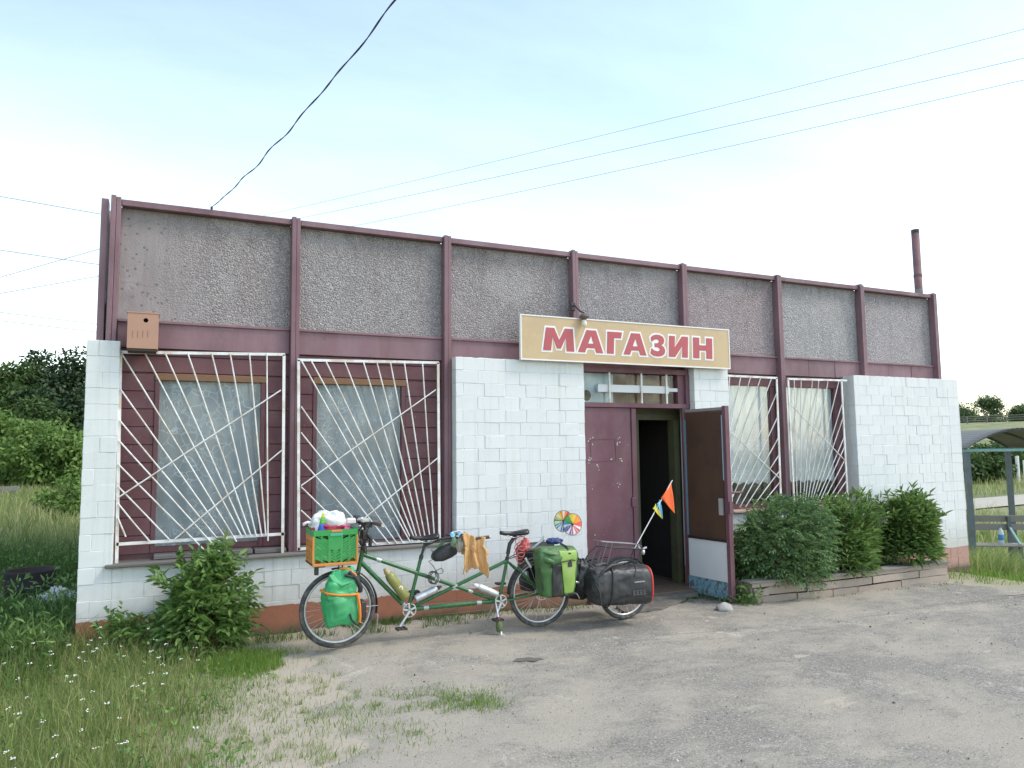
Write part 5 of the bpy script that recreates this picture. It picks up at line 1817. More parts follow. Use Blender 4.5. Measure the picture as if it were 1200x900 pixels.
# ------------------------------------------------------------------ TRAILER
tr = thing('bicycle_trailer', 'single-wheel bicycle trailer with rack hitched behind the tandem', 'trailer')
TW = Vector((4.985, -1.10, H(4.985, -1.1) + YARD + 0.325))
wheel(TW, 0.325, tr, disc=False)
fender(TW, 0.348, 8, 165, 'fender', M_BLACK, tr)
tf = MB()
for s in (-1, 1):
    tf.tube([RW + Vector((0.0, s * 0.08, 0.0)), Vector((4.40, -1.09 + s * 0.10, 0.34)), Vector((4.62, -1.1 + s * 0.07, 0.66)), Vector((4.70, -1.1 + s * 0.07, 0.715)), Vector((5.20, -1.1 + s * 0.07, 0.66))], 0.009, 8)
    tf.tube([Vector((4.55, -1.1 + s * 0.075, 0.56)), TW + Vector((0, s * 0.07, 0))], 0.009, 8)
    tf.tube([Vector((5.18, -1.1 + s * 0.07, 0.662)), TW + Vector((0, s * 0.07, 0))], 0.008, 8)
tf.build('trailer_frame', M_BLACK, tr)
rr2 = MB()
for s in (-0.075, -0.03, 0.03, 0.075):
    rr2.tube([Vector((4.665, -1.1 + s, 0.775)), Vector((4.72, -1.1 + s, 0.765)), Vector((5.14, -1.1 + s, 0.715)), Vector((5.18, -1.1 + s, 0.69))], 0.0035, 6)
for x, z in ((4.672, 0.775), (4.9, 0.742), (5.14, 0.714)):
    rr2.tube([Vector((x, -1.18, z)), Vector((x, -1.02, z))], 0.006, 6)
for s in (-1, 1):
    rr2.tube([Vector((4.735, -1.1 + s * 0.085, 0.76)), Vector((4.66, -1.1 + s * 0.09, 0.58)), Vector((4.62, -1.1 + s * 0.09, 0.50))], 0.004, 6)
    rr2.tube([Vector((4.80, -1.1 + s * 0.085, 0.755)), Vector((4.74, -1.1 + s * 0.09, 0.58)), Vector((4.72, -1.1 + s * 0.09, 0.52))], 0.004, 6)
rr2.build('rack', simple('grey_rack_alloy', (0.20, 0.20, 0.21), 0.5, 0.4), tr)
rl = MB().lathe([(0, -0.02), (0.028, -0.015), (0.03, 0.0), (0.024, 0.012), (0, 0.016)], (5.22, -1.14, 0.625), (1, -0.5, 0), 14)
rl.tube([(5.16, -1.13, 0.69), (5.20, -1.13, 0.65), (5.22, -1.13, 0.63)], 0.008, 6)
rl.tube([(5.215, -1.14, 0.66), (5.255, -1.15, 0.675)], 0.012, 8)
rl.build('tail_light', M_ALU, tr)

M_DUF = simple('black_tarpaulin', (0.030, 0.030, 0.033), 0.45, var=0.2, scale=6, bump=0.45, bscale=14, dirt=((0.09, 0.085, 0.08), 0.35))


def duffel(y, label, seed, x0=4.41, x1=5.11):
    d = thing('duffel_bag', label, 'bag')
    rr_ = random.Random(seed)
    xs = [(0.0, 0.40), (0.02, 0.66), (0.06, 0.84), (0.14, 0.95), (0.3, 1.0), (0.45, 0.985), (0.6, 1.0), (0.78, 1.0), (0.92, 0.99), (0.955, 0.975)]
    rings = []
    for i, (s, k) in enumerate(dense(xs, 56)):
        x = x0 + (x1 - x0) * s
        rg = []
        for j in range(80):
            a = 2 * math.pi * j / 80
            wr = 1.0
            rg.append((x, y + 0.155 * k * wr * math.copysign(abs(math.cos(a)) ** 0.72, math.cos(a)), 0.36 - 0.03 * s + 0.200 * k * wr * math.copysign(abs(math.sin(a)) ** 0.72, math.sin(a))))
        rings.append(rg)
    crumple(crumple(MB().loft(rings), 0.022, 5.5, seed, (0.6, 1, 1.2)), 0.007, 19, seed + 1).build('body', M_DUF, d)
    rings = []
    for s, k in ((0.957, 0.985), (0.97, 0.99), (0.985, 0.965), (1.0, 0.86), (1.005, 0.6)):
        x = x0 + (x1 - x0) * s
        rings.append([(x, y + 0.155 * k * math.copysign(abs(math.cos(a)) ** 0.72, math.cos(a)), 0.331 + 0.200 * k * math.copysign(abs(math.sin(a)) ** 0.72, math.sin(a))) for a in [2 * math.pi * j / 40 for j in range(40)]])
    MB().loft(rings).build('end_cap', simple('red_end_cap', (0.50, 0.045, 0.035), 0.45), d)
    stp_ = MB()
    for xx, r0 in ((4.60, 1.0), (4.83, 1.0)):
        pts_ = []
        for j in range(25):
            a = R(-80 + 280 * j / 24) if xx < 4.7 else R(20 + 150 * j / 24)
            pts_.append((xx + 0.10 * math.sin(a) * (1 if xx > 4.7 else 0.3), y - 0.160 * math.copysign(abs(math.cos(a)) ** 0.72, math.cos(a)), 0.35 + 0.207 * math.copysign(abs(math.sin(a)) ** 0.72, math.sin(a))))
        stp_.tube(pts_, 0.007, 6)
    stp_.tube([(4.46, y - 0.13, 0.47), (4.52, y - 0.13, 0.53), (4.62, y - 0.10, 0.565), (4.74, y - 0.09, 0.57)], [0.008, 0.016, 0.018, 0.012], 8)
    stp_.tube([(4.42, y - 0.12, 0.40), (4.45, y - 0.15, 0.32), (4.46, y - 0.15, 0.2)], 0.008, 6)
    stp_.build('strap', M_BLACK, d)
    return d


nd = duffel(-1.335, 'black duffel with red end cap on the near side of the trailer', 3)
mk = MB()
yy = -1.335 - 0.156
for i in range(9):
    x = 4.860 + i * 0.014
    mk.box((x, yy - 0.001, 0.382), (x + 0.010, yy + 0.004, 0.392 + 0.002 * (i % 2)))
mk.build('brand_print', simple('pale_grey_print', (0.42, 0.42, 0.42), 0.6, bump=0), nd)
mk = MB()
for i in range(4):
    x = 4.838 + i * 0.042
    mk.box((x, yy + 0.0005, 0.258), (x + 0.034, yy + 0.005, 0.264))
    mk.box((x, yy + 0.0005, 0.296), (x + 0.034, yy + 0.005, 0.301))
    mk.box((x + 0.005, yy + 0.001, 0.27), (x + 0.012, yy + 0.005, 0.29))
    mk.box((x + 0.018, yy + 0.001, 0.274), (x + 0.028, yy + 0.005, 0.284))
mk.build('care_symbols', simple('dark_grey_print', (0.13, 0.13, 0.13), 0.6, bump=0), nd)
duffel(-0.87, 'second black duffel on the wall side of the trailer', 8, 4.30, 5.05)
tag(sack((4.42, -1.14, 0.45), (0.085, 0.09, 0.155), 41, 0.7, 0.05).build('stuff_sack', M_DUF), 'black stuff sack wedged between rear pannier and trailer', 'bag')
hit = MB().tube([(4.30, -1.20, 0.40), (4.36, -1.22, 0.385), (4.40, -1.20, 0.40)], 0.012, 8).tube([(4.28, -1.18, 0.30), (4.35, -1.2, 0.27), (4.38, -1.2, 0.22)], 0.007, 6)
hit.build('hitch', M_ALU, tr)

# safety flags on a pole
flg = thing('safety_flag', 'thin pole with orange and yellow-blue pennants behind the trailer', 'flag')
MB().tube([(5.131, -1.10, 0.66), (5.38, -1.10, 1.00), (5.665, -1.10, 1.385)], 0.0055, 6).build('pole', M_SWHITE, flg)


def tri(a, b, c_, mat, name, n=8, amp=0.014):
    a, b, c_ = Vector(a), Vector(b), Vector(c_)

    def f(u, v):
        p = a * (1 - u) + (b * (1 - v) + c_ * v) * u
        return (p.x, p.y - amp * math.sin(u * 5 + v * 4) * u, p.z)
    o = MB().grid(f, n, n).build(name, mat, flg)
    o.modifiers.new('thick', 'SOLIDIFY').thickness = 0.0015
    return o


tri((5.672, -1.115, 1.018), (5.655, -1.10, 1.372), (5.498, -1.10, 1.195), simple('blaze_orange_cloth', (0.85, 0.14, 0.03), 0.7, bump=0.05), 'orange_pennant')
tri((5.505, -1.12, 0.966), (5.498, -1.10, 1.18), (5.440, -1.10, 1.135), simple('sky_blue_cloth', (0.15, 0.42, 0.60), 0.7, bump=0.05), 'blue_pennant')
tri((5.50, -1.121, 0.962), (5.438, -1.102, 1.133), (5.380, -1.10, 1.085), simple('yellow_cloth', (0.66, 0.55, 0.06), 0.7, bump=0.05), 'yellow_pennant')
# ------------------------------------------------------------------ VEGETATION


def unit(a):
    return a / np.maximum(np.linalg.norm(a, axis=-1, keepdims=True), 1e-9)


def leaf_mesh(P_, D, N_, L, Wd, fold=0.25, droop=0.15):
    """one folded leaf (two quads) per row: base P_, direction D, normal N_"""
    n = len(P_)
    D = unit(D)
    Sd = unit(np.cross(D, N_))
    Nn = np.cross(Sd, D)
    L = np.broadcast_to(np.asarray(L, float).reshape(-1, 1), (n, 1))
    Wd = np.broadcast_to(np.asarray(Wd, float).reshape(-1, 1), (n, 1))
    b = P_
    l1 = P_ + D * L * 0.33 + Sd * Wd * 0.5 + Nn * Wd * fold
    l2 = P_ + D * L * 0.68 + Sd * Wd * 0.36 + Nn * (Wd * fold * 0.7 - L * droop * 0.4)
    t = P_ + D * L - Nn * L * droop
    r2_ = P_ + D * L * 0.68 - Sd * Wd * 0.36 + Nn * (Wd * fold * 0.7 - L * droop * 0.4)
    r1 = P_ + D * L * 0.33 - Sd * Wd * 0.5 + Nn * Wd * fold
    V = np.stack([b, l1, l2, t, r2_, r1], 1).reshape(-1, 3)
    base = np.arange(n)[:, None] * 6
    F = (base + np.array([[0, 1, 2, 3, 0, 3, 4, 5]])).ravel()
    return V, F, np.full(2 * n, 4)


def blades(P_, hgts, wid, lean, seg_bend=0.35):
    n = len(P_)
    az = rng.uniform(0, 2 * np.pi, n)
    fa = rng.uniform(0, 2 * np.pi, n)
    d = np.stack([np.cos(az), np.sin(az), np.zeros(n)], 1)
    s = np.stack([np.cos(fa), np.sin(fa), np.zeros(n)], 1) * (wid[:, None] * 0.5)
    upz = np.array([[0, 0, 1.0]])
    h = hgts[:, None]
    ln = lean[:, None]
    m = P_ + upz * h * 0.55 + d * h * ln * seg_bend
    t = P_ + upz * h * (1 - 0.3 * ln) + d * h * ln
    V = np.stack([P_ - s, P_ + s, m + s * 0.75, m - s * 0.75, t], 1).reshape(-1, 3)
    base = np.arange(n)[:, None] * 5
    F = (base + np.array([[0, 1, 2, 3, 3, 2, 4]])).ravel()
    return V, F, np.tile([4, 3], n)


def join(parts):
    Vs, Fs, Ss = [], [], []
    o = 0
    for V, F, Sz in parts:
        Vs.append(V)
        Fs.append(F + o)
        Ss.append(Sz)
        o += len(V)
    return np.concatenate(Vs), np.concatenate(Fs), np.concatenate(Ss)


def rdir(n, zmin=-1.0):
    z = rng.uniform(zmin, 1, n)
    a = rng.uniform(0, 2 * np.pi, n)
    r_ = np.sqrt(1 - z * z)
    return np.stack([r_ * np.cos(a), r_ * np.sin(a), z], 1)


M_BARK = simple('grey_brown_bark', (0.10, 0.08, 0.06), 0.95, scale=8, bump=0.6, bscale=30)
M_TWIG = simple('green_brown_stem', (0.09, 0.10, 0.04), 0.8)
M_G_LAWN = leafmat('lawn_grass', (0.12, 0.18, 0.042), (0.29, 0.37, 0.11), 0.45, hue=(0.48, 0.45, 0.22))
M_G_FRESH = leafmat('fresh_short_grass', (0.105, 0.19, 0.026), (0.24, 0.37, 0.07), 0.42)
M_G_DRY = leafmat('dry_stalks', (0.24, 0.20, 0.09), (0.40, 0.35, 0.18), 0.25)
M_G_MEADOW = leafmat('meadow_grass', (0.14, 0.19, 0.05), (0.34, 0.38, 0.14), 0.48, hue=(0.55, 0.5, 0.27))
M_G_WEED = leafmat('dark_weed', (0.05, 0.105, 0.024), (0.145, 0.235, 0.06), 0.38)
M_L_ELDER = leafmat('elder_leaf', (0.064, 0.14, 0.038), (0.195, 0.33, 0.09), 0.38, 0.42, hue=(0.28, 0.38, 0.12))
M_L_BLUE = leafmat('bluish_shrub_leaf', (0.062, 0.13, 0.052), (0.185, 0.305, 0.12), 0.36, 0.42, hue=(0.24, 0.35, 0.15))
M_L_PEONY = leafmat('long_shrub_leaf', (0.058, 0.122, 0.032), (0.18, 0.3, 0.08), 0.36, 0.4, hue=(0.3, 0.4, 0.13))
M_L_DARK = leafmat('dark_forest_leaf', (0.014, 0.032, 0.013), (0.05, 0.088, 0.032), 0.2, 0.6)
M_L_MID = leafmat('mid_forest_leaf', (0.028, 0.064, 0.016), (0.095, 0.155, 0.038), 0.28, 0.6)
M_L_LIGHT = leafmat('light_willow_leaf', (0.085, 0.155, 0.036), (0.24, 0.36, 0.09), 0.4, 0.6)
M_L_FAR = leafmat('far_tree_leaf', (0.050, 0.091, 0.036), (0.137, 0.200, 0.073), 0.25, 0.7)


def shrub(name, label, c, r, n, leafL, leafW, mat, stems=26, seed=1, compound=0, up=0.35, cat='shrub', lobes=18, group=None, shoots=24):
    """leafy shrub: arching stems from the base and leaves in an uneven dome"""
    global rng
    rng = np.random.default_rng(seed)
    sh_ = thing(name, label, cat, group)
    c = np.array(c, float)
    r = np.array(r, float)
    # lobed radius function
    ld = rdir(lobes, -0.1)
    lw = rng.uniform(-0.42, 0.30, lobes)

    def rad_(d):
        k = np.ones(len(d)) * 0.94
        for a, b in zip(ld, lw):
            k += b * np.clip((d @ a - 0.55) / 0.45, 0, 1) ** 1.2
        return k
    d = rdir(n, -0.5)
    rr_ = rng.uniform(0, 1, n) ** 0.30
    rr_ = np.where(rng.uniform(0, 1, n) < 0.06, rr_ * rng.uniform(1.05, 1.22, n), rr_)
    pos = c + d * r * (rad_(d) * rr_)[:, None]
    pos[:, 2] = np.maximum(pos[:, 2], c[2] - r[2] * 0.42)
    outw = unit(d * np.array([1, 1, 0.6]) + np.array([0, 0, up]) + 0.55 * rdir(n))
    nrm = unit(np.array([0, 0, 1.0]) + 0.6 * d + 0.45 * rdir(n))
    if compound:
        parts = []
        Lr = leafL * rng.uniform(2.0, 3.0, n)
        side = unit(np.cross(outw, nrm))
        nn = np.cross(side, outw)
        for k in range(compound):
            t = (k + 1) / compound
            base = pos + outw * (Lr * t)[:, None] - np.array([0, 0, 1.0]) * (Lr * t * t * 0.35)[:, None]
            for sg in ((-1, 1) if k < compound - 1 else (0,)):
                dd = unit(outw * (0.55 if sg else 1.0) + side * sg * 0.9 - np.array([0, 0, 0.35]))
                parts.append(leaf_mesh(base, dd, nn + 0.2 * rdir(n), leafL * rng.uniform(0.8, 1.25, n), leafW * rng.uniform(0.8, 1.2, n), 0.22, 0.2))
        V, F, Sz = join(parts)
    else:
        V, F, Sz = leaf_mesh(pos, outw, nrm, leafL * rng.uniform(0.5, 1.35, n), leafW * rng.uniform(0.7, 1.35, n), 0.25, 0.28)
    shp, shd = [], []
    for i in range(shoots):
        dd = unit(rdir(1, 0.1)[0] + np.array([0, 0, 0.6]))
        b0 = c + dd * r * 0.8
        ll = rng.uniform(0.12, 0.30)
        for k_ in range(16):
            t_ = k_ / 15
            shp.append(b0 + dd * ll * t_ + rng.normal(0, 0.008, 3))
            shd.append(unit(dd * 0.5 + rdir(1, -0.3)[0]))
    if shoots:
        shp, shd = np.array(shp), np.array(shd)
        V2 = leaf_mesh(shp, shd, unit(np.array([0, 0, 1.0]) + 0.4 * rdir(len(shp))), leafL * rng.uniform(0.7, 1.3, len(shp)), leafW * rng.uniform(0.8, 1.2, len(shp)), 0.25, 0.25)
        V, F, Sz = join([(V, F, Sz), V2])
    raw('foliage', V, F, Sz, mat, sh_)
    m = MB()
    g = c[2] - r[2] * 0.35
    for i in range(stems):
        dd = rdir(1, 0.15)[0]
        tip = c + dd * r * 0.85
        b = np.array([c[0] + rng.normal(0, r[0] * 0.16), c[1] + rng.normal(0, r[1] * 0.16), g])
        mid = b * 0.45 + tip * 0.55
        mid[2] = b[2] + (tip[2] - b[2]) * 0.7
        m.tube([b, (b + mid) / 2 + np.array([0, 0, 0.03]), mid, tip], [0.007, 0.006, 0.005, 0.002], 5, cap=False)
    m.build('stems', M_TWIG, sh_)
    return sh_


shrub('elder_bush', 'leafy green elder bush growing against the wall under the leftmost window', (0.80, -0.58, 0.25), (0.35, 0.28, 0.52), 520, 0.090, 0.038, M_L_ELDER, 26, 11, compound=4, up=0.55, cat='bush')
shrub('elder_sapling', 'small dark bush at the foot of the left brick pier', (0.24, -0.50, 0.0), (0.17, 0.14, 0.17), 60, 0.075, 0.032, M_L_ELDER, 9, 12, compound=4, up=0.5, cat='bush')
shrub('flowering_shrub', 'bluish-green shrub in the planter right beside the open door leaf', (7.62, -0.66, 0.40), (0.64, 0.44, 0.66), 2100, 0.056, 0.022, M_L_BLUE, 24, 13, compound=4, up=0.35)
shrub('flowering_shrub', 'middle shrub of the planter with long fresh green leaves', (8.72, -0.64, 0.36), (0.78, 0.46, 0.60), 5000, 0.105, 0.028, M_L_PEONY, 30, 14, up=0.45)
shrub('flowering_shrub', 'rounded dark green shrub at the right end of the planter', (10.14, -0.60, 0.40), (0.72, 0.46, 0.60), 4800, 0.115, 0.032, M_L_PEONY, 30, 15, up=0.40)

rng = np.random.default_rng(99)


def tree(name, label, x, y, h, cr_, mat, n, ls, seed, z=None, base=0.25, group=None, clumps=26, trunk=0.12, shape=1.0):
    global rng
    rng = np.random.default_rng(seed)
    t = thing(name, label, 'tree', group)
    g = H(x, y) if z is None else z
    c = np.array([x, y, g + h * (base + (1 - base) * 0.5)])
    rv = np.array([cr_, cr_, h * (1 - base) * 0.5])
    cd_ = rdir(clumps)
    ck = rng.uniform(0.35, 0.95, clumps)
    cp = c + cd_ * rv * ck[:, None]
    # narrow towards the top
    frac = np.clip((cp[:, 2] - (g + h * base)) / (h * (1 - base)), 0, 1)
    k = 1 - 0.55 * shape * frac ** 1.5
    cp[:, 0] = x + (cp[:, 0] - x) * k
    cp[:, 1] = y + (cp[:, 1] - y) * k
    cs = rng.uniform(0.20, 0.38, clumps) * cr_
    idx = rng.integers(0, clumps, n)
    d = rdir(n)
    pos = cp[idx] + d * (cs[idx] * rng.uniform(0.45, 1.12, n))[:, None] * np.array([1.15, 1.15, 0.75])
    dirs = unit(d * 0.8 + 0.7 * rdir(n) + np.array([0, 0, -0.15]))
    nr = unit(d + np.array([0, 0, 0.8]) + 0.6 * rdir(n))
    V, F, Sz = leaf_mesh(pos, dirs, nr, ls * rng.uniform(0.6, 1.4, n), ls * 0.62 * rng.uniform(0.7, 1.3, n), 0.15, 0.15)
    raw('crown', V, F, Sz, mat, t)
    m = MB()
    lean = rng.normal(0, 0.02 * h, 2)
    m.tube([(x, y, g - 0.3), (x + lean[0] * .4, y + lean[1] * .4, g + h * 0.35), (x + lean[0], y + lean[1], g + h * 0.62), (x + lean[0], y + lean[1], g + h * 0.85)], [trunk, trunk * 0.75, trunk * 0.45, trunk * 0.12], 8)
    for i in range(0, clumps, 2):
        z0 = g + h * rng.uniform(0.28, 0.6)
        p0 = np.array([x + lean[0] * .5, y + lean[1] * .5, z0])
        m.tube([p0, (p0 + cp[i]) / 2 + np.array([0, 0, 0.03 * h]), cp[i]], [trunk * 0.35, trunk * 0.22, trunk * 0.08], 5, cap=False)
    m.build('trunk', M_BARK, t)
    return t


FG = 'trees at the wood edge on the left'
wood = [(-9.6, 47, 8.0, 2.6, 0, 'broad dark tree at the far left end of the wood'),
        (-7.7, 44, 7.6, 2.4, 1, 'tall dark tree second from the left in the wood'),
        (-6.1, 46, 8.3, 2.5, 0, 'tallest dark tree of the wood on the left'),
        (-4.4, 43, 7.7, 2.3, 0, 'dark tree of the wood closest to the white pier'),
        (-2.6, 45, 8.0, 2.5, 0, 'dark tree of the wood mostly hidden by the shop'),
        (-6.9, 38, 5.6, 2.2, 1, 'mid-green rounded tree in front of the dark wood'),
        (-5.2, 37, 5.0, 2.0, 0, 'lower dark tree filling the wood edge'),
        (-3.4, 36, 4.8, 2.0, 0, 'low dark tree at the wood edge beside the pier')]
for i, (x, y, h, r_, k, lab) in enumerate(wood):
    tree('forest_tree', lab, x, y, h, r_, (M_L_DARK, M_L_MID)[k], 7000, 0.26, 40 + i, group=FG, base=0.08, clumps=46, trunk=0.16, shape=0.8)
bsh = [(-5.6, 27.5, 3.1, 1.7, 'pale green willow bush at the left edge of the meadow'),
       (-4.1, 26.0, 2.9, 1.6, 'pale green willow bush in the middle of the meadow edge'),
       (-2.9, 25.2, 2.5, 1.4, 'pale green willow bush nearest the white pier'),
       (-4.8, 30.5, 3.9, 1.9, 'taller mid-green bush behind the willows')]
for i, (x, y, h, r_, lab) in enumerate(bsh):
    tree('willow_bush', lab, x, y, h, r_, M_L_LIGHT if i < 3 else M_L_MID, 6000, 0.17, 60 + i, group='willow bushes along the meadow', base=0.02, clumps=40, trunk=0.06, shape=0.5)

thk = [(-1.75, 14.5, 0.95, 0.7, 'low green thicket beside the left end of the shop'), (-5.2, 17.5, 1.1, 1.0, 'low green thicket at the left edge of the meadow')]
for i, (x, y, h, r_, lab) in enumerate(thk):
    tree('thicket', lab, x, y, h, r_, M_L_LIGHT, 4200, 0.11, 70 + i, group='green thickets in the meadow', base=0.0, clumps=34, trunk=0.03, shape=0.4)

# the wood goes on to both sides as one mass
rng = np.random.default_rng(77)
wc = []
for i in range(90):
    x_ = rng.uniform(-46, -10.5) if i < 62 else rng.uniform(-1.5, 9)
    y_ = rng.uniform(43, 52)
    wc.append((x_, y_, H(x_, y_) + rng.uniform(1.2, 6.4)))
wc = np.array(wc)
n = 42000
ix = rng.integers(0, len(wc), n)
dd = rdir(n)
pp = wc[ix] + dd * (rng.uniform(0.6, 1.5, n) * np.array([1.0]))[:, None]
pp[:, 2] = np.maximum(pp[:, 2], hgt(pp[:, 0], pp[:, 1]) + 0.05)
V, F, Sz = leaf_mesh(pp, unit(dd + 0.7 * rdir(n)), unit(dd + np.array([0, 0, 0.8])), rng.uniform(0.2, 0.42, n), rng.uniform(0.13, 0.26, n), 0.15, 0.15)
tag(raw('woodland', V, F, Sz, M_L_DARK), 'dark wood continuing behind the shop and beyond the meadow', 'woodland', kind='stuff')

# far trees on the right-hand rise
far = [(181.6, 106, 8.6, 3.6, 'lone spreading tree on the rise behind the bus shelter', 1.0),
       (209, 115, 6.6, 4.6, 'round tree on the rise at the right edge', 0.5),
       (168, 104, 4.6, 4.2, 'low tree clump on the rise next to the white wall', 0.4),
       (195, 116, 3.2, 5.0, 'low hedge tree between the lone tree and the right edge', 0.2),
       (176, 112, 2.8, 4.5, 'low hedge tree left of the lone tree', 0.2),
       (222, 122, 3.8, 6.0, 'hedge tree on the skyline past the round tree', 0.2)]
for i, (x, y, h, r_, lab, shp) in enumerate(far):
    tree('hill_tree', lab, x, y, h, r_, M_L_FAR, 3600, 0.42, 80 + i, group='trees on the far rise', base=0.12 if i > 1 else 0.18, clumps=34, trunk=0.16, shape=shp)
nb_ = [(44, 20.5, 1.8, 2.2, 'dark green bush behind the bus shelter post'), (49, 22.5, 1.9, 2.2, 'dark green bush seen through the shelter centre'), (55, 25.0, 2.1, 2.4, 'dark green bush at the right edge under the shelter roof')]
for i, (x, y, h, r_, lab) in enumerate(nb_):
    tree('roadside_bush', lab, x, y, h, r_, M_L_MID, 4000, 0.26, 90 + i, group='bushes across the dirt road', base=0.02, clumps=30, trunk=0.06, shape=0.3)

rng = np.random.default_rng(123)


def scatter(n, x0, x1, y0, y1):
    return rng.uniform(x0, x1, n), rng.uniform(y0, y1, n)


def in_shop(x, y):
    return (x > -0.20) & (x < 12.02) & (y > -0.24)


def vnoise(x, y, s, seed=0):
    """cheap smooth 2-D noise in 0..1"""
    r_ = np.random.default_rng(seed)
    v = np.zeros_like(x)
    for k in range(6):
        a, b, c_ = r_.uniform(-1, 1), r_.uniform(-1, 1), r_.uniform(0, 6.28)
        v += np.sin((a * x + b * y) * s * (1 + 0.6 * k) + c_) / (1 + 0.4 * k)
    return 0.5 + v / 7


def grass(name, label, x, y, h, wd, ln, mat, zoff=-0.01):
    z = hgt(x, y) + zoff
    V, F, Sz = blades(np.stack([x, y, z], 1), h, wd, ln)
    return tag(raw(name, V, F, Sz, mat), label, 'grass', kind='stuff')


# foreground verge
x, y = scatter(80000, -3.6, 2.6, -6.2, -0.05)
edge_ = np.array(yl(y))
dist = edge_ - 0.12 - x                              # >0: inside the verge
keep = (rng.uniform(0, 1, len(x)) < np.clip(0.20 + dist * 1.5 + 0.5 * (vnoise(x, y, 3.0, 4) - 0.5), 0, 1)) & (dist > -0.75) & ~in_shop(x, y)
x, y, dist = x[keep], y[keep], dist[keep]
tall = sst((dist - 0.15) / 0.9) * (0.30 + 0.75 * vnoise(x, y, 2.1, 8) + 0.55 * vnoise(x, y, 6.5, 18))
h = (0.035 + 0.20 * tall) * rng.uniform(0.5, 1.25, len(x))
short = dist < 0.55
grass('verge_grass', 'uneven green grass verge at the left front', x[~short], y[~short], h[~short], rng.uniform(0.003, 0.007, (~short).sum()), rng.uniform(0.1, 0.7, (~short).sum()), M_G_LAWN)
grass('short_grass', 'short fresh grass fringing the asphalt', x[short], y[short], h[short], rng.uniform(0.0025, 0.005, short.sum()), rng.uniform(0.1, 0.7, short.sum()), M_G_FRESH, zoff=0.0)
tx, ty, th = [], [], []
for i in range(190):
    cy = rng.uniform(-4.6, -0.9)
    cx = float(yl(cy)) - 0.35 + rng.normal(0.1, 0.33)
    nb2 = int(rng.integers(8, 34))
    sg2 = rng.uniform(0.012, 0.045)
    tx.append(rng.normal(cx, sg2 * 1.3, nb2))
    ty.append(rng.normal(cy, sg2, nb2))
    th.append(rng.uniform(0.02, 0.075, nb2))
tx, ty, th = map(np.concatenate, (tx, ty, th))
grass('grass_tufts', 'sparse grass tufts on the trodden sand along the verge', tx, ty, th, rng.uniform(0.002, 0.005, len(tx)), rng.uniform(0.2, 0.9, len(tx)), M_G_LAWN, zoff=0.0)
gx_, gy_ = rng.normal(1.15, 0.22, 5200), rng.normal(-1.25, 0.22, 5200)
k = (gx_ < np.array(yl(gy_)) - 0.02) & (gy_ < -0.7)
grass('green_clump', 'bright short green grass in front of the elder bush', gx_[k], gy_[k], rng.uniform(0.03, 0.10, k.sum()), rng.uniform(0.003, 0.005, k.sum()), rng.uniform(0.1, 0.7, k.sum()), M_G_FRESH, zoff=0.0)
# dry stalks with seed heads
x, y = scatter(900, -3.0, 1.35, -5.5, -0.6)
k = (x < np.array(yl(y)) - 0.5)
x, y = x[k], y[k]
grass('seed_stalks', 'pale dry seed stalks standing in the verge', x, y, rng.uniform(0.18, 0.42, len(x)), rng.uniform(0.002, 0.0045, len(x)), rng.uniform(0.05, 0.4, len(x)), M_G_DRY)
# patches on the asphalt
px_, py_ = [], []
for (cx, cy, sx, sy, n) in ((2.30, -2.80, 0.22, 0.13, 1500), (2.55, -3.0, 0.12, 0.09, 500), (2.15, -3.12, 0.16, 0.07, 240), (1.86, -2.62, 0.10, 0.08, 300), (1.62, -2.75, 0.20, 0.18, 420), (1.45, -3.2, 0.26, 0.22, 520), (1.75, -3.5, 0.2, 0.1, 200), (1.95, -3.35, 0.04, 0.03, 50)):
    px_.append(rng.normal(cx, sx, n))
    py_.append(rng.normal(cy, sy, n))
x, y = np.concatenate(px_), np.concatenate(py_)
k = vnoise(x, y, 9.0, 5) > 0.40
x, y = x[k], y[k]
grass('patch_grass', 'small grass patches growing out of the asphalt', x, y, rng.uniform(0.015, 0.06, len(x)), rng.uniform(0.003, 0.005, len(x)), rng.uniform(0.2, 0.9, len(x)), M_G_FRESH, zoff=YARD - 0.002)
# weeds along the wall foot, door leaf and planter
px_, py_, ph_ = [], [], []
for (x0, x1, y0, y1, n, hm) in ((1.0, 3.4, -0.62, -0.24, 2600, 0.10), (3.4, 5.0, -0.48, -0.24, 900, 0.07), (6.2, 6.8, -0.62, -0.2, 700, 0.09), (6.62, 6.92, -1.12, -0.65, 700, 0.13), (6.9, 10.6, -1.07, -0.98, 420, 0.04)):
    px_.append(rng.uniform(x0, x1, n))
    py_.append(y1 - (y1 - y0) * rng.uniform(0, 1, n) ** 1.7)
    ph_.append(rng.uniform(0.3, 1.2, n) * hm)
x, y, h = np.concatenate(px_), np.concatenate(py_), np.concatenate(ph_)
k = vnoise(x, y, 5.0, 15) > 0.38
x, y, h = x[k], y[k], h[k]
grass('wall_weeds', 'dark weeds along the foot of the shop wall', x, y, h, rng.uniform(0.004, 0.008, len(x)), rng.uniform(0.2, 0.9, len(x)), M_G_WEED, zoff=YARD - 0.01)
# broad-leaf weeds at the open door leaf
n = 260
pp = np.stack([rng.normal(6.76, 0.08, n), rng.normal(-0.86, 0.14, n), -0.11 + rng.uniform(0, 0.34, n) ** 1.4], 1)
V, F, Sz = leaf_mesh(pp, rdir(n, -0.2), rdir(n, 0.2), rng.uniform(0.04, 0.08, n), rng.uniform(0.02, 0.035, n))
tag(raw('door_weeds', V, F, Sz, M_L_ELDER), 'leafy weeds at the foot of the open door leaf', 'weeds', kind='stuff')
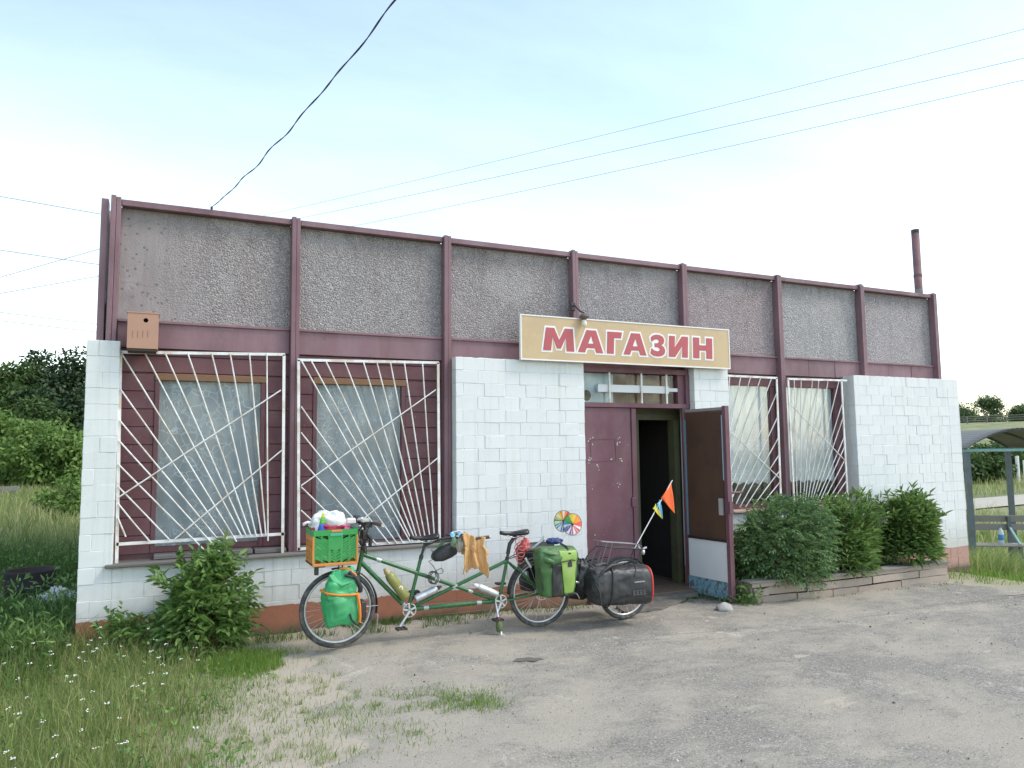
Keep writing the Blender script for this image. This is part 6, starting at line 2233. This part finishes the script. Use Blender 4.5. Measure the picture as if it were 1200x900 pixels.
# left side: tall weeds round the barrel, towards the meadow
x, y = scatter(26000, -5.2, -0.22, -1.6, 6.5)
den = 0.35 + 0.65 * vnoise(x, y, 1.3, 31)
k = rng.uniform(0, 1, len(x)) < den
x, y = x[k], y[k]
h = rng.uniform(0.16, 0.60, len(x)) * (0.45 + 0.8 * vnoise(x, y, 1.9, 33))
bar_d = np.hypot(x + 0.97, y - 3.0)
h = np.where(bar_d < 0.9, h * 0.45, h)
h = np.where((np.abs(x + 0.97 - (3.0 - y) * 0.13) < 0.5) & (y < 3.0) & (y > 0.6), np.minimum(h, 0.16 + 0.20 * rng.uniform(0, 1, len(x))), h)
k = bar_d > 0.36
grass('tall_weeds', 'tall dark green weeds beside the left end of the shop', x[k], y[k], h[k], rng.uniform(0.006, 0.014, k.sum()), rng.uniform(0.1, 0.8, k.sum()), M_G_WEED)
n = 5200
x, y = scatter(n, -4.6, -0.25, -1.3, 5.5)
k = (vnoise(x, y, 1.7, 37) > 0.45) & ~((np.abs(x + 0.97 - (3.0 - y) * 0.13) < 0.5) & (y < 3.4) & (y > 2.2))
x, y = x[k], y[k]
pp = np.stack([x, y, hgt(x, y) + rng.uniform(0.05, 0.42, len(x))], 1)
V, F, Sz = leaf_mesh(pp, unit(rdir(len(x), -0.2) + np.array([0, 0, 0.3])), rdir(len(x), 0.3), rng.uniform(0.05, 0.11, len(x)), rng.uniform(0.015, 0.03, len(x)))
tag(raw('weed_leaves', V, F, Sz, M_L_ELDER), 'leafy weeds mixed into the tall growth at the left', 'weeds', kind='stuff')
n = 3000
x, y = rng.uniform(-3.2, -0.2, n), rng.uniform(-1.0, 1.2, n)
pp = np.stack([x, y, hgt(x, y) + rng.uniform(0.02, 0.36, n) * (0.4 + 0.9 * vnoise(x, y, 2.6, 71))], 1)
V, F, Sz = leaf_mesh(pp, unit(rdir(n, -0.1) + np.array([0, 0, 0.5])), rdir(n, 0.2), rng.uniform(0.06, 0.13, n), rng.uniform(0.014, 0.03, n))
tag(raw('corner_weeds', V, F, Sz, M_G_WEED), 'leafy weeds crowding the ground left of the brick pier', 'weeds', kind='stuff')
# meadow on the left out to the willows
x, y = scatter(30000, -13, -0.3, 6, 34)
h = rng.uniform(0.25, 0.7, len(x)) * (0.5 + 0.7 * vnoise(x, y, 0.6, 41))
grass('meadow_grass', 'tall meadow grass running to the willow bushes', x, y, h, rng.uniform(0.012, 0.03, len(x)), rng.uniform(0.1, 0.6, len(x)), M_G_MEADOW)
# right: bank by the shelter and meadow behind
x, y = scatter(15000, 10.6, 21, -1.7, 6)
k = (y > -0.9 - 1.15 * sst((x - 10.6) / 1.2) + 0.1 * np.sin(x * 9)) & ~in_shop(x, y)
x, y = x[k], y[k]
h = rng.uniform(0.08, 0.24, len(x)) * (0.5 + 0.9 * vnoise(x, y, 1.5, 51))
grass('bank_grass', 'fresh grass bank between the asphalt and the bus shelter', x, y, h, rng.uniform(0.008, 0.016, len(x)), rng.uniform(0.2, 0.8, len(x)), M_G_FRESH)
n = 1500
x, y = rng.normal(13.6, 0.5, n), rng.normal(0.35, 0.35, n)
grass('grass_tussock', 'tall grass tussock in front of the shelter bench', x, y, rng.uniform(0.3, 0.75, n), rng.uniform(0.008, 0.016, n), rng.uniform(0.2, 0.9, n), M_G_LAWN)
x, y = scatter(34000, 16, 75, 3, 40)
az_ = np.degrees(np.arctan2(x - 0.5, y + 8))
k = (az_ > 52) & (az_ < 66) & (np.abs(y - (10 + 0.15 * (x - 20))) > 1.9) & ((y > 10 + 0.15 * (x - 20)) | (x < 26))
x, y = x[k], y[k]
h = rng.uniform(0.25, 0.7, len(x))
grass('field_grass', 'tall seeding grass field behind the bus shelter', x, y, h, rng.uniform(0.02, 0.04, len(x)), rng.uniform(0.1, 0.6, len(x)), M_G_MEADOW)

# broad-leaved weeds mixed into the verge: clover, plantain, dandelion rosettes
vx, vy, vz = [], [], []
for i in range(330):
    cy = rng.uniform(-4.8, -0.7)
    cx = rng.uniform(-3.0, float(yl(cy)) - 0.35)
    nb2 = int(rng.integers(5, 16))
    vx.append(rng.normal(cx, 0.05, nb2))
    vy.append(rng.normal(cy, 0.05, nb2))
    vz.append(rng.uniform(0.01, 0.15, nb2) * (1.3 if rng.uniform() < 0.3 else 0.7))
vx, vy, vz = map(np.concatenate, (vx, vy, vz))
n = len(vx)
pp = np.stack([vx, vy, hgt(vx, vy) + vz], 1)
V, F, Sz = leaf_mesh(pp, unit(rdir(n, -0.1) + np.array([0, 0, 0.25])), rdir(n, 0.4), rng.uniform(0.02, 0.055, n), rng.uniform(0.010, 0.024, n))
tag(raw('verge_weeds', V, F, Sz, M_L_ELDER), 'broad-leaved weeds mixed into the grass verge', 'weeds', kind='stuff')
# yarrow: white flower heads on stems
x, y = scatter(330, -3.0, 0.9, -4.6, -0.7)
k = (x < np.array(yl(y)) - 0.75) & (vnoise(x, y, 2.4, 61) > 0.36)
x, y = x[k], y[k]
fl_ = MB()
stm_ = MB()
rr_ = random.Random(8)
for a, b in zip(x, y):
    g = H(a, b)
    hh = rr_.uniform(0.16, 0.34)
    ax, ay = a + rr_.uniform(-.04, .04), b + rr_.uniform(-.04, .04)
    stm_.tube([(a, b, g), ((a + ax) / 2, (b + ay) / 2, g + hh * 0.55), (ax, ay, g + hh)], 0.0016, 4, cap=False)
    for q_ in range(rr_.randint(3, 6)):
        px0, py0, r0 = ax + rr_.uniform(-.014, .014), ay + rr_.uniform(-.014, .014), rr_.uniform(.003, .0062)
        z0 = g + hh + rr_.uniform(-.004, .006)
        vs = [(px0 + r0 * math.cos(i * 1.047), py0 + r0 * math.sin(i * 1.047), z0) for i in range(6)] + [(px0, py0, z0 + 0.004)]
        fl_.add(vs, [(i, (i + 1) % 6, 6) for i in range(6)])
tag(fl_.build('yarrow_flowers', simple('white_petals', (0.74, 0.74, 0.68), 0.8, bump=0)), 'scattered small white yarrow flower heads in the verge', 'flowers', kind='stuff')
tag(stm_.build('yarrow_stems', M_TWIG), 'thin stems under the white yarrow flowers', 'flowers', kind='stuff')

_g = Mat('mixed_grit', 0.9)
_g.color(_g.ramp(_g.isl, (0.0, (0.07, 0.066, 0.06)), (0.45, (0.20, 0.19, 0.17)), (0.8, (0.36, 0.34, 0.30)), (1.0, (0.55, 0.53, 0.49))))
GRIT = _g.m
# grit and small stones on the asphalt
n = 5200
x = 1.2 + 9.5 * rng.uniform(0, 1, n) ** 1.3
y = -0.9 - 5.0 * rng.uniform(0, 1, n)
k = x > np.array(yl(y)) + 0.2
x, y = x[k], y[k]
n = len(x)
r_ = rng.uniform(0.002, 0.0065, n) * np.where(rng.uniform(0, 1, n) < 0.025, 2.4, 1.0)
oc = np.array([[1, 0, 0], [0, 1, 0], [-1, 0, 0], [0, -1, 0], [0, 0, 0.8], [0, 0, -0.6]], float)
V = (np.stack([x, y, hgt(x, y) + YARD + 0.003], 1)[:, None, :] + oc[None] * rng.uniform(0.6, 1.3, (n, 6, 1)) * r_[:, None, None]).reshape(-1, 3)
tf_ = np.array([[0, 1, 4], [1, 2, 4], [2, 3, 4], [3, 0, 4], [1, 0, 5], [2, 1, 5], [3, 2, 5], [0, 3, 5]])
F = (np.arange(n)[:, None, None] * 6 + tf_[None]).ravel()
tag(raw('grit', V, F, np.full(8 * n, 3), GRIT), 'loose grit and pebbles strewn on the asphalt', 'gravel', kind='stuff')
# oil stain / asphalt scab
slab('asphalt_scab', [(3.20, -2.10), (3.25, -2.14), (3.31, -2.135), (3.36, -2.18), (3.43, -2.15), (3.47, -2.155), (3.46, -2.10), (3.41, -2.08), (3.38, -2.04), (3.31, -2.05), (3.26, -2.03), (3.24, -2.07)], 0.0015, simple('dark_tar_patch', (0.125, 0.115, 0.10), 0.9), 'small dark tar patch on the asphalt', 'patch', off=0.002)

# ------------------------------------------------------------------ LEFT: barrel, plastic, wooden rail
brl = thing('cut_barrel', 'rusty dark cut-off barrel standing in the weeds at the left', 'barrel')
M_RUST = simple('dark_rust', (0.030, 0.026, 0.026), 0.8, scale=8, dirt=((0.07, 0.04, 0.03), 0.5))
bz = H(-0.97, 3.0)
MB().lathe([(0.265, 0.0), (0.27, 0.10), (0.278, 0.11), (0.27, 0.12), (0.27, 0.30 - bz), (0.285, 0.34 - bz), (0.275, 0.35 - bz), (0.258, 0.34 - bz), (0.255, 0.05), (0, 0.04)], (-0.97, 3.0, bz), n=36).build('shell', M_RUST, brl)
MB().torus((-0.97, 3.0, 0.337), 0.272, 0.011, (0, 0, 1), 40, 8).build('rim', M_RUST, brl)


def pls(u, v):
    x = -0.60 + 0.42 * (u - 0.5)
    y = 2.35 + 0.5 * (v - 0.5)
    return (x, y, H(x, y) + 0.06 + 0.13 * math.exp(-((u - .5) ** 2 + (v - .5) ** 2) * 9) + 0.025 * math.sin(u * 21 + v * 9) * math.sin(v * 17 + 3) + 0.02 * math.sin(u * 37 - v * 11))


po = MB().grid(pls, 40, 40).build('plastic_sheet', simple('white_film', (0.62, 0.63, 0.62), 0.4))
po.modifiers.new('thick', 'SOLIDIFY').thickness = 0.003
tag(po, 'crumpled white plastic sheet in the weeds beside the pier', 'plastic sheet')
rail = thing('wooden_rail', 'grey wooden rail on posts at the left edge of the meadow', 'rail')
rz = H(-4.1, 20.9)
MB().box((-6.2, 20.84, 0.64), (-3.78, 20.98, 0.78)).build('top_beam', M_GREYWOOD, rail)
for x in (-5.6, -4.25, -3.95):
    MB().box((x - 0.06, 20.86, rz - 0.3), (x + 0.06, 20.96, 0.638)).build('post', M_GREYWOOD, rail)

# ------------------------------------------------------------------ RIGHT: bus shelter, bench bottle, fence
bus = thing('bus_shelter', 'blue-framed open shelter with arched sheet roof at the right edge', 'shelter')
M_SHB = simple('faded_blue_steel', (0.105, 0.14, 0.155), 0.6, dirt=((0.10, 0.08, 0.07), 0.5))
M_TEAL = simple('teal_beam_paint', (0.20, 0.38, 0.36), 0.6)
M_SHEET = simple('grey_roof_sheet', (0.17, 0.17, 0.155), 0.7)
SA = R(-33.5)
XR, YB = 1.75, 2.2
bus.location = (14.25, 1.2, 0)
bus.rotation_euler = (0, 0, SA)
GS = -0.72
for (x, y) in ((0, 0), (XR, 0), (XR, YB), (0, YB)):
    MB().box((x - 0.045, y - 0.045, GS - 0.2), (x + 0.045, y + 0.045, 1.62)).build('post', M_SHB, bus)
for y in (0, YB):
    MB().box((-0.05, y - 0.03, 1.622), (XR + 0.05, y + 0.03, 1.672)).build('beam', M_TEAL, bus)
arc = lambda s: 1.675 + 0.36 * math.sin(math.pi * s) ** 0.85
for y in (-0.12, YB * 0.5, YB + 0.1):
    MB().tube([(-0.08 + (XR + 0.16) * s, y, arc(s) - 0.01) for s in [i / 20 for i in range(21)]], 0.022, 6).build('roof_rib', M_SHB, bus)
for x in (0, XR):
    MB().box((x - 0.02, 0.046, 1.64), (x + 0.02, YB - 0.046, 1.69)).build('side_rail', M_SHB, bus)
ro = MB().grid(lambda u, v: (-0.12 + (XR + 0.24) * u, -0.20 + (YB + 0.4) * v, arc(min(max((u * 1.06 - 0.03), 0), 1)) + 0.018 + 0.006 * math.sin(u * 150)), 120, 6).build('roof_sheet', M_SHEET, bus)
ro.modifiers.new('thick', 'SOLIDIFY').thickness = 0.006
bench = thing('bench', 'weathered plank bench inside the bus shelter', 'bench')
bench.location = bus.location
bench.rotation_euler = bus.rotation_euler
BYY = 1.55
for z0, z1 in ((0.17, 0.30), (0.0, 0.125)):
    MB().box((-0.10, BYY, z0), (XR - 0.06, BYY + 0.03, z1), 0.004).build('backrest_plank', M_GREYWOOD, bench)
for i in range(3):
    MB().box((-0.05, BYY - 0.50 + i * 0.155, -0.285), (XR - 0.06, BYY - 0.355 + i * 0.155, -0.25), 0.004).build('seat_plank', M_GREYWOOD, bench)
for x in (0.25, 1.35):
    MB().bar((x, BYY - 0.45, -0.248), (x, BYY - 0.08, 0.05), 0.02, 0.02, (1, 0, 0)).build('arm_brace', M_TEAL, bench)
    MB().box((x - 0.03, BYY - 0.47, GS - 0.1), (x + 0.03, BYY - 0.41, -0.288)).build('leg', M_SHB, bench)
    MB().box((x - 0.03, BYY - 0.075, GS - 0.1), (x + 0.03, BYY - 0.01, 0.28)).build('leg', M_SHB, bench)
bt = thing('water_bottle', 'clear blue-labelled plastic bottle standing on the shelter bench', 'bottle')
bt.location = bus.location
bt.rotation_euler = bus.rotation_euler
bc_ = (1.08, BYY - 0.27, -0.249)
MB().lathe([(0, 0), (0.045, 0), (0.052, 0.01), (0.052, 0.22), (0.045, 0.26), (0.018, 0.31), (0.016, 0.325)], bc_, n=18).build('body', simple('pale_bottle_plastic', (0.50, 0.60, 0.62), 0.15), bt)
MB().lathe([(0.053, 0.08), (0.0535, 0.081), (0.0535, 0.19), (0.053, 0.191)], bc_, n=18).build('bottle_label', simple('blue_label', (0.06, 0.22, 0.50), 0.4), bt)
MB().lathe([(0.019, 0.322), (0.019, 0.345), (0, 0.346)], bc_, n=12).build('cap', simple('blue_cap', (0.05, 0.15, 0.45), 0.4), bt)
fen = thing('field_fence', 'low grey plank fence along the far rise', 'fence')
fp_ = [(128 + i * 4.2, 80.0 - i * 0.9) for i in range(16)]
for i, (x, y) in enumerate(fp_):
    MB().box((x - 0.09, y - 0.09, H(x, y) - 0.3), (x + 0.09, y + 0.09, H(x, y) + 1.35)).build('post', M_SILL, fen)
    if i:
        (xa, ya) = fp_[i - 1]
        for dz in (0.45, 0.85, 1.22):
            MB().bar((xa, ya, H(xa, ya) + dz), (x, y, H(x, y) + dz), 0.06, 0.03, (-0.2, -1, 0)).build('rail', M_SILL, fen)
for i, (x, y) in enumerate(((47.2, 20.0), (41.5, 16.2))):
    MB_ = MB().tube([(x, y, H(x, y) - 0.3), (x, y, H(x, y) + 1.5)], 0.10, 8)
    tag(MB_.build('marker_post', M_SWHITE), ('white marker post by the dirt road seen under the shelter roof', 'short white marker post left of the shelter centre')[i], 'post', 'white marker posts')

# ------------------------------------------------------------------ WIRES
M_WIRE = simple('weathered_wire', (0.30, 0.30, 0.31), 0.8, bump=0)


def wire(a, b, sag, r_, label, ext=(0.0, 0.0), wob=0.0):
    a, b = Vector(a), Vector(b)
    d = b - a
    a, b = a - d * ext[0], b + d * ext[1]
    pts_ = []
    n_ = 40
    for i in range(n_ + 1):
        s = i / n_
        p = a.lerp(b, s)
        p.z -= sag * 4 * s * (1 - s)
        if wob:
            p += Vector((math.sin(i * 1.9) * wob, math.cos(i * 2.3) * wob, math.sin(i * 2.9 + 1) * wob))
        pts_.append(p)
    return tag(MB().tube(pts_, r_, 6).build('overhead_wire', M_WIRE), label, 'wire')


wire((31.51, 9.1, 18.71), (5.33, 38.21, 16.29), 0.35, 0.010, 'uppermost of the three thin wires crossing the right sky', (0.3, 0.25))
wire((31.54, 9.21, 17.54), (7.21, 37.34, 16.11), 0.35, 0.0115, 'middle of the three thin wires crossing the right sky', (0.3, 0.3))
wire((31.57, 9.28, 16.65), (10.51, 35.85, 15.71), 0.35, 0.0115, 'lowest of the three thin wires crossing the right sky', (0.3, 0.4))
lw = [((-5.84, 27.21, 12.24), (-2.23, 29.91, 12.73), 'highest thin wire running behind the left parapet end'),
      ((-5.78, 27.4, 10.08), (-1.99, 30.03, 10.39), 'thin wire sloping down towards the left parapet post'),
      ((-5.75, 27.49, 8.98), (-2.02, 29.95, 11.33), 'upper rising thin wire left of the parapet'),
      ((-5.73, 27.55, 8.33), (-1.98, 30.06, 10.04), 'lower rising thin wire left of the parapet'),
      ((-5.71, 27.62, 7.57), (-1.91, 30.27, 7.67), 'upper of the two low wires left of the parapet'),
      ((-5.70, 27.65, 7.23), (-1.90, 30.30, 7.31), 'lowest thin wire above the wood')]
for a, b, lab in lw:
    wire(a, b, 0.0, 0.017, lab, (1.5, 1.2))
wire((63.07, 27.85, 16.3), (66.23, 37.3, 17.86), 0.0, 0.015, 'faint wire at the right edge beside the stove pipe', (1.0, 2.0))
# service cable: twisted pair from the roof edge up and over the yard
ca, cb_ = Vector((0.859, 0.15, 4.20)), Vector((1.556, -4.256, 4.161 + 0.0))
cbl = thing('service_cable', 'thick twisted dark cable climbing from the roof into the sky', 'cable')
for ph in (0, math.pi):
    pts_ = []
    for i in range(420):
        s = i / 159 * 1.35
        p = ca.lerp(cb_, s)
        p.z = 4.285 + (4.161 - 4.285) * s + 0.30 * s * (s - 1) * 1.0
        a = i * 0.45 + ph
        p += Vector((math.cos(a) * 0.0022 + 0.007 * math.sin(i * 0.31), 0, math.sin(a) * 0.0022 + 0.007 * math.sin(i * 0.23 + 1)))
        pts_.append(p)
    MB().tube(pts_, 0.0036, 6).build('strand', simple('dark_insulation', (0.035, 0.035, 0.06), 0.6, bump=0), cbl)
MB().tube([(0.859, 0.15, 4.0), (0.859, 0.15, 4.29)], 0.012, 8).build('anchor', M_BLACK, cbl)
